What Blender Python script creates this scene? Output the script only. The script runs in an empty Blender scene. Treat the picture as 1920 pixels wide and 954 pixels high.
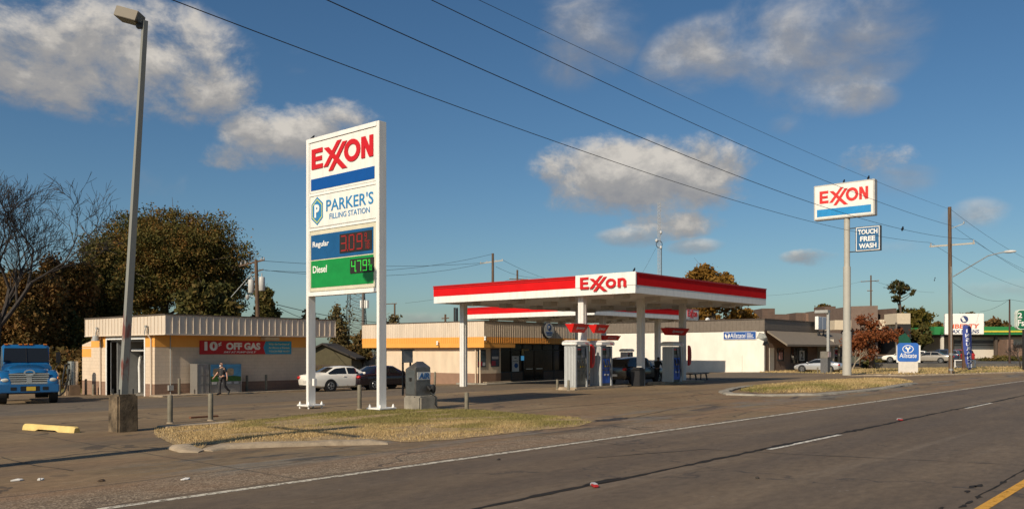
import bpy, bmesh, math, random
import numpy as np
from mathutils import Vector, Matrix, Quaternion
from mathutils.geometry import delaunay_2d_cdt

# ------------------------------------------------------------------ camera, sky, sun, exposure
# world axes: x runs along the highway (away to the right), y runs away from the highway, z up
S = bpy.context.scene
COL = S.collection
FX, FY = 0.757, 0.6534            # camera heading
RX_, RY_ = 0.6534, -0.757         # camera right
FOC, CX, HY, CAMZ = 1586.0, 960.0, 657.0, 2.0
cam = bpy.data.cameras.new('camera')
cam.sensor_width = 36.0
cam.lens = 36.0 * FOC / 1920.0
cam.shift_y = (HY - 477.0) / 1920.0
cam.clip_start, cam.clip_end = 0.1, 6000
camo = bpy.data.objects.new('camera', cam)
camo.location = (0, 0, CAMZ)
camo.rotation_euler = (math.pi/2, 0, -math.atan2(FX, FY))
COL.objects.link(camo)
S.camera = camo

SUN = Vector((0.82, 0.092, -0.56)).normalized()      # the way sunlight travels
SKY_STRENGTH = 0.073
EXPOSURE = -0.03
sd = bpy.data.lights.new('sun', 'SUN')
sd.energy = 5.0
sd.angle = math.radians(0.5)
sd.color = (1.0, 0.87, 0.69)
so = bpy.data.objects.new('sun', sd)
so.rotation_euler = SUN.to_track_quat('-Z', 'Y').to_euler()
so.location = (-40, -10, 40)
COL.objects.link(so)

S.view_settings.view_transform = 'Standard'
S.view_settings.look = 'None'
S.view_settings.exposure = EXPOSURE
S.view_settings.gamma = 1
S.cycles.max_bounces = 6
S.cycles.diffuse_bounces = 3
S.cycles.glossy_bounces = 3
S.cycles.transmission_bounces = 4
S.cycles.transparent_max_bounces = 8

W = bpy.data.worlds.new('World')
S.world = W
W.use_nodes = True
def build_sky():
    nt = W.node_tree
    nt.nodes.clear()
    L = nt.links.new
    def math_(op, a, b=None, c=None, clamp=False):
        n = nt.nodes.new('ShaderNodeMath'); n.operation = op; n.use_clamp = clamp
        for i, x in enumerate((a, b, c)):
            if x is None: continue
            if isinstance(x, (int, float)): n.inputs[i].default_value = x
            else: L(x, n.inputs[i])
        return n.outputs[0]
    out = nt.nodes.new('ShaderNodeOutputWorld')
    bg = nt.nodes.new('ShaderNodeBackground'); bg.inputs[1].default_value = SKY_STRENGTH
    L(bg.outputs[0], out.inputs[0])
    sky = nt.nodes.new('ShaderNodeTexSky'); sky.sky_type = 'NISHITA'; sky.sun_disc = False
    to = -SUN
    sky.sun_elevation = math.asin(to.z)
    sky.sun_rotation = math.atan2(to.x, to.y)
    sky.altitude = 50; sky.air_density = 1.0; sky.dust_density = 0.9; sky.ozone_density = 2.2
    tc = nt.nodes.new('ShaderNodeTexCoord')
    d = tc.outputs['Generated']
    def dot(v):
        n = nt.nodes.new('ShaderNodeVectorMath'); n.operation = 'DOT_PRODUCT'
        L(d, n.inputs[0]); n.inputs[1].default_value = v
        return n.outputs['Value']
    f, r, z = dot((FX, FY, 0)), dot((RX_, RY_, 0)), dot((0, 0, 1))
    az = math_('ARCTAN2', r, f); el = math_('ARCSINE', z)
    def noise(scale, detail, rough, off=(0, 0, 0), dist=0.0):
        mp = nt.nodes.new('ShaderNodeMapping'); mp.inputs['Location'].default_value = off
        mp.inputs['Scale'].default_value = (1, 1, 1.5)
        L(d, mp.inputs[0])
        n = nt.nodes.new('ShaderNodeTexNoise'); n.inputs['Scale'].default_value = scale
        n.inputs['Detail'].default_value = detail; n.inputs['Roughness'].default_value = rough
        n.inputs['Distortion'].default_value = dist
        L(mp.outputs[0], n.inputs['Vector'])
        return n.outputs['Fac']
    n0 = noise(7.5, 8, 0.58, (3.1, 0.4, 0), 0.3)
    n1 = noise(7.5, 8, 0.58, (3.1, 0.4, 0.035), 0.3)
    nw = noise(3.0, 3, 0.5, (0.3, 5.2, 1.1))
    nx = noise(3.4, 3, 0.5, (7.3, 1.2, 4.1))
    az = math_('ADD', az, math_('MULTIPLY', math_('SUBTRACT', nw, 0.5), 0.05))
    el = math_('ADD', el, math_('MULTIPLY', math_('SUBTRACT', nx, 0.5), 0.035))
    # each cloud: direction, angular half sizes, strength
    # each cloud: direction, angular half sizes, strength; heaps have firm tops, veils are thin
    heaps = [(165,90,330,125,1.0),(360,150,150,80,.75),(20,60,160,110,.85),(545,262,140,72,1.0),(640,225,95,40,.75),(430,290,62,34,.7),
             (1195,318,205,74,1.5),(1060,338,80,46,1.0),(1330,312,105,48,1.0),(1205,360,230,50,.9),(1660,300,80,36,.75),(1530,487,58,20,.9),(1255,410,120,40,.75),
             (2150,150,160,70,.9),(2350,380,240,90,1.0),(-350,200,240,90,1.0),(-300,450,200,60,.8)]
    veils = [(1540,75,210,120,.95),(1320,110,130,75,.75),(1480,150,120,60,.7),(1590,190,110,36,.8),(1090,60,120,95,.7),(560,130,60,45,.45),(285,345,90,48,.6),
             (1700,330,80,40,.5),(1840,405,70,40,.75),(1720,462,80,18,.5),(1860,540,110,24,.6),(770,592,110,14,.6),(640,560,60,16,.4),(1190,437,80,22,.7),(1310,458,60,18,.6),(1500,235,60,24,.4)]
    def field(cl):
        fmax = None; ssum = None; fsum = None
        for (px, py, rx, ry, w) in cl:
            X = (px - CX) / FOC; Z = (HY - py) / FOC
            a0 = math.atan(X); e0 = math.atan(Z * math.cos(a0))
            ra = rx / FOC * math.cos(a0) ** 2 * 1.15; re = ry / FOC * math.cos(a0) * 1.15
            dx = math_('MULTIPLY', math_('SUBTRACT', az, a0), 1 / ra)
            dy = math_('MULTIPLY', math_('SUBTRACT', el, e0), 1 / re)
            r2 = math_('ADD', math_('MULTIPLY', dx, dx), math_('MULTIPLY', dy, dy))
            ff = math_('MULTIPLY', math_('SUBTRACT', 1.0, r2, clamp=True), w)
            sh = math_('MULTIPLY', ff, dy)
            fmax = ff if fmax is None else math_('MAXIMUM', fmax, ff)
            ssum = sh if ssum is None else math_('ADD', ssum, sh)
            fsum = ff if fsum is None else math_('ADD', fsum, ff)
        return fmax, ssum, fsum
    def cover(f, n, mid, gain, lo, hi, top):
        g = math_('MULTIPLY', f, 3.0, clamp=True)
        dn = math_('ADD', f, math_('MULTIPLY', math_('MULTIPLY', math_('SUBTRACT', n, mid), gain), g))
        mr = nt.nodes.new('ShaderNodeMapRange'); mr.interpolation_type = 'SMOOTHSTEP'
        mr.inputs['From Min'].default_value = lo; mr.inputs['From Max'].default_value = hi
        L(dn, mr.inputs['Value'])
        return math_('MULTIPLY', mr.outputs[0], top)
    nb = noise(11.0, 10, 0.63, (1.7, 2.4, 0.6), 0.15)
    fh, sh_, fs_ = field(heaps); fv, sv_, fsv = field(veils)
    ah = cover(fh, nb, 0.50, 2.8, 0.16, 0.98, 0.93)
    av = cover(fv, n0, 0.50, 3.0, 0.10, 1.45, 0.85)
    alpha = math_('MAXIMUM', ah, av)
    ssum = math_('ADD', sh_, sv_); fsum = math_('ADD', fs_, fsv)
    n0 = nb; n1 = noise(11.0, 10, 0.63, (1.7, 2.4, 0.63), 0.15)
    hgt = math_('DIVIDE', ssum, math_('MAXIMUM', fsum, 0.001))
    rel = math_('SUBTRACT', n0, n1)
    shade = math_('ADD', math_('ADD', 0.50, math_('MULTIPLY', hgt, 0.75)), math_('MULTIPLY', rel, 2.4), clamp=True)
    ramp = nt.nodes.new('ShaderNodeValToRGB')
    k = 1 / SKY_STRENGTH
    e = ramp.color_ramp.elements
    e[0].position = 0.0; e[0].color = (.28*k, .28*k, .295*k, 1)
    e[1].position = 1.0; e[1].color = (.68*k, .63*k, .56*k, 1)
    m = ramp.color_ramp.elements.new(0.5); m.color = (.375*k, .36*k, .345*k, 1)
    L(shade, ramp.inputs[0])
    hs = nt.nodes.new('ShaderNodeHueSaturation'); hs.inputs['Saturation'].default_value = 1.17
    hs.inputs['Value'].default_value = 1.0
    L(sky.outputs[0], hs.inputs['Color'])
    mix = nt.nodes.new('ShaderNodeMix'); mix.data_type = 'RGBA'
    tint = nt.nodes.new('ShaderNodeMix'); tint.data_type = 'RGBA'; tint.blend_type = 'MULTIPLY'; tint.inputs[0].default_value = 1
    tint.inputs[7].default_value = (.83, .975, 1.03, 1); L(hs.outputs[0], tint.inputs[6])
    L(alpha, mix.inputs[0]); L(tint.outputs[2], mix.inputs[6]); L(ramp.outputs[0], mix.inputs[7])
    L(mix.outputs[2], bg.inputs[0])
build_sky()

# ------------------------------------------------------------------ measuring helpers
def G(v):                          # the lot falls gently away from the highway
    t = v - 20.0
    if t <= 0: return 0.0
    if t < 4: return -0.02 * t * t / 8
    return -0.02 * (min(v, 64.0) - 22.0)
def ray(px, py):
    X = (px - CX) / FOC
    return Vector((FX + RX_ * X, FY + RY_ * X, (HY - py) / FOC))
def dp(px, py, d):
    r = ray(px, py)
    return Vector((r.x * d, r.y * d, CAMZ + r.z * d))
def gp(px, py):
    r = ray(px, py); d = 5.0
    for _ in range(60):
        d = (CAMZ - G(r.y * d)) / -r.z
    return Vector((r.x * d, r.y * d, G(r.y * d)))
def atv(px, py, v):
    r = ray(px, py); return dp(px, py, v / r.y)
def atu(px, py, u):
    r = ray(px, py); return dp(px, py, u / r.x)
def onG(u, v, dz=0.0): return Vector((u, v, G(v) + dz))
rnd = random.Random(7)

# ------------------------------------------------------------------ materials
MATS = {}
def new_mat(key):
    m = bpy.data.materials.new(key); m.use_nodes = True
    nt = m.node_tree
    return m, nt, nt.nodes['Principled BSDF']
def nd(nt, t, **kw):
    n = nt.nodes.new(t)
    for k, v in kw.items(): setattr(n, k, v)
    return n
def M(key, rgb=None, rough=.6, metal=0.0, var=.12, scale=2.5, bump=0.0, bscale=40.0, spec=.4, coat=0.0, stretch=None):
    if key in MATS: return MATS[key]
    m, nt, b = new_mat(key)
    L = nt.links.new
    tc = nd(nt, 'ShaderNodeTexCoord')
    src = tc.outputs['Object']
    if stretch:
        mp = nd(nt, 'ShaderNodeMapping'); mp.inputs['Scale'].default_value = stretch
        L(src, mp.inputs[0]); src = mp.outputs[0]
    n = nd(nt, 'ShaderNodeTexNoise'); n.inputs['Scale'].default_value = scale; n.inputs['Detail'].default_value = 6
    n.inputs['Roughness'].default_value = .65
    L(src, n.inputs['Vector'])
    cr = nd(nt, 'ShaderNodeValToRGB')
    cr.color_ramp.elements[0].position = .3; cr.color_ramp.elements[1].position = .7
    cr.color_ramp.elements[0].color = tuple(c * (1 - var) for c in rgb) + (1,)
    cr.color_ramp.elements[1].color = tuple(min(1, c * (1 + var)) for c in rgb) + (1,)
    L(n.outputs['Fac'], cr.inputs[0]); L(cr.outputs[0], b.inputs['Base Color'])
    b.inputs['Roughness'].default_value = rough; b.inputs['Metallic'].default_value = metal
    b.inputs['Specular IOR Level'].default_value = spec
    b.inputs['Coat Weight'].default_value = coat
    if bump:
        n2 = nd(nt, 'ShaderNodeTexNoise'); n2.inputs['Scale'].default_value = bscale; n2.inputs['Detail'].default_value = 4
        L(src, n2.inputs['Vector'])
        bp = nd(nt, 'ShaderNodeBump'); bp.inputs['Strength'].default_value = bump; bp.inputs['Distance'].default_value = .02
        L(n2.outputs['Fac'], bp.inputs['Height']); L(bp.outputs[0], b.inputs['Normal'])
    MATS[key] = m
    return m
def M_emit(key, rgb, strength):
    if key in MATS: return MATS[key]
    m, nt, b = new_mat(key)
    b.inputs['Base Color'].default_value = tuple(c * .3 for c in rgb) + (1,)
    b.inputs['Emission Color'].default_value = rgb + (1,); b.inputs['Emission Strength'].default_value = strength
    MATS[key] = m; return m
def M_glass(key, rgb=(.012, .014, .016), rough=.06):
    if key in MATS: return MATS[key]
    m, nt, b = new_mat(key)
    b.inputs['Base Color'].default_value = rgb + (1,); b.inputs['Roughness'].default_value = rough
    b.inputs['Specular IOR Level'].default_value = .6
    MATS[key] = m; return m
def M_brick(key, c1, c2, mortar, scale=1.0, w=.2, h=.067, ms=.012, bump=.4, axis='xz', var=.25):
    if key in MATS: return MATS[key]
    m, nt, b = new_mat(key); L = nt.links.new
    tc = nd(nt, 'ShaderNodeTexCoord'); sp = nd(nt, 'ShaderNodeSeparateXYZ'); cb = nd(nt, 'ShaderNodeCombineXYZ')
    L(tc.outputs['Object'], sp.inputs[0])
    ad = nd(nt, 'ShaderNodeMath', operation='ADD'); L(sp.outputs[0], ad.inputs[0]); L(sp.outputs[1], ad.inputs[1])
    L(ad.outputs[0], cb.inputs[0]); L(sp.outputs[2], cb.inputs[1])
    br = nd(nt, 'ShaderNodeTexBrick'); br.inputs['Scale'].default_value = scale
    br.inputs['Brick Width'].default_value = w; br.inputs['Row Height'].default_value = h; br.inputs['Mortar Size'].default_value = ms
    br.inputs['Color1'].default_value = c1 + (1,); br.inputs['Color2'].default_value = c2 + (1,); br.inputs['Mortar'].default_value = mortar + (1,)
    L(cb.outputs[0], br.inputs['Vector'])
    n = nd(nt, 'ShaderNodeTexNoise'); n.inputs['Scale'].default_value = 1.3; n.inputs['Detail'].default_value = 6
    L(tc.outputs['Object'], n.inputs['Vector'])
    mx = nd(nt, 'ShaderNodeMix', data_type='RGBA', blend_type='MULTIPLY'); mx.inputs[0].default_value = 1
    mr = nd(nt, 'ShaderNodeMapRange'); mr.inputs['To Min'].default_value = 1 - var; mr.inputs['To Max'].default_value = 1 + var
    L(n.outputs['Fac'], mr.inputs[0]); L(br.outputs['Color'], mx.inputs[6]); L(mr.outputs[0], mx.inputs[7])
    L(mx.outputs[2], b.inputs['Base Color']); b.inputs['Roughness'].default_value = .85
    bp = nd(nt, 'ShaderNodeBump'); bp.inputs['Strength'].default_value = bump; bp.inputs['Distance'].default_value = .01
    L(br.outputs['Fac'], bp.inputs['Height']); bp.invert = True; L(bp.outputs[0], b.inputs['Normal'])
    MATS[key] = m; return m
def M_leaf(key, cols, rough=.7, trans=.25):
    if key in MATS: return MATS[key]
    m, nt, b = new_mat(key); L = nt.links.new
    g = nd(nt, 'ShaderNodeNewGeometry'); cr = nd(nt, 'ShaderNodeValToRGB')
    els = cr.color_ramp.elements
    for i, c in enumerate(cols):
        p = i / max(1, len(cols) - 1)
        if i < 2: els[i].position = 0 if i == 0 else 1; e = els[i]
    els[0].position = 0; els[0].color = cols[0] + (1,); els[1].position = 1; els[1].color = cols[-1] + (1,)
    for i, c in enumerate(cols[1:-1]):
        e = els.new((i + 1) / (len(cols) - 1)); e.color = c + (1,)
    tc = nd(nt, 'ShaderNodeTexCoord'); n = nd(nt, 'ShaderNodeTexNoise'); n.inputs['Scale'].default_value = .45; n.inputs['Detail'].default_value = 3
    L(tc.outputs['Object'], n.inputs['Vector'])
    a = nd(nt, 'ShaderNodeMath', operation='MULTIPLY_ADD'); a.inputs[1].default_value = 1.7; a.inputs[2].default_value = -.6
    L(n.outputs['Fac'], a.inputs[0])
    a2 = nd(nt, 'ShaderNodeMath', operation='MULTIPLY_ADD'); a2.inputs[1].default_value = .55; a2.use_clamp = True
    L(g.outputs['Random Per Island'], a2.inputs[0]); L(a.outputs[0], a2.inputs[2])
    L(a2.outputs[0], cr.inputs[0]); L(cr.outputs[0], b.inputs['Base Color'])
    b.inputs['Roughness'].default_value = rough; b.inputs['Specular IOR Level'].default_value = .2
    tr = nd(nt, 'ShaderNodeBsdfTranslucent'); L(cr.outputs[0], tr.inputs[0])
    mx = nd(nt, 'ShaderNodeMixShader'); mx.inputs[0].default_value = trans
    L(b.outputs[0], mx.inputs[1]); L(tr.outputs[0], mx.inputs[2])
    L(mx.outputs[0], nt.nodes['Material Output'].inputs[0])
    MATS[key] = m; return m

# ------------------------------------------------------------------ mesh builder
class MB:
    def __init__(s): s.v = []; s.f = []; s.m = []; s.mi = 0; s.X = None
    def add(s, vs, fs):
        o = len(s.v)
        for p in vs:
            p = Vector(p)
            if s.X is not None: p = s.X @ p
            s.v.append(tuple(p))
        for f in fs: s.f.append(tuple(i + o for i in f)); s.m.append(s.mi)
        return s
    def box(s, x0, x1, y0, y1, z0, z1, taper=1.0):
        cx, cy = (x0+x1)/2, (y0+y1)/2
        t = lambda x, c: c + (x - c) * taper
        vs = [(x0,y0,z0),(x1,y0,z0),(x1,y1,z0),(x0,y1,z0),(t(x0,cx),t(y0,cy),z1),(t(x1,cx),t(y0,cy),z1),(t(x1,cx),t(y1,cy),z1),(t(x0,cx),t(y1,cy),z1)]
        return s.add(vs, [(3,2,1,0),(4,5,6,7),(0,1,5,4),(1,2,6,5),(2,3,7,6),(3,0,4,7)])
    def cbox(s, c, sx, sy, sz): return s.box(c[0]-sx/2, c[0]+sx/2, c[1]-sy/2, c[1]+sy/2, c[2]-sz/2, c[2]+sz/2)
    def tube(s, pts, r, n=8, cap=True):
        pts = [Vector(p) for p in pts]; rs = r if isinstance(r, (list, tuple)) else [r] * len(pts)
        vs = []; prev = None
        for i, p in enumerate(pts):
            t = (pts[min(i+1, len(pts)-1)] - pts[max(i-1, 0)]).normalized()
            if prev is None:
                up = Vector((0, 0, 1)) if abs(t.z) < .9 else Vector((1, 0, 0))
                a = t.cross(up).normalized()
            else:
                a = (prev - t * prev.dot(t)).normalized()
            prev = a; b = t.cross(a)
            for k in range(n):
                an = 2 * math.pi * k / n
                vs.append(p + (a * math.cos(an) + b * math.sin(an)) * rs[i])
        fs = []
        for i in range(len(pts)-1):
            for k in range(n):
                k2 = (k+1) % n
                fs.append((i*n+k, i*n+k2, (i+1)*n+k2, (i+1)*n+k))
        if cap:
            fs.append(tuple(range(n-1, -1, -1))); fs.append(tuple((len(pts)-1)*n + k for k in range(n)))
        return s.add(vs, fs)
    def cyl(s, p0, p1, r0, r1=None, n=16): return s.tube([p0, p1], [r0, r0 if r1 is None else r1], n)
    def bar(s, p0, p1, w, h, up=(0, 0, 1)):
        p0, p1 = Vector(p0), Vector(p1); t = (p1 - p0).normalized(); up = Vector(up)
        if abs(t.dot(up)) > .98: up = Vector((1, 0, 0))
        a = t.cross(up).normalized(); b = a.cross(t)
        vs = [p + a*w/2*i + b*h/2*j for p in (p0, p1) for (i, j) in ((-1,-1),(1,-1),(1,1),(-1,1))]
        return s.add(vs, [(3,2,1,0),(4,5,6,7),(0,1,5,4),(1,2,6,5),(2,3,7,6),(3,0,4,7)])
    def prism(s, poly, O, A, B, N, t0, t1):
        """polygon (a,b) in frame A,B at O, thickness from t0 to t1 along N"""
        O, A, B, N = Vector(O), Vector(A), Vector(B), Vector(N)
        n = len(poly)
        vs = [O + A*p[0] + B*p[1] + N*t0 for p in poly] + [O + A*p[0] + B*p[1] + N*t1 for p in poly]
        fs = [tuple(range(n-1, -1, -1)), tuple(range(n, 2*n))] + [(i, (i+1) % n, n+(i+1) % n, n+i) for i in range(n)]
        return s.add(vs, fs)
    def ball(s, c, rx, ry=None, rz=None, n=12, m=8):
        ry = rx if ry is None else ry; rz = rx if rz is None else rz; c = Vector(c)
        vs = [c + Vector((0, 0, -rz))]; fs = []
        for i in range(1, m):
            th = -math.pi/2 + math.pi*i/m
            for k in range(n):
                a = 2*math.pi*k/n
                vs.append(c + Vector((rx*math.cos(th)*math.cos(a), ry*math.cos(th)*math.sin(a), rz*math.sin(th))))
        vs.append(c + Vector((0, 0, rz))); T = len(vs) - 1
        for k in range(n):
            k2 = (k+1) % n
            fs.append((0, 1+k2, 1+k)); fs.append((T, 1+(m-2)*n+k, 1+(m-2)*n+k2))
            for i in range(m-2): fs.append((1+i*n+k, 1+i*n+k2, 1+(i+1)*n+k2, 1+(i+1)*n+k))
        return s.add(vs, fs)
    def quad(s, a, b, c, d): return s.add([a, b, c, d], [(0, 1, 2, 3)])
    def build(s, name, mat, parent=None, smooth=None, bevel=0, fix=True):
        me = bpy.data.meshes.new(name)
        me.from_pydata(s.v, [], s.f)
        for mm in (mat if isinstance(mat, (list, tuple)) else [mat]): me.materials.append(mm)
        me.polygons.foreach_set('material_index', s.m)
        if fix or bevel:
            bm = bmesh.new(); bm.from_mesh(me)
            if bevel:
                es = [e for e in bm.edges if len(e.link_faces) == 2 and e.calc_face_angle(0) > .5]
                bmesh.ops.bevel(bm, geom=es, offset=bevel, segments=2, affect='EDGES', clamp_overlap=True)
            bmesh.ops.recalc_face_normals(bm, faces=bm.faces)
            bm.to_mesh(me); bm.free()
        if smooth is not None:
            me.polygons.foreach_set('use_smooth', [True] * len(me.polygons))
            me.set_sharp_from_angle(angle=math.radians(smooth))
        me.update()
        o = bpy.data.objects.new(name, me); COL.objects.link(o)
        if parent is not None: o.parent = parent
        return o
def tag(o, label, cat, group=None, kind=None):
    if label: o['label'] = label
    if cat: o['category'] = cat
    if group: o['group'] = group
    if kind: o['kind'] = kind
    return o
def thing(name, label, cat, loc=(0, 0, 0), rz=0.0, group=None, kind=None):
    o = bpy.data.objects.new(name, None); COL.objects.link(o)
    o.location = loc; o.rotation_euler = (0, 0, rz); o.empty_display_size = .3
    return tag(o, label, cat, group, kind)
def struct(o): o['kind'] = 'structure'; return o
def kids(o): return [c for c in bpy.data.objects if c.parent == o]
def dup(root, loc, rz=None, label=None, group=None):
    r = root.copy(); COL.objects.link(r); r.location = loc
    if rz is not None: r.rotation_euler = (0, 0, rz)
    if label: r['label'] = label
    if group: r['group'] = group
    for ch in kids(root):
        c = ch.copy(); COL.objects.link(c); c.parent = r
        for g in kids(ch):
            dd = g.copy(); COL.objects.link(dd); dd.parent = c
    return r
def chamfer_rect(w, h, c, n=4):
    """rounded rectangle centred on 0"""
    pts = []
    for (sx, sy, a0) in ((1, 1, 0), (-1, 1, 90), (-1, -1, 180), (1, -1, 270)):
        for k in range(n+1):
            a = math.radians(a0 + 90*k/n)
            pts.append((sx*(w/2-c) + c*math.cos(a), sy*(h/2-c) + c*math.sin(a)))
    return pts
def circle(r, n=24, ry=None, cx=0, cy=0): return [(cx + r*math.cos(2*math.pi*k/n), cy + (ry or r)*math.sin(2*math.pi*k/n)) for k in range(n)]
UP = Vector((0, 0, 1))
def text(s, mat, parent, O, A, w, h, bold=.0, depth=.006, B=UP, name='lettering', shear=0.0, mirror=False):
    """letters fitted into w x h, centred on O, reading along A"""
    cu = bpy.data.curves.new('lettering', 'FONT'); cu.body = s; cu.size = 1; cu.offset = bold; cu.extrude = .05
    cu.shear = shear; cu.resolution_u = 3; cu.space_line = .85; cu.align_x = 'CENTER'
    to = bpy.data.objects.new('tmp', cu); COL.objects.link(to)
    dg = bpy.context.evaluated_depsgraph_get()
    me = bpy.data.meshes.new_from_object(to.evaluated_get(dg))
    bpy.data.objects.remove(to); bpy.data.curves.remove(cu)
    n = len(me.vertices); co = np.zeros(n*3, 'f'); me.vertices.foreach_get('co', co); co = co.reshape(-1, 3)
    lo, hi = co.min(0), co.max(0)
    q = (co - (lo+hi)/2) / np.maximum(hi - lo, 1e-6)
    if mirror: q[:, 0] *= -1
    A, B, O = Vector(A).normalized(), Vector(B).normalized(), Vector(O); N = A.cross(B)
    R = np.array([A*w, B*h, N*depth*2]); P = q @ R + np.array(O)
    me.vertices.foreach_set('co', P.astype('f').ravel()); me.name = name
    if mirror: me.flip_normals()
    me.materials.clear(); me.materials.append(mat); me.update()
    o = bpy.data.objects.new(name, me); COL.objects.link(o)
    if parent is not None: o.parent = parent
    return o
def logo_xx(mat, parent, O, A, w, h, depth=.02, lower=False):
    """the red five letter emblem with its crossed double X"""
    A = Vector(A).normalized(); N = A.cross(UP)
    mb = MB()
    sx = w / 10.0; sy = h / 2.95
    def P(poly, t=0.0): mb.prism([((x-5)*sx, (y-.92)*sy) for x, y in poly], O, A, UP, N, 0, depth + t)
    if not lower:
        P([(0,0),(.62,0),(.62,2.1),(0,2.1)]); P([(.62,0),(1.9,0),(1.9,.46),(.62,.46)]); P([(.62,.83),(1.75,.83),(1.75,1.27),(.62,1.27)]); P([(.62,1.64),(1.85,1.64),(1.85,2.1),(.62,2.1)])
        cx, cy, ro, rp, q = 6.75, 1.05, 1.28, 1.12, .58
        ys = 0
    else:
        P([(0,0),(.62,0),(.62,2.3),(0,2.3)]); P([(.62,0),(1.9,0),(1.9,.46),(.62,.46)]); P([(.62,.93),(1.75,.93),(1.75,1.37),(.62,1.37)]); P([(.62,1.84),(1.85,1.84),(1.85,2.3),(.62,2.3)])
        cx, cy, ro, rp, q = 6.75, .85, 1.1, .9, .55
    P([(2.1,1.95),(2.9,1.95),(5.95,-.55),(5.1,-.55)], .001)
    P([(4.35,2.4),(5.0,2.4),(2.75,0),(2.05,0)], .002)
    P([(5.25,2.15),(5.9,2.15),(3.6,-.5),(2.9,-.5)], .003)
    n = 20
    for k in range(n):
        a, b = 2*math.pi*k/n, 2*math.pi*(k+1)/n
        P([(cx+ro*math.cos(a), cy+rp*math.sin(a)), (cx+ro*math.cos(b), cy+rp*math.sin(b)), (cx+(ro-q)*math.cos(b), cy+(rp-q*.85)*math.sin(b)), (cx+(ro-q)*math.cos(a), cy+(rp-q*.85)*math.sin(a))])
    if not lower:
        P([(8.2,0),(8.75,0),(8.75,2.1),(8.2,2.1)]); P([(9.45,0),(10,0),(10,2.1),(9.45,2.1)]); P([(8.2,2.1),(8.8,2.1),(10,0),(9.4,0)], .001)
    else:
        P([(8.2,0),(8.8,0),(8.8,1.7),(8.2,1.7)]); P([(9.4,0),(10,0),(10,1.15),(9.4,1.15)])
        pr = None
        for k in range(9):
            a, b = math.pi*k/8, math.pi*(k+1)/8
            if k < 8: P([(9.1+.9*math.cos(a), .95+.8*math.sin(a)), (9.1+.9*math.cos(b), .95+.8*math.sin(b)), (9.1+.33*math.cos(b), .95+.35*math.sin(b)), (9.1+.33*math.cos(a), .95+.35*math.sin(a))], .001)
    return mb.build('emblem', mat, parent)
SEG = {'0':'abcdef','1':'bc','2':'abged','3':'abgcd','4':'fgbc','5':'afgcd','6':'afgedc','7':'abc','8':'abcdefg','9':'abcdfg'}
def digits(s, O, A, w, h, mb, th=None):
    """seven segment numerals; w is the advance of one digit"""
    A = Vector(A); N = A.cross(UP); th = th or h*.11; dw = w*.74
    for i, ch in enumerate(s):
        if ch not in SEG: continue
        o = Vector(O) + A*(i*w)
        for sg in SEG[ch]:
            r = {'a': (0, dw, h-th, h), 'd': (0, dw, 0, th), 'g': (0, dw, h/2-th/2, h/2+th/2), 'b': (dw-th, dw, h/2, h), 'c': (dw-th, dw, 0, h/2), 'f': (0, th, h/2, h), 'e': (0, th, 0, h/2)}[sg]
            g = th*.18
            mb.prism([(r[0]+g, r[2]+g), (r[1]-g, r[2]+g), (r[1]-g, r[3]-g), (r[0]+g, r[3]-g)], o, A, UP, N, 0, .006)
NU = Vector((0, -1, 0))     # reading direction on a face that looks to -x
NV = Vector((1, 0, 0))      # reading direction on a face that looks to -y
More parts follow.
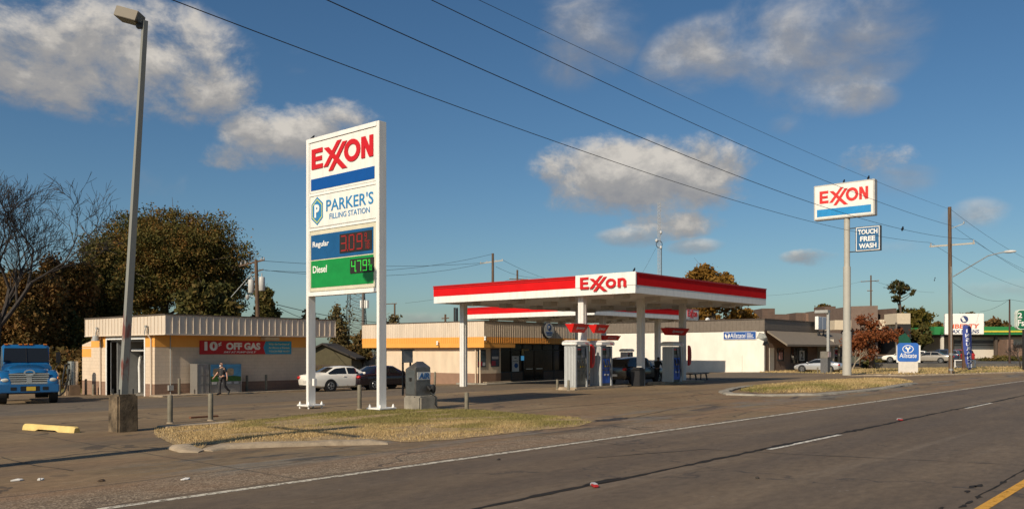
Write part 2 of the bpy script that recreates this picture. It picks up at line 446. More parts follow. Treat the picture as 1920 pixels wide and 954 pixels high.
# ------------------------------------------------------------------ ground, highway, kerbs, verges
def ground_material():
    m, nt, b = new_mat('lot_paving'); L = nt.links.new
    tc = nd(nt, 'ShaderNodeTexCoord'); P = tc.outputs['Object']
    def noise(sc, det=6, rough=.6, stretch=(1, 1, 1), dist=0):
        mp = nd(nt, 'ShaderNodeMapping'); mp.inputs['Scale'].default_value = stretch; L(P, mp.inputs[0])
        n = nd(nt, 'ShaderNodeTexNoise'); n.inputs['Scale'].default_value = sc; n.inputs['Detail'].default_value = det
        n.inputs['Roughness'].default_value = rough; n.inputs['Distortion'].default_value = dist; L(mp.outputs[0], n.inputs['Vector'])
        return n.outputs['Fac']
    def ramp(x, stops):
        c = nd(nt, 'ShaderNodeValToRGB'); e = c.color_ramp.elements
        e[0].position, e[0].color = stops[0][0], stops[0][1] + (1,)
        e[1].position, e[1].color = stops[-1][0], stops[-1][1] + (1,)
        for p, col in stops[1:-1]: q = e.new(p); q.color = col + (1,)
        L(x, c.inputs[0]); return c.outputs[0]
    def mix(f, a, c, mode='MIX'):
        n = nd(nt, 'ShaderNodeMix', data_type='RGBA', blend_type=mode)
        if isinstance(f, (int, float)): n.inputs[0].default_value = f
        else: L(f, n.inputs[0])
        for i, x in ((6, a), (7, c)):
            if isinstance(x, tuple): n.inputs[i].default_value = x + (1,)
            else: L(x, n.inputs[i])
        return n.outputs[2]
    def mt(op, a, c=None, d=None, clamp=False):
        n = nd(nt, 'ShaderNodeMath', operation=op); n.use_clamp = clamp
        for i, x in enumerate((a, c, d)):
            if x is None: continue
            if isinstance(x, (int, float)): n.inputs[i].default_value = x
            else: L(x, n.inputs[i])
        return n.outputs[0]
    sp = nd(nt, 'ShaderNodeSeparateXYZ'); L(P, sp.inputs[0]); U, V = sp.outputs[0], sp.outputs[1]
    big = noise(.16, 6, .62, (.5, 1, 1)); mid = noise(.9, 7, .66, (.35, 1, 1)); fine = noise(45, 3, .7); grit = noise(160, 2, .6)
    base = ramp(mt('ADD', mt('MULTIPLY', big, .6), mt('MULTIPLY', mid, .4)), [(.36, (.138, .093, .051)), (.5, (.194, .135, .074)), (.64, (.258, .186, .105))])
    # dark tyre polish where cars drive, along the pumps
    lane = noise(.35, 4, .55, (.14, 1.2, 1))
    base = mix(mt('MULTIPLY', mt('SUBTRACT', lane, .5, clamp=True), 3.2, clamp=True), base, (.085, .072, .058))
    # asphalt apron in front of the wash and the store
    apron = mt('MULTIPLY', mt('GREATER_THAN', V, mt('ADD', 30.5, mt('MULTIPLY', mid, 1.4))), mt('LESS_THAN', V, 41.5))
    apron = mt('MULTIPLY', apron, .55)
    base = mix(apron, base, (.098, .088, .074))
    # gravel shoulder beside the highway
    sh = mt('MULTIPLY', mt('MULTIPLY', mt('SUBTRACT', mt('ADD', 13.3, mt('MULTIPLY', mt('SUBTRACT', mid, .5), 5.0)), V), .9, clamp=True), mt('MULTIPLY', mt('SUBTRACT', mt('ADD', 20.5, mt('MULTIPLY', mid, 5)), U), .4, clamp=True))
    vor = nd(nt, 'ShaderNodeTexVoronoi'); vor.inputs['Scale'].default_value = 38; L(P, vor.inputs['Vector'])
    stones = ramp(vor.outputs['Color'], [(0, (.07, .05, .034)), (.5, (.18, .132, .088)), (1, (.42, .335, .24))])
    base = mix(mt('MULTIPLY', sh, .85), base, stones)
    # grey patches of old asphalt left in the shoulder
    pt = noise(.7, 6, .7, (.28, 1, 1), .4)
    band = mt('MULTIPLY', mt('MULTIPLY', mt('SUBTRACT', V, 12.2), 1.5, clamp=True), mt('MULTIPLY', mt('SUBTRACT', 15.4, V), 1.5, clamp=True))
    band = mt('MULTIPLY', band, mt('MULTIPLY', mt('SUBTRACT', U, 5.5), .5, clamp=True))
    pm = mt('MULTIPLY', mt('MULTIPLY', mt('SUBTRACT', pt, .485, clamp=True), 12, clamp=True), band)
    base = mix(mt('MULTIPLY', pm, .75), base, (.155, .145, .125))
    pm2 = mt('MULTIPLY', mt('MULTIPLY', mt('SUBTRACT', noise(.9, 5, .6, (.3, 1.3, 1), .6), .545, clamp=True), 14, clamp=True), band)
    base = mix(mt('MULTIPLY', pm2, .85), base, (.045, .042, .04))
    # reddish silt washed over the drive
    silt = mt('MULTIPLY', mt('SUBTRACT', noise(.45, 5, .6, (.4, 1, 1), .5), .44, clamp=True), 5, clamp=True)
    silt = mt('MULTIPLY', silt, mt('MULTIPLY', mt('SUBTRACT', 21.5, V), .3, clamp=True))
    base = mix(mt('MULTIPLY', silt, .55), base, (.23, .135, .072))
    # slab joints and cracks
    br = nd(nt, 'ShaderNodeTexBrick'); br.offset = 0; br.inputs['Scale'].default_value = 1; br.inputs['Brick Width'].default_value = 9.2
    br.inputs['Row Height'].default_value = 4.6; br.inputs['Mortar Size'].default_value = .028; br.inputs['Mortar Smooth'].default_value = .4
    mp = nd(nt, 'ShaderNodeMapping'); mp.inputs['Location'].default_value = (1.3, .9, 0); L(P, mp.inputs[0])
    wob = nd(nt, 'ShaderNodeVectorMath', operation='MULTIPLY_ADD')
    nz = nd(nt, 'ShaderNodeTexNoise'); nz.inputs['Scale'].default_value = .8; L(P, nz.inputs['Vector'])
    L(nz.outputs['Color'], wob.inputs[0]); wob.inputs[1].default_value = (.15, .15, 0); L(mp.outputs[0], wob.inputs[2])
    L(wob.outputs[0], br.inputs['Vector'])
    base = mix(mt('MULTIPLY', br.outputs['Fac'], .75), base, (.045, .037, .03))
    vc = nd(nt, 'ShaderNodeTexVoronoi', feature='DISTANCE_TO_EDGE'); vc.inputs['Scale'].default_value = .13
    w2 = nd(nt, 'ShaderNodeVectorMath', operation='MULTIPLY_ADD'); nz2 = nd(nt, 'ShaderNodeTexNoise'); nz2.inputs['Scale'].default_value = .5; nz2.inputs['Detail'].default_value = 5
    L(P, nz2.inputs['Vector']); L(nz2.outputs['Color'], w2.inputs[0]); w2.inputs[1].default_value = (3.5, 3.5, 0); L(P, w2.inputs[2]); L(w2.outputs[0], vc.inputs['Vector'])
    crack = mt('MULTIPLY', mt('LESS_THAN', vc.outputs['Distance'], .0055), mt('GREATER_THAN', big, .45))
    base = mix(mt('MULTIPLY', crack, .65), base, (.04, .033, .028))
    # round oil drips
    vo = nd(nt, 'ShaderNodeTexVoronoi'); vo.inputs['Scale'].default_value = .55; L(P, vo.inputs['Vector'])
    spot = mt('MULTIPLY', mt('LESS_THAN', vo.outputs['Distance'], .11), mt('GREATER_THAN', mid, .5))
    base = mix(mt('MULTIPLY', spot, .35), base, (.05, .042, .035))
    # far land is dull grass and soil
    far = mt('GREATER_THAN', V, mt('ADD', 66, mt('MULTIPLY', mid, 6)))
    far = mt('MAXIMUM', far, mt('LESS_THAN', U, mt('ADD', -6, mt('MULTIPLY', mid, 4))))
    base = mix(far, base, (.10, .092, .045))
    fm = noise(6.0, 6, .72, (.6, 1, 1)); spk = mt('MULTIPLY_ADD', mt('SUBTRACT', fm, .5), 1.3, 1.0)
    spk = mt('MULTIPLY', spk, mt('MULTIPLY_ADD', mt('SUBTRACT', fine, .5), .6, 1.0))
    spk = mt('MULTIPLY', spk, mt('MULTIPLY_ADD', mt('SUBTRACT', grit, .5), .5, 1.0))
    cmb = nd(nt, 'ShaderNodeCombineColor'); [L(spk, cmb.inputs[i]) for i in range(3)]
    base = mix(1.0, base, cmb.outputs[0], 'MULTIPLY')
    L(base, b.inputs['Base Color']); b.inputs['Roughness'].default_value = .82; b.inputs['Specular IOR Level'].default_value = .3
    bp = nd(nt, 'ShaderNodeBump'); bp.inputs['Strength'].default_value = .5; bp.inputs['Distance'].default_value = .012
    hh = mt('ADD', mt('MULTIPLY', fine, .6), mt('MULTIPLY', vor.outputs['Distance'], sh)); L(hh, bp.inputs['Height']); L(bp.outputs[0], b.inputs['Normal'])
    return m
def road_material():
    m, nt, b = new_mat('highway_paving'); L = nt.links.new
    tc = nd(nt, 'ShaderNodeTexCoord'); P = tc.outputs['Object']
    def noise(sc, det=6, rough=.6, stretch=(1, 1, 1), dist=0):
        mp = nd(nt, 'ShaderNodeMapping'); mp.inputs['Scale'].default_value = stretch; L(P, mp.inputs[0])
        n = nd(nt, 'ShaderNodeTexNoise'); n.inputs['Scale'].default_value = sc; n.inputs['Detail'].default_value = det
        n.inputs['Roughness'].default_value = rough; n.inputs['Distortion'].default_value = dist; L(mp.outputs[0], n.inputs['Vector'])
        return n.outputs['Fac']
    def mt(op, a, c=None, d=None, clamp=False):
        n = nd(nt, 'ShaderNodeMath', operation=op); n.use_clamp = clamp
        for i, x in enumerate((a, c, d)):
            if x is None: continue
            if isinstance(x, (int, float)): n.inputs[i].default_value = x
            else: L(x, n.inputs[i])
        return n.outputs[0]
    def mix(f, a, c, mode='MIX'):
        n = nd(nt, 'ShaderNodeMix', data_type='RGBA', blend_type=mode)
        if isinstance(f, (int, float)): n.inputs[0].default_value = f
        else: L(f, n.inputs[0])
        for i, x in ((6, a), (7, c)):
            if isinstance(x, tuple): n.inputs[i].default_value = x + (1,)
            else: L(x, n.inputs[i])
        return n.outputs[2]
    big = noise(.22, 6, .6, (.22, 1, 1)); mid = noise(1.4, 6, .65, (.25, 1, 1)); fine = noise(55, 3, .7); grit = noise(190, 2, .6)
    cr = nd(nt, 'ShaderNodeValToRGB'); e = cr.color_ramp.elements
    e[0].position = .34; e[0].color = (.088, .062, .039, 1); e[1].position = .68; e[1].color = (.176, .128, .080, 1)
    L(mt('ADD', mt('MULTIPLY', big, .62), mt('MULTIPLY', mid, .38)), cr.inputs[0]); base = cr.outputs[0]
    # dark wheel tracks worn along each lane
    sp = nd(nt, 'ShaderNodeSeparateXYZ'); L(P, sp.inputs[0]); V = sp.outputs[1]
    tr = mt('COSINE', mt('MULTIPLY', mt('ADD', V, .9), 2*math.pi/1.83))
    base = mix(mt('MULTIPLY', mt('MULTIPLY', mt('ADD', tr, .2, clamp=True), mid), .42), base, (.070, .056, .046))
    # transverse cracks and filled ones
    vc = nd(nt, 'ShaderNodeTexVoronoi', feature='DISTANCE_TO_EDGE'); vc.inputs['Scale'].default_value = .16
    w2 = nd(nt, 'ShaderNodeVectorMath', operation='MULTIPLY_ADD'); nz2 = nd(nt, 'ShaderNodeTexNoise'); nz2.inputs['Scale'].default_value = .7; nz2.inputs['Detail'].default_value = 5
    L(P, nz2.inputs['Vector']); L(nz2.outputs['Color'], w2.inputs[0]); w2.inputs[1].default_value = (2.5, 1.5, 0)
    mp = nd(nt, 'ShaderNodeMapping'); mp.inputs['Scale'].default_value = (.75, .35, 1); L(P, mp.inputs[0]); L(mp.outputs[0], w2.inputs[2]); L(w2.outputs[0], vc.inputs['Vector'])
    crack = mt('MULTIPLY', mt('LESS_THAN', vc.outputs['Distance'], .0034), mt('GREATER_THAN', mid, .45))
    base = mix(mt('MULTIPLY', crack, .5), base, (.028, .024, .022))
    vo = nd(nt, 'ShaderNodeTexVoronoi'); vo.inputs['Scale'].default_value = .42; L(P, vo.inputs['Vector'])
    spot = mt('MULTIPLY', mt('LESS_THAN', vo.outputs['Distance'], .055), mt('GREATER_THAN', big, .46))
    base = mix(mt('MULTIPLY', spot, .6), base, (.03, .027, .026))
    # scuffed pale drag marks and dull oil stains
    dm = noise(.8, 5, .62, (.06, 1.4, 1), .3)
    base = mix(mt('MULTIPLY', mt('MULTIPLY', mt('SUBTRACT', dm, .56, clamp=True), 9, clamp=True), .40), base, (.21, .165, .118))
    om = noise(.6, 5, .62, (.5, 1, 1), .5)
    base = mix(mt('MULTIPLY', mt('MULTIPLY', mt('SUBTRACT', om, .56, clamp=True), 10, clamp=True), .28), base, (.055, .043, .033))
    fm = noise(7.0, 6, .72, (.5, 1, 1)); fr = nd(nt, 'ShaderNodeMapRange'); fr.inputs['From Min'].default_value = .3; fr.inputs['From Max'].default_value = .7; fr.inputs['To Min'].default_value = .74; fr.inputs['To Max'].default_value = 1.26; L(fm, fr.inputs[0])
    cf = nd(nt, 'ShaderNodeCombineColor'); [L(fr.outputs[0], cf.inputs[i]) for i in range(3)]
    base = mix(1.0, base, cf.outputs[0], 'MULTIPLY')
    vf = nd(nt, 'ShaderNodeTexVoronoi'); vf.inputs['Scale'].default_value = 3.1; L(P, vf.inputs['Vector'])
    base = mix(mt('MULTIPLY', mt('MULTIPLY', mt('LESS_THAN', vf.outputs['Distance'], .06), mt('GREATER_THAN', mid, .5)), .55), base, (.03, .026, .022))
    # pale chips
    vp = nd(nt, 'ShaderNodeTexVoronoi'); vp.inputs['Scale'].default_value = 1.7; L(P, vp.inputs['Vector'])
    chip = mt('LESS_THAN', vp.outputs['Distance'], .045)
    base = mix(mt('MULTIPLY', chip, .5), base, (.24, .21, .17))
    spk = mt('MULTIPLY', mt('MULTIPLY_ADD', mt('SUBTRACT', fine, .5), .7, 1.0), mt('MULTIPLY_ADD', mt('SUBTRACT', grit, .5), .7, 1.0))
    cmb = nd(nt, 'ShaderNodeCombineColor'); [L(spk, cmb.inputs[i]) for i in range(3)]
    base = mix(1.0, base, cmb.outputs[0], 'MULTIPLY')
    L(base, b.inputs['Base Color']); b.inputs['Roughness'].default_value = .72; b.inputs['Specular IOR Level'].default_value = .35
    bp = nd(nt, 'ShaderNodeBump'); bp.inputs['Strength'].default_value = .45; bp.inputs['Distance'].default_value = .008
    L(fine, bp.inputs['Height']); L(bp.outputs[0], b.inputs['Normal'])
    return m
def worn_paint(key, rgb, wear=.5):
    """road paint rubbed through to the paving (real holes, by transparency)"""
    m, nt, b = new_mat(key); L = nt.links.new
    tc = nd(nt, 'ShaderNodeTexCoord')
    n = nd(nt, 'ShaderNodeTexNoise'); n.inputs['Scale'].default_value = 9; n.inputs['Detail'].default_value = 8; n.inputs['Roughness'].default_value = .75
    L(tc.outputs['Object'], n.inputs['Vector'])
    mr = nd(nt, 'ShaderNodeMapRange'); mr.inputs['From Min'].default_value = wear - .07; mr.inputs['From Max'].default_value = wear + .05
    L(n.outputs['Fac'], mr.inputs[0]); L(mr.outputs[0], b.inputs['Alpha'])
    b.inputs['Base Color'].default_value = rgb + (1,); b.inputs['Roughness'].default_value = .7
    MATS[key] = m; return m
GM, RM = ground_material(), road_material()
mb = MB()
vs_ = [-600, -14, 0, 8, 11, 14, 17, 19] + [20 + .5*i for i in range(9)] + [26, 30, 36, 44, 54, 64, 90, 200, 600, 2600]
us_ = [-800, -60, 0, 20, 40, 60, 80, 120, 200, 500, 3200]
P_ = [(u, v, G(v)) for v in vs_ for u in us_]
nu = len(us_)
mb.add(P_, [(j*nu+i, j*nu+i+1, (j+1)*nu+i+1, (j+1)*nu+i) for j in range(len(vs_)-1) for i in range(nu-1)])
struct(mb.build('ground', GM, fix=False))
mb = MB()
# the highway edge is slightly ragged
ed = [(-150 + i*.9, 11.12 + .09*math.sin(i*.7) * rnd.random() + .05*rnd.uniform(-1, 1)) for i in range(420)] + [(1500, 11.1)]
vs = []; fs = []
for (u, e) in ed: vs += [(u, -11, .004), (u, e, .004)]
mb.add(vs, [(2*i, 2*i+2, 2*i+3, 2*i+1) for i in range(len(ed)-1)])
struct(mb.build('road', RM, fix=False))
white_paint = worn_paint('worn_white_paint', (.62, .58, .50), .47)
white_thin = worn_paint('worn_edge_paint', (.58, .53, .43), .485)
yellow_paint = worn_paint('worn_yellow_paint', (.60, .30, .03), .42)
mb = MB(); mb.box(-40, 900, 10.82, 10.97, .0075, .0085); struct(mb.build('edge_line_marking', white_thin))
mb = MB()
for k in range(-1, 30):
    u0 = 16.3 + k*16.05
    mb.box(u0, u0 + 4.0, 7.22 - .06, 7.22 + .06, .011, .012)
struct(mb.build('lane_dash_marking', white_paint))
mb = MB(); mb.box(-40, 900, 2.42, 2.56, .0075, .0085);
struct(mb.build('centre_line_marking', yellow_paint))
# tar seams
tar = M('tar', (.030, .027, .025), .85, var=.2, scale=6, spec=.08)
def seam(u0, u1, v, w, name='tar_seam', step=.22, dv=0.0):
    mb = MB(); vs = []; n = int((u1-u0)/step); wob = 0
    for i in range(n+1):
        wob += rnd.uniform(-.018, .018); wob *= .93
        ww = w*(.45 + .75*rnd.random()) * (1.8 if rnd.random() < .05 else 1)
        u = u0 + (u1-u0)*i/n; c = v + wob + dv*i/n
        vs += [(u, c-ww/2, .0085), (u, c+ww/2, .0085)]
    mb.add(vs, [(2*i, 2*i+2, 2*i+3, 2*i+1) for i in range(n)])
    return struct(mb.build(name, tar, fix=False))
seam(2, 120, 7.36, .13)
seam(3, 11.5, 2.74, .045); seam(13, 40, 2.76, .04)
for i in range(26):
    u_ = 4 + i*.42 + rnd.uniform(-.15, .15); blotch_pts = (u_, 2.72 + rnd.uniform(-.05, .28))
    mb = MB(); n = 9; pts = [(blotch_pts[0] + rnd.uniform(.05, .22)*math.cos(2*math.pi*j/n), blotch_pts[1] + rnd.uniform(.015, .06)*math.sin(2*math.pi*j/n), .0095) for j in range(n)]
    mb.add([(blotch_pts[0], blotch_pts[1], .0095)] + pts, [(0, 1+j, 1+(j+1) % n) for j in range(n)]); struct(mb.build('tar_patch', tar, fix=False))
def tar_patch(px, py, L_, W_):
    c = gp(px, py); mb = MB(); n = 22
    pts = [(c.x + L_*math.cos(2*math.pi*k/n)*rnd.uniform(.6, 1.1), c.y + W_*math.sin(2*math.pi*k/n)*rnd.uniform(.5, 1.2), .0125) for k in range(n)]
    mb.add([(c.x, c.y, .0125)] + pts, [(0, 1+k, 1+(k+1) % n) for k in range(n)])
    struct(mb.build('tar_patch', tar, fix=False))
tar_patch(1130, 903, .55, .10); tar_patch(1465, 835, 1.1, .10)
crackm = M('crack_dirt', (.045, .038, .032), .8, var=.3)
def crack(pts, w, z=.0065, mat=None):
    """a dirt-filled crack or slab joint through pixel-measured ground points"""
    mb = MB(); P = [gp(*p) for p in pts]; vs = []
    seg = []
    for a, b in zip(P[:-1], P[1:]):
        n = max(2, int((b-a).length/.3))
        seg += [a.lerp(b, i/n) for i in range(n)]
    seg.append(P[-1])
    for i, p in enumerate(seg):
        t = (seg[min(i+1, len(seg)-1)] - seg[max(0, i-1)]).normalized(); nrm = Vector((-t.y, t.x, 0))
        o = nrm*rnd.uniform(-.03, .03); ww = w*rnd.uniform(.5, 1.2)
        for s_ in (-1, 1):
            q = p + o + nrm*ww/2*s_; vs.append((q.x, q.y, G(q.y) + z))
    mb.add(vs, [(2*i, 2*i+2, 2*i+3, 2*i+1) for i in range(len(seg)-1)])
    struct(mb.build('paving_crack', mat or crackm, fix=False))
crack([(960, 771), (1130, 757), (1340, 737)], .06); crack([(1180, 784), (1270, 765), (1350, 757)], .035); crack([(0, 856), (60, 872), (140, 882)], .03)
crack([(1120, 858), (1320, 842), (1500, 852), (1920, 872)], .035, .0105); crack([(700, 768), (560, 778), (380, 780)], .05); crack([(0, 792), (140, 797)], .06); crack([(1000, 815), (1180, 836)], .03, .0105)
# dark damp hollow where the grass meets the drive
tar2 = M('damp_soil', (.035, .03, .025), .7, var=.3)
def blotch(px, py, L_, W_, mat, z=.006):
    c = gp(px, py); mb = MB(); n = 40
    pts = []
    for k in range(n):
        a = 2*math.pi*k/n; j = rnd.uniform(.55, 1.15)
        q = (c.x + L_*math.cos(a)*j, c.y + W_*math.sin(a)*j); pts.append((q[0], q[1], G(q[1]) + z))
    mb.add([(c.x, c.y, G(c.y) + z)] + pts, [(0, 1+k, 1+(k+1) % n) for k in range(n)])
    struct(mb.build('dirt_patch', mat, fix=False))
blotch(1150, 786, 1.0, .3, tar2); blotch(1395, 738, 1.5, .16, tar2)

concrete = M('kerb_concrete', (.33, .26, .18), .9, var=.38, scale=2.2, bump=.5, bscale=60)
conc_grey = M('grey_concrete', (.26, .235, .19), .9, var=.4, scale=1.6, bump=.5, bscale=50)
def kerb(pts, w, h, name='kerb', mat=concrete, chips=True):
    """rounded kerb stone course along ground points"""
    mb = MB(); n = len(pts); prof = [(-.5, 0), (-.46, .6), (-.34, .93), (-.1, 1), (.3, 1), (.5, .9), (.5, 0)]
    vs = []
    for i, p in enumerate(pts):
        p = Vector(p); t = (Vector(pts[min(i+1, n-1)]) - Vector(pts[max(0, i-1)])).normalized(); nr = Vector((-t.y, t.x, 0)).normalized()
        hh = h * (1 if 0 < i < n-1 else .25) * (rnd.uniform(.74, 1.06) if chips else 1)
        for (a, b) in prof: vs.append(Vector((p.x, p.y, G(p.y) - .02)) + nr*a*w*(rnd.uniform(.88, 1.07) if chips else 1) + UP*(hh+.02)*b)
    m = len(prof)
    fs = [(i*m+k, i*m+k+1, (i+1)*m+k+1, (i+1)*m+k) for i in range(n-1) for k in range(m-1)]
    fs += [tuple(range(m)), tuple((n-1)*m + k for k in range(m-1, -1, -1))]
    mb.add(vs, fs)
    return struct(mb.build(name, mat, smooth=50))
def resample(pts, step):
    out = []
    for a, b in zip(pts[:-1], pts[1:]):
        n = max(1, int((Vector(b)-Vector(a)).length/step))
        out += [Vector(a).lerp(Vector(b), i/n) for i in range(n)]
    return out + [Vector(pts[-1])]

soil = M('verge_soil', (.30, .21, .105), .95, var=.35, scale=3, bump=.6, bscale=30)
def in_poly(x, y, P):
    c = False; j = len(P)-1
    for i in range(len(P)):
        if (P[i][1] > y) != (P[j][1] > y) and x < (P[j][0]-P[i][0])*(y-P[i][1])/(P[j][1]-P[i][1]) + P[i][0]: c = not c
        j = i
    return c
def edge_dist(x, y, P):
    d = 1e9
    for i in range(len(P)):
        a = np.array(P[i]); b = np.array(P[(i+1) % len(P)]); ab = b-a
        t = max(0, min(1, np.dot(np.array((x, y))-a, ab)/max(1e-9, np.dot(ab, ab))))
        d = min(d, float(np.hypot(*(a+ab*t-np.array((x, y))))))
    return d
def verge(name, poly, mound, step):
    P2 = [(p.x, p.y) for p in poly]
    xs = [p[0] for p in P2]; ys = [p[1] for p in P2]
    pts = [Vector(p) for p in P2]; nb = len(pts)
    x = min(xs)
    while x < max(xs):
        y = min(ys)
        while y < max(ys):
            q = (x + rnd.uniform(-.2, .2)*step, y + rnd.uniform(-.2, .2)*step)
            if in_poly(q[0], q[1], P2) and edge_dist(q[0], q[1], P2) > step*.3: pts.append(Vector(q))
            y += step
        x += step
    r = delaunay_2d_cdt(pts, [], [list(range(nb))], 1, 1e-4)
    H = lambda q: mound * min(1, edge_dist(q[0], q[1], P2)/.8)**.7 if mound else 0
    mb = MB(); mb.add([(q.x, q.y, G(q.y) + .008 + H(q)) for q in r[0]], [tuple(f) for f in r[2]])
    o = struct(mb.build(name, soil, smooth=60, fix=False))
    # make sure it faces up
    me = o.data
    if me.polygons[0].normal.z < 0: me.flip_normals()
    return P2, H
def grass_mat(key, greens):
    m, nt, b = new_mat(key); L = nt.links.new
    g = nd(nt, 'ShaderNodeNewGeometry'); tc = nd(nt, 'ShaderNodeTexCoord')
    dry = nd(nt, 'ShaderNodeValToRGB'); e = dry.color_ramp.elements
    e[0].color = (.36, .25, .11, 1); e[1].color = (.72, .54, .275, 1)
    L(g.outputs['Random Per Island'], dry.inputs[0])
    gr = nd(nt, 'ShaderNodeValToRGB'); e = gr.color_ramp.elements
    e[0].color = (.085, .105, .02, 1); e[1].color = (.22, .22, .05, 1); L(g.outputs['Random Per Island'], gr.inputs[0])
    at = nd(nt, 'ShaderNodeAttribute', attribute_name='green')
    mx = nd(nt, 'ShaderNodeMix', data_type='RGBA'); L(at.outputs['Fac'], mx.inputs[0]); L(dry.outputs[0], mx.inputs[6]); L(gr.outputs[0], mx.inputs[7])
    L(mx.outputs[2], b.inputs['Base Color']); b.inputs['Roughness'].default_value = .8; b.inputs['Specular IOR Level'].default_value = .15
    tr = nd(nt, 'ShaderNodeBsdfTranslucent'); L(mx.outputs[2], tr.inputs[0]); ms = nd(nt, 'ShaderNodeMixShader'); ms.inputs[0].default_value = .3
    L(b.outputs[0], ms.inputs[1]); L(tr.outputs[0], ms.inputs[2]); L(ms.outputs[0], nt.nodes['Material Output'].inputs[0])
    return m
GRASS = grass_mat('grass_blades', 0)
from mathutils import noise as mnoise
def grass(P2, H, n, h0, h1, w, green, label, name='grass', bald=.30, fade=0):
    r = np.random.default_rng(11)
    xs = [p[0] for p in P2]; ys = [p[1] for p in P2]
    V = []; GA = []
    cnt = 0; tries = 0
    while cnt < n and tries < n*6:
        tries += 1
        x = r.uniform(min(xs)-.1, max(xs)+.1); y = r.uniform(min(ys)-.1, max(ys)+.1)
        q = (x + r.normal()*.05, y + r.normal()*.05)
        if not in_poly(q[0], q[1], P2): continue
        k = mnoise.noise(Vector((x*.55, y*1.1, 3.3)))*.5 + .5
        if fade and r.random() > min(1, (edge_dist(q[0], q[1], P2)/fade)**1.0 + .10): continue
        if r.random() > .55 + k or (k < bald and r.random() < .8): continue
        z = G(y) + .005 + (H((x, y)) if H else 0)
        hh = r.uniform(h0, h1)*(.6 + .8*k); a = r.uniform(0, 2*math.pi); lean = r.uniform(0, .9)*hh; b = r.uniform(0, 2*math.pi)
        dx, dy = math.cos(a)*w/2, math.sin(a)*w/2
        V += [(x-dx, y-dy, z), (x+dx, y+dy, z), (x + math.cos(b)*lean, y + math.sin(b)*lean, z+hh)]
        gg = green(x, y, k); GA += [gg]*3
        cnt += 1
    me = bpy.data.meshes.new(name)
    nv = len(V); me.vertices.add(nv); me.vertices.foreach_set('co', np.array(V, 'f').ravel())
    me.loops.add(nv); me.loops.foreach_set('vertex_index', np.arange(nv, dtype='i'))
    me.polygons.add(nv//3); me.polygons.foreach_set('loop_start', np.arange(0, nv, 3, dtype='i')); me.polygons.foreach_set('loop_total', np.full(nv//3, 3, 'i'))
    at = me.attributes.new('green', 'FLOAT', 'POINT'); at.data.foreach_set('value', np.array(GA, 'f'))
    me.update(); me.validate(); me.materials.append(GRASS)
    o = bpy.data.objects.new(name, me); COL.objects.link(o)
    tag(o, label, 'grass', None, 'stuff'); return o
poly_a = [gp(*p) for p in [(288,813),(312,827),(334,837),(372,846),(390,832),(520,829),(640,826),(715,824),(760,829),(850,824),(930,815),(1010,806),(1085,799),(1112,790),(1085,783),(1000,778),(930,771),(880,768),(815,768),(760,768),(700,768),(640,771),(590,776),(520,784),(460,789),(405,791),(380,797),(330,799),(290,801)]]
PA, HA = verge('verge', poly_a, .035, .55)
def green_a(x, y, k):
    # greener towards the back of the strip, straw coloured towards the road
    q = gp_px(x, y)
    t = (q[1] - 800)/14.0
    g = max(0, min(1, .42 - t*.75 + (mnoise.noise(Vector((x*.5, y*.9, 9.1))))*1.3))
    return g*.7
def gp_px(x, y):
    d = x*FX + y*FY; X = x*RX_ + y*RY_
    return CX + FOC*X/d, HY + FOC*(CAMZ - G(y))/d
grass(PA, HA, 70000, .022, .062, .016, green_a, 'dry straw coloured grass around the tall price sign', bald=.40, fade=1.0)
poly_b = [gp(*p) for p in [(1385,733),(1440,737),(1530,736),(1600,730),(1660,724),(1712,716),(1690,712),(1620,712),(1540,715),(1470,720),(1410,726)]]
PB, HB = verge('verge', poly_b, .10, 1.2)
grass(PB, HB, 16000, .05, .14, .04, lambda x, y, k: max(0, min(1, .75 - (x-34)/26 + mnoise.noise(Vector((x*.3, y*.6, 1)))*.8)), 'green and straw grass inside the kerbed island', bald=.2)
poly_c = [gp(*p) for p in [(1425,698),(1560,700),(1700,702),(1920,697.5),(2050,690),(2050,683),(1920,686),(1810,688),(1700,689),(1600,690.5),(1500,692.5),(1430,694.5)]]
PC, HC = verge('verge', poly_c, 0, 4)
grass(PC, None, 14000, .06, .2, .09, lambda x, y, k: max(0, min(.8, .15 + mnoise.noise(Vector((x*.15, y*.4, 1)))*1.0)), 'thin brown grass on the far roadside verge', bald=.2)
poly_e = [gp(*p) for p in [(-60,737),(165,737),(165,728),(120,722),(-60,724)]]
PE, HE = verge('verge', poly_e, 0, 2)
grass(PE, None, 6000, .06, .2, .05, lambda x, y, k: .7, 'green grass behind the vacuum post and truck', bald=.1)
kerb(resample([gp(*p) for p in [(330,838),(352,846),(378,846)]], .25), .42, .10)
kerb(resample([gp(*p) for p in [(386,845),(420,840),(520,836),(620,833),(690,832),(726,831)]], .3), .40, .10)
kerb(resample([gp(*p) for p in [(1412,724),(1372,730),(1356,735),(1368,740),(1440,742),(1530,741),(1600,735),(1660,728),(1716,718.5)]], .6), .5, .10, mat=conc_grey)
kerb(resample([gp(*p) for p in [(1590,704),(1700,704.5),(1800,702),(2000,695)]], 2), .35, .1, mat=concrete)
mb = MB(); c = gp(372, 798)
mb.box(-1.0, 1.0, -.28, .28, -.04, .03); o = mb.build('paving_slab', concrete, bevel=.01); o.location = onG(c.x, c.y, .03); struct(o)
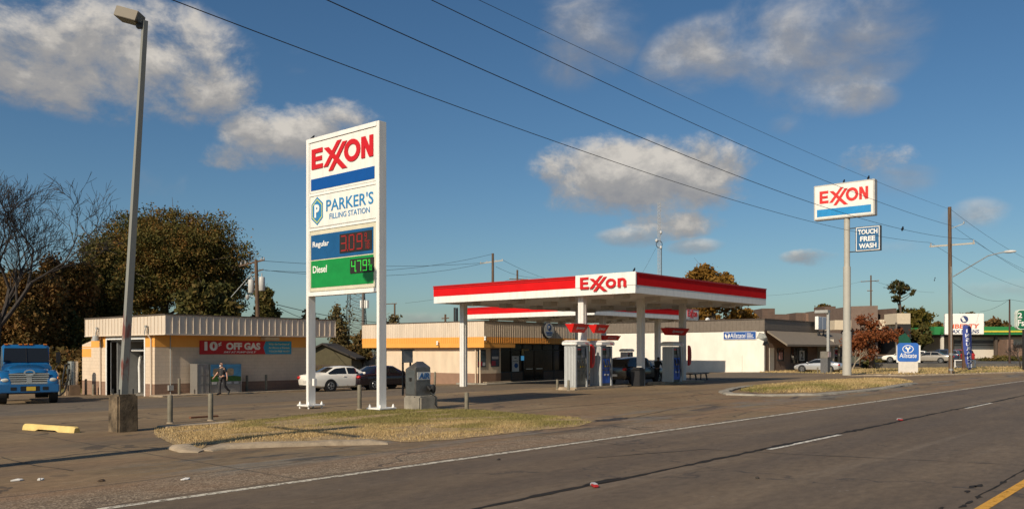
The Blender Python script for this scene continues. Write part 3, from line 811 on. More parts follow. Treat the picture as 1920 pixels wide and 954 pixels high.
# ------------------------------------------------------------------ shared materials
cream = M('cream_paint', (.66, .53, .385), .7, var=.13, scale=1.1, stretch=(1.5, 1.5, .5))
block_cream = M_brick('painted_block', (.66, .525, .385), (.63, .50, .365), (.58, .46, .335), 1, .4, .2, .014, .55, var=.17)
block_base = M_brick('brown_painted_block', (.27, .165, .11), (.25, .155, .102), (.22, .135, .09), 1, .4, .2, .014, .55, var=.12)
orange = M('orange_paint', (.78, .36, .075), .6, var=.06, scale=.8)
beige_metal = M('beige_sheet_metal', (.64, .535, .42), .5, var=.12, scale=1.2, stretch=(2, 2, .3))
trim_white = M('white_trim', (.80, .78, .73), .5, var=.07)
white = M('white_paint', (.77, .75, .70), .4, var=.10, scale=1.6, stretch=(2.5, 2.5, .5))
white_sign = M('white_sign_face', (.76, .735, .67), .35, var=.10, scale=1.5, stretch=(3, 3, .4))
red = M('red_paint', (.62, .015, .012), .4, var=.06)
deep_red = M('red_canopy', (.60, .010, .012), .75, var=.07, spec=.08, scale=1.2)
logo_red = M('emblem_red', (.55, .012, .014), .35, var=.04)
blue = M('blue_sign', (.006, .075, .29), .45, var=.06, spec=.2)
steel = M('stainless', (.42, .41, .39), .32, 1.0, var=.2, scale=3)
galv = M('galvanised', (.36, .37, .36), .45, .7, var=.2, scale=4)
grey_paint = M('grey_paint', (.33, .33, .31), .55, var=.12)
dark = M('dark_metal', (.03, .03, .03), .5, var=.2)
black = M('black_plastic', (.012, .012, .013), .45, var=.2)
rubber = M('rubber', (.016, .016, .016), .8, var=.3)
interior = M('interior_grey', (.24, .215, .18), .8, var=.2)
roofm = M('roof_felt', (.12, .105, .09), .9, var=.25)
glass_dark = M_glass('dark_glass')
shop_glass = M_glass('shop_glass', (.006, .006, .006), .12)
shop_glass.node_tree.nodes['Principled BSDF'].inputs['Specular IOR Level'].default_value = .22
brickbrown = M_brick('brown_brick', (.16, .085, .055), (.24, .13, .085), (.20, .165, .13), 1, .22, .075, .012, .5)
brickdark = M_brick('dark_brown_brick', (.105, .066, .047), (.14, .088, .063), (.10, .072, .055), 1, .24, .08, .012, .5)
wood = M('weathered_wood', (.115, .072, .044), .85, var=.35, scale=2, stretch=(6, 6, .5), bump=.4, bscale=12)
bollard_m = M('bollard_paint', (.175, .155, .112), .75, var=.2, scale=5)
dbrown = M('dark_brown_metal', (.085, .065, .05), .6, var=.15)
taupe = M('taupe_metal', (.165, .135, .105), .6, var=.12)

def WB(root):
    m = MB(); m.X = Matrix.Translation(-Vector(root.location)); return m
def loc(root, p): return Vector(p) - Vector(root.location)

# ------------------------------------------------------------------ the car wash
cw = thing('car_wash_building', 'low cream car wash building with orange band and open wash bay', 'building', (21.6, 43.7, G(43.7)))
U0, U1, V0, V1, ZB, ZT = 21.6, 31.5, 43.7, 51.5, -.75, 2.86
D0, D1, DZ = 44.85, 49.4, 2.62       # the bay opening in the wall that faces down the road
mb = WB(cw)
mb.box(U0+.2, U1, V0, V0+.2, ZB, ZT)
mb.box(U0, U0+.2, V0, D0, ZB, ZT); mb.box(U0, U0+.2, D1, V1, ZB, ZT); mb.box(U0, U0+.2, D0, D1, DZ, ZT)
mb.box(U1-.2, U1, V0+.2, V1-.2, ZB, ZT); mb.box(U0+.2, U1, V1-.2, V1, ZB, ZT)
mb.build('wall', block_cream, cw)
mb = WB(cw); mb.box(U0+.2, U1-.2, V0+.2, V1-.2, 2.5, 2.6); mb.box(U0+.2, U1-.2, V0+.2, V1-.2, ZB, G(47.5)+.03); mb.box(U0+.21, U1-.21, V0+.201, V0+.23, G(43.7), 2.5); mb.box(U1-.26, U1-.21, V0+.23, V1-.21, G(47), 2.5); mb.box(U0+.25, U1-.3, V1-.25, V1-.21, G(47), 2.5)
mb.build('bay_lining', interior, cw)
mb = WB(cw); b0, b1 = 2.19, 2.84
mb.box(U0-.006, U1+.006, V0-.006, V0, b0, b1); mb.box(U0-.006, U0, V0, D0-.12, b0, b1); mb.build('orange_band', orange, cw)
mb = WB(cw); mb.box(U0-.006, U0, D1+.12, V1, b0, b1); mb.build('orange_band', orange, cw)
mb = WB(cw); b0, b1 = ZB, .22
mb.box(U0-.006, U1+.006, V0-.006, V0, b0, b1); mb.box(U0-.006, U0, V0, D0-.12, b0, b1); mb.build('brown_base_band', block_base, cw)
mb = WB(cw); mb.box(U0-.006, U0, D1+.12, V1, b0, b1); mb.build('brown_base_band', block_base, cw)
mb = WB(cw)
mb.box(U0-.03, U0+.24, D0-.12, D0, -.6, DZ+.12); mb.box(U0-.03, U0+.24, D1, D1+.12, -.6, DZ+.12); mb.box(U0-.03, U0+.24, D0, D1, DZ, DZ+.12)
mb.build('bay_door_frame', trim_white, cw)
mb = WB(cw); mb.box(U0+.25, U0+3.2, D1-.75, D1-.70, -.55, 2.5); mb.build('bay_side_panel', grey_paint, cw)
mb = WB(cw); mb.tube([(U0+.9, D0-.1, 2.02), (U0+.9, D1-1.2, 2.02)], .07, 8); mb.build('spray_arch_bar', white, cw)
mb = WB(cw); a = atu(262, 735, U0+1.4); t_ = atu(263, 668, U0+1.4)
mb.tube([(U0+1.4, a.y, a.z), (U0+1.4, a.y+.02, a.z+.9), (U0+1.4, a.y+.05, a.z+1.5), (U0+1.4, a.y-.05, t_.z-.1), (U0+1.4, a.y-.22, t_.z+.1)], [.075, .075, .08, .08, .07], 10); mb.build('spray_hose', white, cw)
mb = WB(cw); mb.tube([(U0+1.4, a.y-.22, t_.z+.08), (U0+1.4, a.y-.42, t_.z+.5), (U0+1.5, a.y-.5, 2.45)], .085, 10); mb.build('spray_hose_bracket', black, cw)
mb = WB(cw); mb.box(U0+1.0, U0+1.1, D0+.05, D0+1.5, 2.08, 2.46); mb.build('instruction_panel', M('panel_grey', (.25, .24, .22), .5), cw)
# fascia of ribbed sheet metal
FU0, FU1, FV0, FV1, FZ0, FZ1 = 21.42, 32.25, 42.2, 51.85, 2.86, 3.86
fs = WB(cw); fs.box(FU0, FU1, FV0, FV1, FZ0, FZ1); fa = fs.build('fascia', beige_metal, cw)
rb = MB(); rb.X = Matrix.Translation(-Vector(cw.location))
n = int((FU1-FU0)/.375)
for k in range(n+1):
    u = FU0 + (FU1-FU0)*k/n; rb.box(u-.018, u+.018, FV0-.045, FV0, FZ0+.03, FZ1-.03)
n = int((FV1-FV0)/.375)
for k in range(n+1):
    v = FV0 + (FV1-FV0)*k/n; rb.box(FU0-.03, FU0, v-.02, v+.02, FZ0+.03, FZ1-.03)
rb.build('fascia_ribs', beige_metal, fa)
cp = WB(cw); cp.box(FU0-.06, FU1+.06, FV0-.06, FV1+.06, FZ1, FZ1+.05); cp.build('roof_cap', dbrown, cw)
cp = WB(cw); cp.box(FU0-.05, FU1+.05, FV0-.05, FV1+.05, FZ0-.04, FZ0); cp.build('soffit', beige_metal, cw)
# downpipes and flood lights on the bay side
for v in (D1+.75, 44.0):
    mb = WB(cw); mb.tube([(FU0-.1, v, FZ0+.35), (FU0-.13, v, FZ0+.1), (U0-.06, v, FZ0-.25), (U0-.06, v, ZB+.2)], .045, 8); mb.build('downpipe', beige_metal, cw, smooth=40)
for v in (D1+.62, 44.05):
    mb = WB(cw); mb.cbox((FU0-.12, v, FZ0+.42), .1, .14, .12); mb.tube([(FU0-.12, v, FZ0+.4), (FU0-.2, v, FZ0+.15), (FU0-.2, v, FZ0-.02)], .03, 8)
    if v > 46: mb.tube([(FU0-.2, v, FZ0), (FU0-.2, v, FZ0-.3)], [.14, .24], 14)
    mb.build('flood_light', grey_paint, cw, smooth=40)
mb = WB(cw); mb.tube([(22.45, V0-.04, ZT), (22.45, V0-.04, ZB)], .025, 8); mb.cbox((22.45, V0-.07, .0), .28, .12, .28); mb.build('conduit', grey_paint, cw)
mb = WB(cw); mb.box(28.0, 29.0, V0-.45, V0-.006, 2.62, 2.80); mb.build('wall_light', beige_metal, cw, bevel=.02)
# lean-to on the far left of the wash
mb = WB(cw); q0 = 51.5; q1 = 53.0
mb.add([(U0+.1, q0, ZB), (U0+.1, q1, ZB), (U0+.1, q1, 2.35), (U0+.1, q0, 2.62), (U1-2, q0, ZB), (U1-2, q1, ZB), (U1-2, q1, 2.35), (U1-2, q0, 2.62)], [(0,1,2,3),(7,6,5,4),(1,5,6,2),(3,2,6,7),(0,3,7,4),(0,4,5,1)])
mb.build('lean_to', block_cream, cw)
mb = WB(cw); mb.box(U0+.092, U0+.1, q0, q1, 1.62, 2.12); mb.build('orange_band', orange, cw); mb = WB(cw); mb.box(U0+.092, U0+.1, q0, q1, 2.18, 2.24); mb.build('orange_band', orange, cw)
mb = WB(cw); mb.box(U0+.092, U0+.1, q0, q1, ZB, .22); mb.build('brown_base_band', block_base, cw)

# banner on the wash wall
A0, A1 = atv(374, 650, V0-.03), atv(546, 650, V0-.03)
bz0, bz1 = atv(374, 664, V0-.03).z, atv(374, 638, V0-.03).z
bn = thing('banner', 'red and blue 10 cents off gas banner on the car wash wall', 'banner', (A0.x, V0-.03, bz0))
bw, bh = A1.x - A0.x, bz1 - bz0
mb = MB(); mb.prism([(0, 0), (bw*.70, 0), (bw*.675, bh/2), (bw*.70, bh), (0, bh)], (0, 0, 0), NV, UP, (0, -1, 0), 0, .02); mb.build('red_panel', M('banner_red', (.50, .010, .014), .45), bn)
mb = MB(); mb.prism([(bw*.70, 0), (bw, 0), (bw, bh), (bw*.70, bh), (bw*.675, bh/2)], (0, 0, 0), NV, UP, (0, -1, 0), 0, .02); mb.build('blue_panel', M('banner_blue', (.03, .30, .50), .45), bn)
off = M('banner_white', (.80, .78, .74), .5)
text('10', off, bn, (bw*.115, -.024, bh*.6), NV, bw*.135, bh*.66, .045); text('¢', off, bn, (bw*.205, -.024, bh*.74), NV, bw*.034, bh*.34, .03)
text('OFF GAS', off, bn, (bw*.455, -.024, bh*.6), NV, bw*.37, bh*.54, .05)
text('PAY AT PUMP ONLY', off, bn, (bw*.42, -.024, bh*.16), NV, bw*.35, bh*.13, .03, shear=.3)
for i, s_ in enumerate(('With the Purchase of', 'An Ultimate or Premium', 'TOUCH FREE WASH')):
    text(s_, M('banner_yellow', (.62, .60, .38), .5), bn, (bw*.855, -.024, bh*(.78-.28*i)), NV, bw*.24, bh*.15, .015)

# propane locker with printed lid, standing on the walk
L0, L1 = atv(370, 740, 42.75), atv(453, 740, 42.75)
pl = thing('gas_bottle_locker', 'steel mesh locker with a sky and grass picture against the wash wall', 'locker', (L0.x, 42.75, G(43)))
lw = L1.x - L0.x; lh = 1.70
perf = M('perforated_steel', (.33, .31, .28), .5, .6, var=.3, scale=30)
mb = MB(); mb.box(0, lw*.26, 0, .78, .06, lh); mb.build('cabinet', perf, pl, bevel=.01)
mb = MB(); mb.box(lw*.27, lw, .02, .8, .06, lh); mb.build('cabinet', perf, pl, bevel=.01)
fr = MB()
for x in (0, lw*.12, lw*.25): fr.box(x-.0, x+.02, -.02, 0, .06, lh)
for z in (.06, .6, 1.1, lh-.03): fr.box(.02, lw*.25, -.018, 0, z, z+.03)
fr.build('frame', steel, pl)
pic = M('sky_print', (.10, .33, .50), .5, var=.25, scale=3)
mb = MB(); mb.box(lw*.29, lw*.985, 0, .02, .95, lh-.04); mb.build('sky_picture', pic, pl)
mb = MB(); mb.prism([(lw*.29, .70), (lw*.985, .70), (lw*.985, .98), (lw*.8, 1.03), (lw*.6, .98), (lw*.42, 1.06), (lw*.29, 1.0)], (0, 0, 0), NV, UP, (0, -1, 0), -.019, .005); mb.build('grass_picture', M('grass_print', (.05, .14, .02), .6, var=.4, scale=8), pl)
mb = MB(); mb.box(lw*.29, lw*.985, -.008, .018, .55, .72); mb.build('caption_strip', M('caption', (.22, .21, .19), .6, var=.4, scale=14), pl)
for cx in (.42, .74):
    mb = MB(); mb.prism(chamfer_rect(lw*.15, .40, .12), (lw*cx, 0, 1.24), NV, UP, (0, -1, 0), 0, .012); mb.build('bottle_picture', M('tan_print', (.50, .34, .18), .6, var=.4, scale=7), pl)
for k in range(4):
    mb = MB(); mb.box(lw*(.33+.165*k), lw*(.43+.165*k), -.014, -.008, .57, .70); mb.build('notice', M('notice_white', (.5, .5, .48), .6, var=.3, scale=20), pl)
mb = MB(); mb.box(lw*.27, lw, -.012, .03, .5, .52); mb.box(lw*.27, lw*.285, -.012, .03, .06, lh); mb.box(lw*.985, lw, -.012, .03, .06, lh); mb.build('lid_frame', steel, pl)
# concrete walk along the wash wall
mb = MB(); mb.box(21.3, 33.5, 42.25, 43.69, -.6, G(42.3)+.07); struct(mb.build('pavement', concrete, bevel=.02))

# ------------------------------------------------------------------ the store
st = thing('convenience_store', 'cream convenience store with beige and orange fascia and dark shop windows', 'building', (43.8, 41.0, G(41)))
U0, U1, V0, V1 = 43.8, 57.3, 41.0, 50.8
RC0 = 46.25                        # where the glazed recess starts
ZB, ZT = -.8, 2.25
mb = WB(st); mb.box(U0, U0+.2, V0+.2, V1, ZB, ZT); mb.box(U0, RC0, V0, V0+.2, ZB, ZT); mb.box(U0+.2, U1, V1-.2, V1, ZB, ZT); mb.box(U1-.2, U1, V0, V1-.2, ZB, 3.9)
mb.box(RC0-.2, RC0, V0+.2, V0+1.5, ZB, ZT); mb.build('wall', cream, st)
mb = WB(st); mb.box(U0-.006, U0, V0-.006, V1, ZB, .37); mb.box(U0, RC0, V0-.006, V0, ZB, .37); mb.build('brown_base_band', M('brown_paint', (.27, .165, .11), .75, var=.1), st)
fz0, fzm, fz1 = 2.22, 2.96, 4.06
ru0, ru1, rv0, rv1 = 43.42, 57.6, 40.05, 53.3
gz = 2.52                          # underside over the recess is higher
mb = WB(st); mb.box(ru0, ru1, rv0, rv1, fzm, fz1); f1 = mb.build('fascia', beige_metal, st)
mb = WB(st); mb.box(ru0, RC0+.5, rv0, rv1, fz0, fzm); mb.box(RC0+.5, ru1, rv0, rv1, gz, fzm); f2 = mb.build('orange_fascia_band', orange, st)
for (o, za, zb, mat_) in ((f1, fzm+.01, fz1-.04, beige_metal), (f2, gz+.02, fzm-.005, orange)):
    rb = MB(); rb.X = Matrix.Translation(-Vector(st.location))
    n = int((ru1-ru0)/.2)
    for k in range(n+1):
        u = ru0 + (ru1-ru0)*k/n; rb.box(u-.014, u+.014, rv0-.02, rv0, za, zb)
    n = int((rv1-rv0)/.2)
    for k in range(n+1):
        v = rv0 + (rv1-rv0)*k/n; rb.box(ru0-.02, ru0, v-.014, v+.014, za, zb)
    rb.build('fascia_ribs', mat_, o)
mb = WB(st); mb.box(ru0-.05, ru1+.05, rv0-.05, rv1+.05, fz1, fz1+.05); mb.build('roof_cap', dbrown, st)
# the glazed front
GV = V0 + 1.5
mb = WB(st); mb.box(RC0, U1-.2, GV, GV+.06, .35, 2.5); mb.build('shop_window', shop_glass, st)
mb = WB(st); mb.box(RC0, U1-.2, GV-.05, GV+.1, -.5, .35); mb.build('stall_riser', M('brown_riser', (.12, .075, .05), .7), st)
mb = WB(st)
for u in (46.3, 47.75, 49.1, 50.5, 51.75, 53.0, 54.4, 55.7, 57.0): mb.box(u-.04, u+.04, GV-.07, GV-.051, -.4, 2.5)
mb.box(RC0, U1-.2, GV-.075, GV-.051, 2.0, 2.08); mb.box(RC0, U1-.2, GV-.075, GV-.051, .33, .40)
mb.build('window_frame', black, st)
for u in (50.55, 51.8):
    mb = WB(st); mb.box(u+.02, u+1.17, GV-.11, GV-.078, -.38, 1.98); dr = mb.build('door', shop_glass, st)
    mb = WB(st); mb.box(u+.2, u+1.0, GV-.16, GV-.115, .55, .60); mb.build('push_bar', steel, dr)
mb = WB(st); mb.box(RC0+.01, U1-.21, GV+.1, GV+.3, 0, 2.4); mb.build('store_interior', interior, st)
for (x0, x1, y0, y1, nm) in ((960, 973, 667, 696, 'window_poster'), (982.5, 995, 666, 694, 'window_poster')):
    a, b = atv(x0, y1, GV-.09), atv(x1, y0, GV-.09)
    pr = thing(nm, 'white advert with a round blue seal in the shop window' if x0 < 970 else 'white advert with a dark red picture in the shop window', 'poster', (a.x, GV-.09, a.z))
    w_, h_ = b.x-a.x, b.z-a.z
    mb = MB(); mb.box(0, w_, 0, .01, 0, h_); mb.build('sheet', M('paper', (.62, .62, .62), .6), pr)
    if x0 < 970:
        mb = MB(); mb.prism(circle(w_*.28, 16, h_*.16), (w_*.6, 0, h_*.38), NV, UP, (0, -1, 0), 0, .006); mb.build('seal', blue, pr)
    else:
        mb = MB(); mb.prism(chamfer_rect(w_*.7, h_*.42, .1), (w_*.5, 0, h_*.36), NV, UP, (0, -1, 0), 0, .006); mb.build('picture', M('maroon', (.10, .03, .03), .5), pr)
    mb = MB(); mb.box(w_*.1, w_*.9, -.005, 0, h_*.64, h_*.67); mb.box(w_*.35, w_*.65, -.005, 0, h_*.85, h_*.9); mb.build('print_line', black, pr)
mb = WB(st); a = atv(981, 671, GV-.09); mb.cbox((a.x, GV-.085, a.z), .5, .02, .35); o = mb.build('lit_sign', M_emit('blue_glow', (.10, .45, .8), .35), st)
mb = WB(st); a = atv(985, 660, GV-.09); mb.cbox((a.x, GV-.085, a.z), .9, .02, .5); mb.build('menu_board', M('menu', (.30, .22, .10), .6, var=.5, scale=6), st)
# film posters on the lit pier
for i, (x0, x1, y0, y1, lab) in enumerate(((895.5, 911, 655, 688, 'dark poster with red foot near the store corner'), (920.5, 936, 653, 687, 'dark blue poster beside the shop window recess'))):
    a, b = atv(x0, y1, V0-.03), atv(x1, y0, V0-.03); w_, h_ = b.x-a.x, b.z-a.z
    pr = thing('poster', lab, 'poster', (a.x, V0-.03, a.z))
    mb = MB(); mb.box(0, w_, -.005, .02, 0, h_); mb.build('frame', dark, pr)
    mb = MB(); mb.box(.04, w_-.04, -.012, -.006, .05, h_-.05); mb.build('print', M('poster_%s' % ('green', 'navy')[i], ((.05, .07, .08), (.03, .035, .07))[i], .3, var=.8, scale=5), pr)
    mb = MB(); mb.box(.06, w_*.55, -.016, -.013, .08, h_*.32); mb.build('red_block', M('poster_red', (.35, .02, .04), .4), pr)
    mb = MB(); mb.box(w_*.6, w_-.08, -.016, -.013, .1, h_*.26) if i == 0 else mb.box(.1, w_-.1, -.016, -.013, h_*.42, h_*.56); mb.build('white_block', M('poster_white', (.5, .5, .52), .5, var=.3, scale=30), pr)
    for s_ in ((),):
        pass
# round wall sign
a = atv(1027, 619, rv0-.12)
rs = thing('round_sign', 'round white sign with blue shield on the store fascia', 'sign', (a.x, rv0-.03, a.z))
mb = MB(); mb.prism(circle(.62, 32, .62), (0, 0, 0), NV, UP, (0, -1, 0), 0, .22); mb.build('drum', black, rs, smooth=40)
mb = MB(); mb.prism(circle(.58, 32, .58), (0, 0, 0), NV, UP, (0, -1, 0), .221, .23); mb.build('face', M('sign_face_grey', (.55, .55, .53), .5), rs)
hexs = lambda r: [(r*.75*math.cos(math.radians(30+60*k))*1.1, r*math.sin(math.radians(30+60*k))) for k in range(6)]
mb = MB(); mb.prism(hexs(.29), (0, 0, .22), NV, UP, (0, -1, 0), .231, .24); mb.build('shield', blue, rs)
text('P', white, rs, (0, -.245, .22), NV, .16, .26, .02); text("PARKER'S", blue, rs, (0, -.236, -.18), NV, .8, .14, .02); text("FILLING STATION", blue, rs, (0, -.236, -.34), NV, .62, .07, .01)
# pipes, flood lamp, meter on the lit side wall
mb = WB(st)
for (u, v) in ((43.72, 41.15), (43.72, 40.72)): mb.tube([(u, v, 2.2), (u, v, -.36)], .05, 8)
mb.build('downpipe', cream, st, smooth=40)
for (u, v, z) in ((43.36, 44.6, 2.62), (43.5, 39.98, 2.92)):
    mb = WB(st); mb.ball((u-.1, v-.05, z), .09); mb.cyl((u, v, z), (u-.1, v, z-.02), .03); mb.tube([(u-.1, v-.05, z-.05), (u-.16, v-.1, z-.22)], [.05, .09], 10); mb.build('flood_lamp', trim_white, st, smooth=40)
# roof plant seen over the parapet
for px_ in (852.5, 857):
    q = atv(px_, 600, 50.0); mb = WB(st); mb.cyl((q.x, 50.0, 4.1), (q.x, 50.0, 5.6), .09); mb.build('vent_pipe', dark, st)
mb = MB(); mb.box(43.2, 58, 39.6, 42.6, -.7, G(39.6)+.06); struct(mb.build('pavement', conc_grey, bevel=.02))
mb = MB(); mb.box(30.2, 43.7, 47.6, 49.4, -.8, G(47.6)+.07); struct(mb.build('kerb', concrete, bevel=.02))
# store front wood bench ledge at the pier
mb = WB(st); mb.box(44.3, 47.0, 40.62, 40.95, -.34, -.22); mb.build('step', concrete, st)

# ------------------------------------------------------------------ house roof between the two
hb = thing('house', 'small khaki house with dark gable roof behind the parked cars', 'house', tuple(dp(615, 685, 84)) )
hb.rotation_euler = (0, 0, math.atan2(-FX, FY) )
w_ = 3.1
mb = MB(); mb.box(-w_*.95, w_*.75, 0, 8, -2, 1.0); mb.add([(-w_*.95, 0, 1.0), (w_*.75, 0, 1.0), (-.5, 0, 2.05)], [(0, 1, 2)]); mb.build('wall', M('khaki', (.085, .072, .038), .85, var=.2), hb)
mb = MB()
for (x0, z0, x1, z1) in ((-w_*1.1, .78, -.5, 2.25), (-.5, 2.25, w_*.92, .78)):
    mb.add([(x0, -.4, z0), (x1, -.4, z1), (x1, 8, z1), (x0, 8, z0), (x0, -.4, z0-.16), (x1, -.4, z1-.16), (x1, 8, z1-.16), (x0, 8, z0-.16)], [(0,1,2,3),(4,5,6,7),(0,1,5,4),(1,2,6,5),(2,3,7,6),(3,0,4,7)])
mb.build('roof', M('dark_shingle', (.05, .042, .035), .9, var=.3, scale=8), hb)
mb = MB(); mb.box(-w_*.9, w_*.7, -.05, -.002, -2, .05); mb.build('garage_door', M('brown_door', (.07, .05, .035), .8), hb)
mb = MB()
hb2 = thing('shed', 'low shed with pale roof behind the dark sedan', 'shed', tuple(dp(650, 682, 96)))
hb2.rotation_euler = hb.rotation_euler
mb = MB(); mb.box(-1.8, 2.6, 0, 4, -2, .6); mb.build('wall', M('shed_wall', (.22, .17, .12), .9), hb2)
mb = MB(); mb.add([(-2, -.2, .55), (2.8, -.2, .55), (2.8, 2, 1.2), (-2, 2, 1.2), (-2, 4.2, .55), (2.8, 4.2, .55)], [(0,1,2,3),(3,2,5,4),(0,3,4),(1,5,2)]); mb.build('roof', M('pale_roof', (.33, .27, .22), .8), hb2)

# ------------------------------------------------------------------ insurance office at the right
ob = thing('insurance_office', 'white walled office with brown brick front and sloping taupe canopy', 'building', (89.0, 40.0, G(40)))
U0, U1, V0, V1 = 89.0, 104.5, 40.0, 61.0
OM = M('office_white', (.80, .745, .65), .7, var=.09, scale=.9, stretch=(1, 1, .5))
mb = WB(ob); mb.box(U0, U0+.3, V0, V1, -1.0, 4.2); mb.build('side_wall', OM, ob)
a = atu(1391, 680, 88.96); mb = WB(ob); mb.tube([(88.96, a.y, -.4), (88.96, a.y, 1.5)], .05, 6); mb.build('conduit', OM, ob)
mb = WB(ob); mb.box(U0+.3, U1, V0+.05, V0+.4, -1.0, 4.2); mb.box(U1-.3, U1, V0+.4, V1, -1, 4.2); mb.build('front_wall', brickbrown, ob)
mb = WB(ob); mb.box(U0-.12, U1+.2, V0-.1, V1+.1, 4.2, 5.45); pf = mb.build('parapet', taupe, ob)
rb = MB(); rb.X = Matrix.Translation(-Vector(ob.location))
for k in range(46): rb.box(U0-.15, U0-.12, V0 + k*.46, V0 + k*.46+.04, 4.25, 5.4)
rb.build('parapet_ribs', taupe, pf)
mb = WB(ob); mb.box(U0-.2, U1+.28, V0-.18, V1+.18, 5.45, 5.55); mb.box(U0-.2, U1+.2, V0-.17, V0-.1, 4.15, 4.3); mb.build('roof_cap', dbrown, ob)
def awning(root, u0, u1, v, z0, z1, out_, mat_):
    mb = WB(root)
    mb.add([(u0, v, z1), (u1, v, z1), (u1+.6, v-out_, z0), (u0-.1, v-out_, z0), (u0, v, z1-.2), (u1, v, z1-.2), (u1+.6, v-out_, z0-.22), (u0-.1, v-out_, z0-.22)], [(0,1,2,3),(7,6,5,4),(3,2,6,7),(0,3,7,4),(1,5,6,2),(0,4,5,1)])
    return mb.build('awning', mat_, root)
aw = M('awning_taupe', (.20, .165, .125), .75, var=.08)
awning(ob, 89.4, 104.2, 39.88, 2.7, 4.25, 2.4, aw)
mb = WB(ob); mb.box(90.4, 91.6, 39.98, 40.05, -.3, 2.3); mb.build('door', M('pale_door', (.45, .40, .33), .6), ob)
for (a, b, c, d_) in ((92.6, 94.2, .8, 2.2), (96.4, 101.2, .55, 2.3)):
    mb = WB(ob); mb.box(a, b, 39.97, 40.05, c, d_); wn = mb.build('window', glass_dark, ob)
    mb = WB(ob)
    for u in np.linspace(a, b, 3 if b-a < 3 else 4): mb.box(u-.05, u+.05, 39.94, 39.968, c, d_)
    mb.box(a, b, 39.94, 39.968, d_, d_+.08); mb.build('window_frame', dark, wn)
mb = WB(ob); mb.box(92.9, 93.8, 39.95, 39.965, 1.0, 1.8); mb.build('window_card', M('pink_card', (.5, .25, .22), .6), ob)
mb = WB(ob); mb.box(98.7, 100.2, 39.92, 39.935, .8, 2.0); mb.build('number_board', M('notice_white', (.5, .5, .48), .6), ob)
text('2', black, ob, loc(ob, (99.45, 39.91, 1.4)), NV, .8, .95, .03)
mb = WB(ob)
for u in (102.6, 103.6): mb.box(u, u+.22, 37.7, 37.9, -.4, 2.6)
mb.build('canopy_post', M('pale_post', (.42, .38, .31), .7), ob)
# second half of the same row with its own canopy
ob2 = thing('brick_shop', 'dark brick shop with a second taupe canopy beside the office', 'building', (104.6, 40.2, G(40)))
mb = WB(ob2); mb.box(104.6, 113.5, 40.2, 55, -1, 4.3); mb.build('wall', brickbrown, ob2)
awning(ob2, 105.4, 112.6, 40.1, 2.6, 4.3, 2.6, aw)
mb = WB(ob2); mb.box(105.2, 112.4, 40.1, 40.19, -.4, 2.4); mb.build('shop_window', glass_dark, ob2)
mb = WB(ob2); mb.box(104.62, 104.9, 38.0, 40.19, -.5, 3.4); mb.box(107.0, 107.2, 38.2, 38.4, -.5, 2.6); mb.box(109.6, 109.8, 38.2, 38.4, -.5, 2.6); mb.build('pier', M('pale_post', (.42, .38, .31), .7), ob2)
mb = WB(ob2); mb.box(104.6, 113.5, 42, 55, 4.3, 4.6); mb.build('roof', roofm, ob2)
# roof sign box between them
p = dp(1539, 606, 104)
bs = thing('box_sign', 'blank pale blue box sign standing on the brick shop roof', 'sign', (p.x, p.y, p.z-.78))
mb = MB(); mb.box(-1.35, 1.35, -.2, .2, 0, 1.6); mb.build('case', white, bs, bevel=.02)
mb = MB(); mb.box(-1.25, -.12, -.215, -.201, .1, 1.5); mb.box(.12, 1.25, -.215, -.201, .1, 1.5); mb.build('face', M('pale_blue_face', (.40, .45, .55), .3, var=.1), bs)
for x in (-.95, .95):
    mb = MB(); mb.box(x-.05, x+.05, -.05, .05, -1.4, 0); mb.build('leg', dark, bs)
# the sign on the white wall
a0, a1 = atu(1356, 629, 88.9), atu(1418, 628, 88.9)
ws = thing('wall_sign', 'blue insurance sign screwed to the white office wall', 'sign', (88.97, a0.y, a0.z))
wv = a0.y - a1.y; wh = 15.5*94/FOC
mb = MB(); mb.box(-.06, 0, -wv, 0, -wh/2, wh/2); mb.build('frame', white, ws)
mb = MB(); mb.box(-.075, -.061, -wv+.06, -.06, -wh/2+.05, wh/2-.05); mb.build('panel', M('insurer_blue', (.02, .085, .30), .4), ws)
text('Allstate', white, ws, (-.08, -wv*.44, 0), NU, wv*.46, wh*.60, .0, shear=.12)
mb = MB(); mb.prism(circle(wh*.34, 20), (-.076, -wv*.13, 0), NU, UP, (-1, 0, 0), 0, .01); mb.build('emblem_disc', white, ws)
mb = MB(); mb.prism([(-.05, -.3), (.05, -.3), (.05, 0), (.22, .2), (.0, .3), (-.22, .2), (-.05, 0)], (-.087, -wv*.13, 0), NU, UP, (-1, 0, 0), 0, .004); mb.build('emblem_hands', M('insurer_blue'), ws)
mb = MB(); mb.box(-.08, -.076, -wv*.69, -wv*.685, -wh*.3, wh*.3); mb.build('divider', white, ws)
mb = MB()
for k, (l_, z_) in enumerate(((.12, .22), (.19, .07), (.17, -.1), (.21, -.26))): mb.box(-.08, -.076, -wv*(.72+l_), -wv*.72, wh*z_-.03, wh*z_+.03)
mb.build('small_print', white, ws)
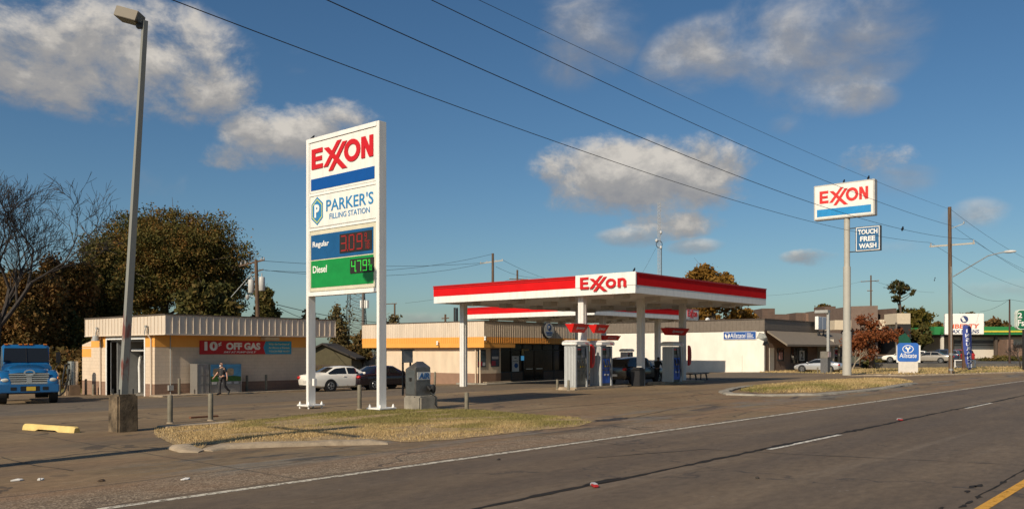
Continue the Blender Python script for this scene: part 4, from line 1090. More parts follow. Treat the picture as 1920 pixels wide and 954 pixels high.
# torn canvas hanging off the corner of the canopy
p = atv(1430, 634, 38.6)
tc_ = thing('torn_canvas', 'torn pale canvas flapping from the canopy corner', 'canvas', tuple(p))
mb = MB(); pts = [(-1.4, 0, .1), (-.6, .1, .62), (.3, -.1, .5), (.9, 0, .2), (1.5, 0, -.5), (.8, -.2, -.2), (.1, -.3, -.35), (-.7, -.3, -.25), (-1.2, -.2, -.1)]
mb.add([(0, -.45, .12)] + pts, [(0, 1+k, 1+(k+1) % len(pts)) for k in range(len(pts))]); o = mb.build('sheet', M('canvas', (.42, .42, .36), .8, var=.3), tc_)
mb = MB(); mb.add([(.1, -.1, -.3), (.8, -.1, -.2), (1.5, 0, -.5), (1.3, -.1, -1.0), (.9, -.1, -.5), (.4, -.1, -.8), (-.3, -.1, -.7)], [(0, 1, 2, 3, 4, 5, 6)]); mb.build('shreds', black, tc_)
mb = MB(); mb.bar((-1.2, .1, 0), (1.2, .3, .1), .06, .06); mb.build('rod', dark, tc_)
# white dish on the office roof
p = dp(1327, 601, 112)
ds = thing('satellite_dish', 'small white dish on the office roof edge', 'dish', (p.x, p.y, p.z-.9))
mb = MB(); mb.cyl((0, 0, 0), (0, 0, .75), .05); mb.build('post', dark, ds)
mb = MB(); mb.ball((0, 0, .9), .55, .25, .42); mb.build('dish', white, ds, smooth=60)

# ------------------------------------------------------------------ shopping centre with dark parapets, far right
def far_box(root, px0, px1, py0, py1, d, depth, name, mat_, d2=None):
    """a building volume whose near face spans these measured bounds at distance d"""
    a = dp(px0, py0, d); b = dp(px1, py0, d2 or d); z1, z0 = a.z, dp(px0, py1, d).z
    t = (b-a); t.z = 0; nrm = Vector((-t.y, t.x, 0)).normalized()
    nn = Vector((FX, FY, 0))*depth
    mb = WB(root)
    mb.add([(a.x, a.y, z0), (b.x, b.y, z0), (b.x+nn.x, b.y+nn.y, z0), (a.x+nn.x, a.y+nn.y, z0), (a.x, a.y, z1), (b.x, b.y, z1), (b.x+nn.x, b.y+nn.y, z1), (a.x+nn.x, a.y+nn.y, z1)], [(3,2,1,0),(4,5,6,7),(0,1,5,4),(1,2,6,5),(2,3,7,6),(3,0,4,7)])
    return mb.build(name, mat_, root)
sc_ = thing('shopping_centre', 'long dark brick shopping block with raised parapets and cream canopies', 'building', tuple(gp(1600, 676)))
pc = dbrown; cb = M('cream_box', (.60, .50, .36), .8, var=.08)
far_box(sc_, 1405, 1690, 589, 668, 152, 30, 'wall', brickdark, 150)
for (x0, x1, y0, d) in ((1429, 1453, 578, 146), (1492, 1510, 586, 148), (1546, 1567, 574, 144)): far_box(sc_, x0, x1, y0, 640, d, 5, 'parapet_tower', brickdark)
far_box(sc_, 1596, 1646, 574, 664, 128, 20, 'tower_wall', M_brick('mall_brick', (.155, .105, .08), (.18, .122, .092), (.15, .11, .085), 1, .24, .08, .012, .3), 126)
far_box(sc_, 1647, 1681, 580, 664, 128, 20, 'wing_wall', brickdark, 124)
far_box(sc_, 1511, 1545, 588, 602, 146.5, 6, 'parapet_panel', brickbrown); far_box(sc_, 1567.5, 1584, 586, 604, 142, 6, 'parapet_panel', brickbrown)
far_box(sc_, 1470, 1513, 603, 612, 130, 8, 'canopy_box', cb); far_box(sc_, 1565, 1596, 600, 618, 126, 4, 'canopy_box', cb)
far_box(sc_, 1647, 1681, 599, 617, 121, 3, 'canopy_box', cb, 119); far_box(sc_, 1682, 1707, 587, 607, 116, 4, 'canopy_box', cb)
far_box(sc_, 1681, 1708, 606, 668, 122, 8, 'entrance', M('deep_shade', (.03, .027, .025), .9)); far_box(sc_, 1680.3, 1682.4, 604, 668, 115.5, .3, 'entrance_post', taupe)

# ------------------------------------------------------------------ strip mall with green fascia
sm = thing('strip_mall', 'white strip mall with green and yellow fascia behind the tax sign', 'building', tuple(gp(1830, 678)))
gf = M('green_fascia', (.03, .21, .06), .5, var=.06); wl = M('mall_white', (.62, .56, .46), .7, var=.06)
D = 140
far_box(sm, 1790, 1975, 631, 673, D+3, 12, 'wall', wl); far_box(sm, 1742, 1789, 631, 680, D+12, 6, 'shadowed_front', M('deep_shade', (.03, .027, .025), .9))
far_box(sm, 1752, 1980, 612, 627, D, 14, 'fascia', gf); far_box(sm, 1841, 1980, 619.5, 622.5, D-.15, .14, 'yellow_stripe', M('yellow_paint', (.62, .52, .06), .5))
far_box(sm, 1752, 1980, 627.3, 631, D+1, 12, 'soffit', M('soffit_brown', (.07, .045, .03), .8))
far_box(sm, 1765, 1770, 628, 655, D+.5, .4, 'column', wl)
for x in (1805, 1866): far_box(sm, x, x+4.5, 629, 672, D+1, .5, 'column', dbrown)
far_box(sm, 1789.5, 1885, 637.5, 643.5, D+2.8, .19, 'grey_band', M('band_grey', (.13, .125, .115), .7)); far_box(sm, 1789.5, 1885, 646.3, 647.6, D+2.8, .19, 'trim_line', dbrown)
far_box(sm, 1888, 1900, 636, 673, D-1, 3, 'brick_pier', brickbrown); far_box(sm, 1901, 1985, 646, 673, D+2.7, .29, 'brick_panel', brickbrown)
far_box(sm, 1740, 1985, 671.5, 676, D-2, 1.0, 'low_wall', M('soffit_brown'))
tpos = dp(1775, 620.5, D-.12)
text('ALDO', M('ghost_green', (.02, .17, .04), .5), sm, loc(sm, tpos), Vector((RX_, RY_, 0)), 2.2, 1.0, .03, .04)
mb = MB()
# ------------------------------------------------------------------ fuel canopies
def canopy(name, label, u0, u1, v0, v1, z, H, cols, colw, emblem_left=True):
    gz = z
    t = thing(name, label, 'canopy', (u0, v0, 0))
    T = 0.0
    mb = WB(t); mb.box(u0+.05, u1-.05, v0+.05, v1-.05, z+.12, z+H-.1); mb.build('deck', M('canopy_soffit', (.76, .74, .70), .5, var=.06), t)
    # deck panel joints and lamp housings underneath
    mb = WB(t); k = u0 + .4
    while k < u1: mb.box(k-.02, k+.02, v0+.1, v1-.1, z+.085, z+.12); k += .42
    mb.build('soffit_ribs', M('canopy_soffit'), t)
    w_, r_ = z + H*.40, z + H
    mb = WB(t)
    mb.box(u0-.02, u0+.05, v0-.02, v1+.02, z, w_); mb.box(u1-.05, u1+.02, v0-.02, v1+.02, z, w_); mb.box(u0+.05, u1-.05, v0-.02, v0+.05, z, w_); mb.box(u0+.05, u1-.05, v1-.05, v1+.02, z, w_)
    mb.build('white_fascia', white, t)
    es = v0 + (v1-v0)*.255 if emblem_left else v0      # white emblem panel length
    mb = WB(t); mb.mi = 0
    mb.box(u0-.035, u0+.05, es, v1+.03, w_, r_); mb.box(u1-.05, u1+.035, v0-.03, v1+.03, w_, r_)
    mb.box(u0+.05, u1-.05, v0-.035, v0+.05, w_, r_) ; mb.box(u0+.05, u1-.05, v1-.05, v1+.035, w_, r_)
    mb.build('red_fascia', deep_red, t)
    mb = WB(t)
    mb.box(u0-.06, u0-.036, es+.01, v1+.05, w_+.48, w_+.53); mb.box(u0-.07, u0-.036, es+.01, v1+.05, r_-.05, r_+.03); mb.box(u0+.05, u1+.03, v0-.07, v0-.036, r_-.05, r_+.03)
    mb.build('red_trim', M('trim_red', (.38, .008, .008), .5), t)
    if emblem_left:
        mb = WB(t); mb.box(u0-.05, u0+.05, v0-.05, es-.003, w_+.001, r_+.05); mb.build('emblem_panel', white, t)
        logo_xx(logo_red, t, loc(t, (u0-.052, v0+(es-v0)*.52, z+H*.56)), NU, (es-v0)*.78, H*.78, .05, lower=True)
    else:
        mb = WB(t); mb.box(u1-2.7, u1+.04, v0-.05, v0-.037, w_-.3, r_+.05); mb.build('emblem_panel', white, t)
        logo_xx(logo_red, t, loc(t, (u1-1.3, v0-.052, z+H*.56)), NV, 2.0, H*.78, .04, lower=True)
    for (cu, cv) in cols:
        mb = WB(t); mb.box(cu-colw/2, cu+colw/2, cv-colw/2, cv+colw/2, G(cv)-.1, z+.1)
        c = mb.build('column', M('column_white', (.70, .68, .64), .5, var=.06), t, bevel=.015)
        mb = WB(t); mb.box(cu-colw/2-.02, cu-colw/2-.002, cv-.015, cv+.015, G(cv), z); mb.box(cu-.015, cu+.015, cv-colw/2-.02, cv-colw/2-.002, G(cv), z); mb.build('column_seam', M('column_white'), c)
    # recessed lamp boxes, three rows
    for i in range(5):
        for j in range(4):
            lu = u0 + (u1-u0)*(i+.5)/5; lv = v0 + (v1-v0)*(j+.5)/4
            mb = WB(t); mb.box(lu-.33, lu+.33, lv-.33, lv+.33, z-.16, z+.1); mb.build('lamp_box', M('lamp_box', (.50, .47, .42), .5), t, bevel=.01)
    return t
CAN = canopy('fuel_canopy', 'large red and white fuel canopy nearest the road', 37.5, 53.4, 23.9, 38.9, 5.0, 1.06, [(38.15, 27.75), (43.45, 27.3), (50.4, 28.4), (39.45, 38.2), (51.2, 37.6)], .37)
canopy('fuel_canopy', 'second red and white canopy behind, above the store roof line', 62.0, 81.0, 43.8, 59.6, 5.2, 1.1, [(67.2, 46.5), (77.3, 46.5), (67.2, 56.5), (77.3, 56.5)], .5, emblem_left=False)

# ------------------------------------------------------------------ pumps
pump_grey = M('pump_grey', (.42, .43, .42), .4, var=.06)
pump_blue = M('pump_blue', (.012, .09, .45), .35, var=.08)
def make_pump(name, label, lower_mat, lower_text=True):
    t = thing(name, label, 'fuel pump', (0, 0, 0), 0, 'fuel pumps on the island')
    w, d = 1.0, .72      # along u, along v
    mb = MB(); mb.box(-w/2+.06, w/2-.06, -d/2+.07, d/2-.07, .02, 2.2); mb.build('cabinet', M('pump_dark', (.10, .10, .10), .4), t)
    for sx in (-1, 1):
        mb = MB()
        mb.box(sx*(w/2)-.07, sx*(w/2)+.07, -d/2-.02, d/2+.02, 0, 2.22)
        for y in (-.2, 0.0, .2): mb.box(sx*(w/2)+sx*.07-.012, sx*(w/2)+sx*.07+.012, y-.075, y+.075, .05, 2.15)
        mb.build('side_panel', pump_grey, t, bevel=.02)
    mb = MB(); mb.box(-w/2-.17, w/2+.17, -d/2-.13, d/2+.13, 2.26, 2.44); 
    mb.add([(-w/2-.17,-d/2-.13,2.44),(w/2+.17,-d/2-.13,2.44),(w/2+.17,d/2+.13,2.44),(-w/2-.17,d/2+.13,2.44),(-w/2-.05,-d/2,2.53),(w/2+.05,-d/2,2.53),(w/2+.05,d/2,2.53),(-w/2-.05,d/2,2.53)], [(0,1,5,4),(1,2,6,5),(2,3,7,6),(3,0,4,7),(4,5,6,7)])
    hd_ = mb.build('canopy_cap', white, t, bevel=.035, smooth=50)
    text('Exxon', logo_red, hd_, (.32, -d/2-.137, 2.36), NV, .26, .07, .02)
    for sy in (-1, 1):
        y = sy*(d/2-.065)
        f = (lambda y0, y1: (min(sy*y0, sy*y1), max(sy*y0, sy*y1)))
        a, b = f(d/2-.068, d/2-.02)
        mb = MB(); mb.box(-w/2+.1, w/2-.1, a, b, .15, .86); sk = mb.build('skirt', lower_mat, t, bevel=.015)
        if lower_text and sy < 0: text('Synergy', white, sk, (.03, -d/2+.01, .62), NV, .5, .13, .02, shear=.2)
        mb = MB(); mb.box(-w/2+.1, w/2-.1, a, b, .9, 1.52); mb.build('nozzle_panel', lower_mat, t, bevel=.01)
        a, b = f(d/2-.068, d/2-.03)
        mb = MB(); mb.box(-w/2+.1, w/2-.1, a, b, 1.56, 2.16); mb.build('head_panel', M('pump_face', (.16, .165, .17), .35), t)
        a, b = f(d/2-.03, d/2-.02)
        mb = MB(); mb.box(-.32, -.02, a, b, 1.72, 1.98); mb.build('price_screen', M('screen', (.02, .03, .025), .15), t)
        mb = MB(); mb.box(-.34, .0, a, b, 2.0, 2.08); mb.build('red_strip', red, t)
        mb = MB(); mb.box(.08, .3, a, b, 1.62, 1.9)
        for i in range(3):
            for j in range(3): mb.cbox((.13+.06*i, sy*(d/2-.012), 1.68+.07*j), .04, .012, .045)
        mb.build('keypad', M('keypad', (.25, .25, .25), .4), t)
        a, b = f(d/2-.02, d/2-.012)
        mb = MB()
        for i, cc in enumerate((0, 1, 2)): mb.cbox((-.05+.17*i, sy*(d/2-.014), 1.1), .09, .012, .09)
        mb.build('grade_button', M('yellow_button', (.6, .42, .05), .4), t)
        for i in range(2):
            x = -.28 + .42*i
            mb = MB(); mb.tube([(x, sy*(d/2+.0), 1.44), (x, sy*(d/2+.05), 1.3), (x+.02, sy*(d/2+.05), 1.05)], [.03, .045, .03], 8); nz = mb.build('nozzle', (black, red)[0], t, smooth=50)
            mb = MB(); mb.tube([(x+.02, sy*(d/2+.05), 1.06), (x+.06, sy*(d/2+.16), .6), (x+.12, sy*(d/2+.14), .35), (x+.2, sy*(d/2+.1), .7), (x+.26, sy*(d/2+.03), 1.5), (x+.24, sy*(d/2-.02), 2.1)], .018, 6); mb.build('hose', rubber, nz, smooth=60)
    return t
p1 = make_pump('fuel_pump', 'fuel pump with grey steel skirt, nearest the store side', M('pump_steel', (.17, .165, .15), .35, .6, var=.3), False)
p2 = make_pump('fuel_pump', 'fuel pump with bright blue front, beside the canopy column', pump_blue)
c1 = (36.95, 27.3); c2 = (39.3, 27.3); c3 = (47.3, 27.4)
p1.location = onG(*c1, .14); p2.location = onG(*c2, .14)
dup(p2, onG(*c3, .14), label='fuel pump in deep shade under the second red valance')
dup(p2, onG(71.4, 46.5, .14), label='farther fuel pump seen under the back canopy')
for (u0, u1, v) in ((36.2, 41.2, 27.35), (46.2, 51.4, 27.9), (68.5, 75.5, 46.5)):
    mb = MB(); mb.box(u0, u1, v-.62, v+.62, G(v)-.1, G(v)+.14); o = struct(mb.build('pump_island', concrete, bevel=.04))
def valance(u0, u1, v, z0, z1, label):
    t = thing('pump_valance', label, 'valance', (u0, v, z0), 0, 'red valances over the pumps')
    L_ = u1-u0; h = z1-z0; o = .12
    mb = MB(); mb.add([(o, -.05, 0), (L_-o, -.05, 0), (L_-o, .05, 0), (o, .05, 0), (0, -.31, h), (L_, -.31, h), (L_, .31, h), (0, .31, h)], [(3,2,1,0),(4,5,6,7),(0,1,5,4),(1,2,6,5),(2,3,7,6),(3,0,4,7)])
    mb.build('panel', red, t)
    B = Vector((0, -.26, h)).normalized()
    text('Synergy', M('valance_white', (.6, .5, .48), .5), t, (L_*.52, -.20, h*.5), NV, L_*.55, h*.46, .02, B=B, shear=.2)
    mb = MB(); mb.bar((.1, .0, h+.02), (L_-.1, .0, h+.02), .08, .05); mb.build('hanger', grey_paint, t)
    return t
valance(36.35, 37.75, 27.3, 2.98, 3.44, 'bright red valance over the grey skirted pump'); valance(38.45, 39.7, 27.3, 2.98, 3.44, 'shaded red valance over the blue pump')
valance(47.2, 49.9, 27.9, 3.0, 3.45, 'red valance hanging beside the farther canopy column'); valance(66.8, 69.6, 46.3, 3.0, 3.45, 'dark red valance under the back canopy')
def arc_flag(c, z0, z1, label):
    t = thing('arc_flag', label, 'pump flag', (c[0], c[1], z0), 0, 'red arc flags on the canopy columns')
    h = z1-z0; mb = MB(); out_ = []; inn = []
    n = 12
    for k in range(n+1):
        a = -math.pi/2 + math.pi*k/n
        out_.append((.36*math.cos(a)**.5 if math.cos(a) > 0 else 0, h/2 + h/2*math.sin(a))); 
    poly = [(0, 0)] + out_[1:-1] + [(0, h)]
    mb.prism([(x-.12, z) for x, z in poly], (0, 0, 0), NV, UP, (0, -1, 0), -.06, .06); mb.build('flag', red, t, bevel=.02)
    mb = MB(); mb.prism([(x*.4-.04, h*.15+z*.7) for x, z in poly], (0, 0, 0), NV, UP, (0, -1, 0), .061, .07); mb.build('inset', M('flag_inset', (.25, .02, .015), .5), t)
    return t
a = atv(1098, 665, 26.98); arc_flag((38.05, 27.05), 1.05, 2.35, 'bright red arc flag beside the grey pump')
arc_flag((50.75, 28.1), 1.0, 2.35, 'shaded red arc flag on the farther column')
# litter bins beside the columns
def bin_(c, label, m_):
    t = thing('litter_bin', label, 'bin', onG(*c), 0)
    mb = MB(); mb.box(-.29, .29, -.29, .29, 0, .95, 1.06); mb.build('body', m_, t, bevel=.03)
    mb = MB(); mb.box(-.33, .33, -.33, .33, .95, 1.02); mb.box(-.26, .26, -.26, .26, 1.02, 1.12, .8); mb.build('lid', black, t, bevel=.02)
    return t
bin_((42.75, 27.05), 'black litter bin in front of the middle column', M('bin_black', (.02, .02, .021), .5))
# dark picnic bench in the shade
q = gp(1309, 712); bt = thing('bench', 'dark bench in the canopy shade', 'bench', q + Vector((0, 0, 0)), .1)
mb = MB(); mb.box(-1.6, 1.5, -.25, .25, .44, .52); mb.build('seat', dark, bt)
for x in (-1.0, 1.0):
    [(lambda m: (m.bar((x, y*.2, .44), (x+.1, y*.25, 0), .08, .08), m.build('leg', dark, bt)))(MB()) for y in (-1, 1)]

# ------------------------------------------------------------------ tall price sign
ps = thing('price_sign', 'tall white two legged fuel price sign with red lettering and digital prices', 'sign', (18.25, 23.35, 0))
VW = 1.93; TH = .16
for sv in (-1, 1):
    base = G(23.35 + sv*VW)
    mb = MB(); mb.box(-TH, TH, sv*VW-.065, sv*VW+.065, base+.14, 9.52); po = mb.build('post', white, ps, bevel=.012)
    mb = MB(); mb.box(-.36, .36, sv*VW-.34, sv*VW+.34, base+.09, base+.14); mb.build('base_plate', white, po, bevel=.008)
    mb = MB()
    for i in (-1, 1):
        for j in (-1, 1):
            mb = MB(); mb.cyl((i*.28, sv*VW+j*.26, base-.02), (i*.28, sv*VW+j*.26, base+.145), .035, None, 10); mb.cyl((i*.28, sv*VW+j*.26, base+.145), (i*.28, sv*VW+j*.26, base+.25), .055, .015, 10); mb.build('anchor_bolt', white, po)
mb = MB(); mb.box(-.02, .1, -.06, .06, .75, 1.0); o = mb.build('socket_box', white, ps); o.location = (-.02, VW-.06-.13, 0)
iv = VW-.066
mb = MB(); mb.box(-TH, TH, -iv, iv, 9.37, 9.52); mb.box(-TH, TH, -iv, iv, 3.93, 4.07); mb.box(-TH+.03, TH-.03, -iv, iv, 7.47, 7.56); mb.box(-TH+.03, TH-.03, -iv, iv, 6.24, 6.33)
mb.box(-TH+.02, TH-.02, -iv, -iv+.05, 4.07, 9.37); mb.box(-TH+.02, TH-.02, iv-.05, iv, 4.07, 9.37); mb.build('frame', white, ps)
FX0 = -TH + .035
def panel(z0, z1, mat_, name):
    mb = MB(); mb.box(FX0, -FX0, -iv+.055, iv-.055, z0, z1); return mb.build(name, mat_, ps, bevel=.012)
pn = panel(7.57, 9.36, white_sign, 'brand_panel')
logo_xx(logo_red, pn, (FX0-.002, 0, 8.72), NU, 2*iv*.90, 1.0, .03)
mb = MB(); mb.box(FX0-.012, FX0-.002, -iv*.93, iv*.93, 7.66, 8.07); mb.build('blue_stripe', blue, pn)
pn = panel(6.35, 7.45, white_sign, 'shop_panel')
pblue = M('letter_blue', (.03, .20, .42), .4)
text("PARKER'S", pblue, pn, (FX0-.006, -iv*.22, 7.05), NU, 2*iv*.68, .42, .012)
text("FILLING STATION", pblue, pn, (FX0-.006, -iv*.22, 6.66), NU, 2*iv*.58, .19, .004)
hx = lambda r, o=0: [(o+r*.86*math.cos(math.radians(30+60*k)), r*1.12*math.sin(math.radians(30+60*k))) for k in range(6)]
for (r, m_, t_) in ((.45, pblue, .006), (.39, M('ring_yellow', (.55, .58, .12), .5), .009), (.345, pblue, .012)):
    mb = MB(); mb.prism(hx(r), (FX0-.001, iv*.74, 6.92), NU, UP, (-1, 0, 0), 0, t_); mb.build('badge', m_, pn)
text('P', white, pn, (FX0-.017, iv*.74, 6.92), NU, .28, .46, .04)
pn = panel(4.09, 6.22, M('price_panel_rim', (.60, .56, .42), .5), 'price_panel')
mb = MB(); mb.box(FX0-.012, FX0, -iv*.9, iv*.93, 5.21, 6.08); mb.build('regular_panel', M('price_blue', (.010, .085, .22), .35), pn)
mb = MB(); mb.box(FX0-.012, FX0, -iv*.9, iv*.93, 4.22, 5.17); mb.build('diesel_panel', M('price_green', (.008, .23, .045), .35), pn)
text('Regular', white, pn, (FX0-.016, iv*.62, 5.72), NU, iv*.5, .25, .015); text('Diesel', white, pn, (FX0-.016, iv*.65, 4.86), NU, iv*.43, .25, .015)
ledm = M('led_black', (.022, .018, .015), .5)
RED_E, GRN_E = M_emit('led_red', (.8, .03, .02), .16), M_emit('led_green', (.06, 1.0, .08), .6)
def price(s, v0, z0, w, h, m_, fw, fh):
    mb = MB(); mb.box(FX0-.03, FX0-.012, v0-w*3.75-fw, v0+fw, z0-fh, z0+h+fh); bx = mb.build('display', ledm, pn)
    mb = MB(); digits(s, (FX0-.032, v0-.02, z0), NU, w, h, mb)
    sw = w*.36
    digits('9', (FX0-.032, v0-w*3.05, z0+h*.54), NU, sw, h*.44, mb, h*.055); digits('10', (FX0-.032, v0-w*3.0, z0), NU, sw, h*.40, mb, h*.055)
    mb.box(FX0-.038, FX0-.032, v0-w*3.7, v0-w*3.05, z0+h*.455, z0+h*.49)
    if len(s) == 3: mb.box(FX0-.038, FX0-.032, v0-w*.93, v0-w*.86, z0-.01, z0+.05)
    mb.build('numerals', m_, bx)
price('309', -iv*.0+.02, 5.38, .42, .55, RED_E, .06, .05)
price('479', -iv*.30+.02, 4.65, .30, .38, GRN_E, .05, .05)

# ------------------------------------------------------------------ lot lamp on its concrete block
lb = thing('lot_lamp', 'tall leaning square grey lamp post with tan shoebox head on a dark mottled concrete block', 'lamp post', (9.6, 21.05, 0))
blotchy = M('blotchy_concrete', (.13, .095, .058), .95, var=.8, scale=3.0, bump=.6, bscale=25)  # dark brown concrete, strongly mottled at random over the whole block
mb = MB(); mb.box(-.26, .26, -.28, .28, -.05, .92, .96); mb.build('base_block', blotchy, lb, bevel=.04, smooth=40)
# pole leans by about two and a half degrees, square and tapered
b_, t_ = Vector((0, 0, .92)), dp(272, 40, 21.0) - Vector(lb.location)
mb = MB(); vs = []
for (p, w) in ((b_, .082), (b_.lerp(t_, .26), .075), (t_, .054)):
    for (i, j) in ((-1,-1),(1,-1),(1,1),(-1,1)): vs.append(p + Vector((i*w, j*w, 0)))
mb.add(vs, [(3,2,1,0),(8,9,10,11)] + [(4*s_+k, 4*s_+(k+1) % 4, 4*s_+4+(k+1) % 4, 4*s_+4+k) for s_ in (0, 1) for k in range(4)])
def pole_mat():
    m, nt, b = new_mat('pole_paint'); L = nt.links.new
    tc = nd(nt, 'ShaderNodeTexCoord'); n = nd(nt, 'ShaderNodeTexNoise'); n.inputs['Scale'].default_value = 3.5; n.inputs['Detail'].default_value = 6
    mp = nd(nt, 'ShaderNodeMapping'); mp.inputs['Scale'].default_value = (1, 1, .4); L(tc.outputs['Object'], mp.inputs[0]); L(mp.outputs[0], n.inputs['Vector'])
    sp = nd(nt, 'ShaderNodeSeparateXYZ'); L(tc.outputs['Object'], sp.inputs[0])
    lt = nd(nt, 'ShaderNodeMath', operation='LESS_THAN'); lt.inputs[1].default_value = 3.0; L(sp.outputs[2], lt.inputs[0])
    mr = nd(nt, 'ShaderNodeMapRange'); mr.inputs['From Min'].default_value = .50; mr.inputs['From Max'].default_value = .58; L(n.outputs['Fac'], mr.inputs[0])
    mu = nd(nt, 'ShaderNodeMath', operation='MULTIPLY'); L(lt.outputs[0], mu.inputs[0]); L(mr.outputs[0], mu.inputs[1])
    mx = nd(nt, 'ShaderNodeMix', data_type='RGBA'); L(mu.outputs[0], mx.inputs[0]); mx.inputs[6].default_value = (.22, .22, .195, 1); mx.inputs[7].default_value = (.17, .055, .04, 1)
    L(mx.outputs[2], b.inputs['Base Color']); b.inputs['Roughness'].default_value = .6
    return m
mb.build('pole', pole_mat(), lb)
for (i, j) in ((-1,-1),(1,-1),(1,1),(-1,1)):
    mb = MB(); mb.cyl((i*.17, j*.17, .9), (i*.17, j*.17, 1.05), .02, None, 8); mb.build('anchor_bolt', dark, lb)
hp = t_ - Vector((RX_, RY_, 0))*.34 + UP*.03
mb = MB(); mb.bar(t_ - UP*.12, t_ - UP*.12 - Vector((RX_, RY_, 0))*.2, .12, .12); mb.build('head_bracket', dark, lb)
A_ = (Vector((-RX_, -RY_, 0)) + UP*.27).normalized(); B_ = Vector((FX, FY, 0)); C_ = A_.cross(B_).normalized()
if C_.z < 0: C_ = -C_
O_ = t_ - UP*.1 + A_*.14
mb = MB(); vs = []
for a in (0, .56):
    for (b, c) in ((-.24, -.02), (.24, -.02), (.21, .24), (-.21, .24)): vs.append(O_ + A_*a + B_*b + C_*c)
mb.add(vs, [(0,1,2,3),(7,6,5,4),(0,4,5,1),(1,5,6,2),(2,6,7,3),(3,7,4,0)]); hd0 = mb.build('lamp_head', M('tan_enamel', (.115, .088, .05), .5, var=.1), lb, bevel=.012)
mb = MB(); vs = [O_ + A_*a + B_*b + C_*(-.026) for (a, b) in ((.05, -.2), (.51, -.2), (.51, .2), (.05, .2))]; mb.add(vs, [(0,1,2,3)]); mb.build('lens', M('lens', (.25, .23, .17), .25), hd0)

# ------------------------------------------------------------------ high brand sign with touch free wash box
q = gp(1588, 703)
hs_ = thing('pole_sign', 'high white brand sign on a stepped grey pole with blue wash sign below', 'sign', q)
def zat(py, d): return CAMZ + (HY-py)/FOC*d - q.z
DQ = q.x*FX + q.y*FY
pg = M('pole_grey', (.42, .40, .345), .5, var=.06)
mb = MB(); zt = zat(408, DQ); zs1, zs2 = zat(622, DQ), zat(500, DQ)
for (z0, z1, r) in ((-.1, zs1, .36), (zs1, zs2, .30), (zs2, zt, .24)): mb.cyl((0, 0, z0), (0, 0, z1), r, None, 24)
mb.build('pole', pg, hs_, smooth=40)
# sign cabinet faces down the road; left and right edges measured on its own plane
e0, e1 = atu(1526, 380, q.x-.35), atu(1640, 370, q.x-.35)
w_ = e0.y - e1.y; zb, zt2 = zat(409, DQ), zat(343, DQ); vc = (e0.y+e1.y)/2 - q.y; hh = zt2 - zb
mb = MB(); mb.box(-.35, .35, vc-w_/2, vc+w_/2, zb, zt2); cbn = mb.build('cabinet', M('cabinet_grey', (.46, .44, .40), .5), hs_, bevel=.03)
mb = MB(); mb.box(-.372, -.352, vc-w_/2+.12, vc+w_/2-.12, zb+.12, zt2-.12); mb.build('face', white_sign, cbn)
logo_xx(M('sign_red', (.62, .03, .025), .4), cbn, (-.374, vc, zb+hh*.62), NU, w_*.80, hh*.50, .02)
mb = MB(); mb.box(-.385, -.373, vc-w_*.445, vc+w_*.445, zb+hh*.09, zb+hh*.30); mb.build('blue_stripe', M('stripe_blue', (.02, .24, .52), .4), cbn)
f0, f1 = atu(1604, 450, q.x-.15), atu(1651, 450, q.x-.15)
zb2, zt3 = zat(474, DQ), zat(428, DQ); wv = f0.y-f1.y; v0 = f1.y - q.y
mb = MB(); mb.box(-.18, .18, v0, v0+wv, zb2, zt3); c2_ = mb.build('wash_cabinet', M('cabinet_dark', (.05, .055, .06), .5), hs_, bevel=.02)
mb = MB(); mb.box(-.20, -.182, v0+.06, v0+wv-.06, zb2+.06, zt3-.06); mb.build('wash_rim', white, c2_)
mb = MB(); mb.box(-.212, -.201, v0+.12, v0+wv-.12, zb2+.12, zt3-.12); mb.build('wash_face', M('wash_blue', (.022, .115, .25), .4), c2_)
for i, s_ in enumerate(('TOUCH', 'FREE', 'WASH')):
    text(s_, white, c2_, (-.216, v0+wv/2, zb2 + (zt3-zb2)*(.78-.28*i)), NU, wv*(.78, .6, .70)[i], (zt3-zb2)*.20, .035)
mb = MB()
for z in (zb2+.05, zt3-.05): mb.bar((0, -.2, z), (0, v0+wv, z), .06, .08)
mb.build('bracket', dark, hs_)

# ------------------------------------------------------------------ bollards
def bollard(px, py, top, label, r=.075, lean=0.0):
    c = gp(px, py); d = c.x*FX + c.y*FY; h = (py-top)/FOC*d
    t = thing('bollard', label, 'bollard', c, 0, 'steel bollards around the lot')
    mb = MB(); mb.tube([(0, 0, -.05), (lean*h*.5, 0, h*.5), (lean*h, 0, h-.03), (lean*h, 0, h)], [r, r, r, r*.8], 14); mb.build('post', bollard_m, t, smooth=40)
    mb = MB(); mb.cyl((0, 0, -.02), (0, 0, .03), r*1.5, r*1.2, 14); mb.build('footing', concrete, t)
    return t
for (x, y, tp, lb_) in ((319, 793, 740, 'leaning free bollard on the grass edge right of the lamp block'), (395, 788, 737, 'bollard beside the paving slab on the grass'), (674, 767, 721, 'bollard between the two legs of the price sign'),
        (875, 769, 735, 'short bollard standing alone in front of the store shadow'), (336, 742, 709, 'thin bollard against the shaded wash wall near the corner'), (463, 736, 703, 'bollard just right of the picture locker'), (499, 735, 702, 'second bollard right of the picture locker'),
        (112, 742, 711, 'bollard left of the vacuum post'), (161, 740, 710, 'bollard between vacuum post and lean-to'), (815, 724, 697, 'slim leaning bollard on the lit store wall'),
        (1045, 730, 711, 'short bollard in front of the store entrance, left one'), (1066, 732, 712, 'short bollard against the grey skirted pump'), (1533, 699, 688, 'small bollard left of the card machine'), (1558, 699, 688, 'small bollard right of the card machine'), (175, 740, 720, 'low bollard against the brown base of the lean-to')):
    bollard(x, y, tp, lb_, .072 if y > 760 else .07, .04 if x == 815 else 0)

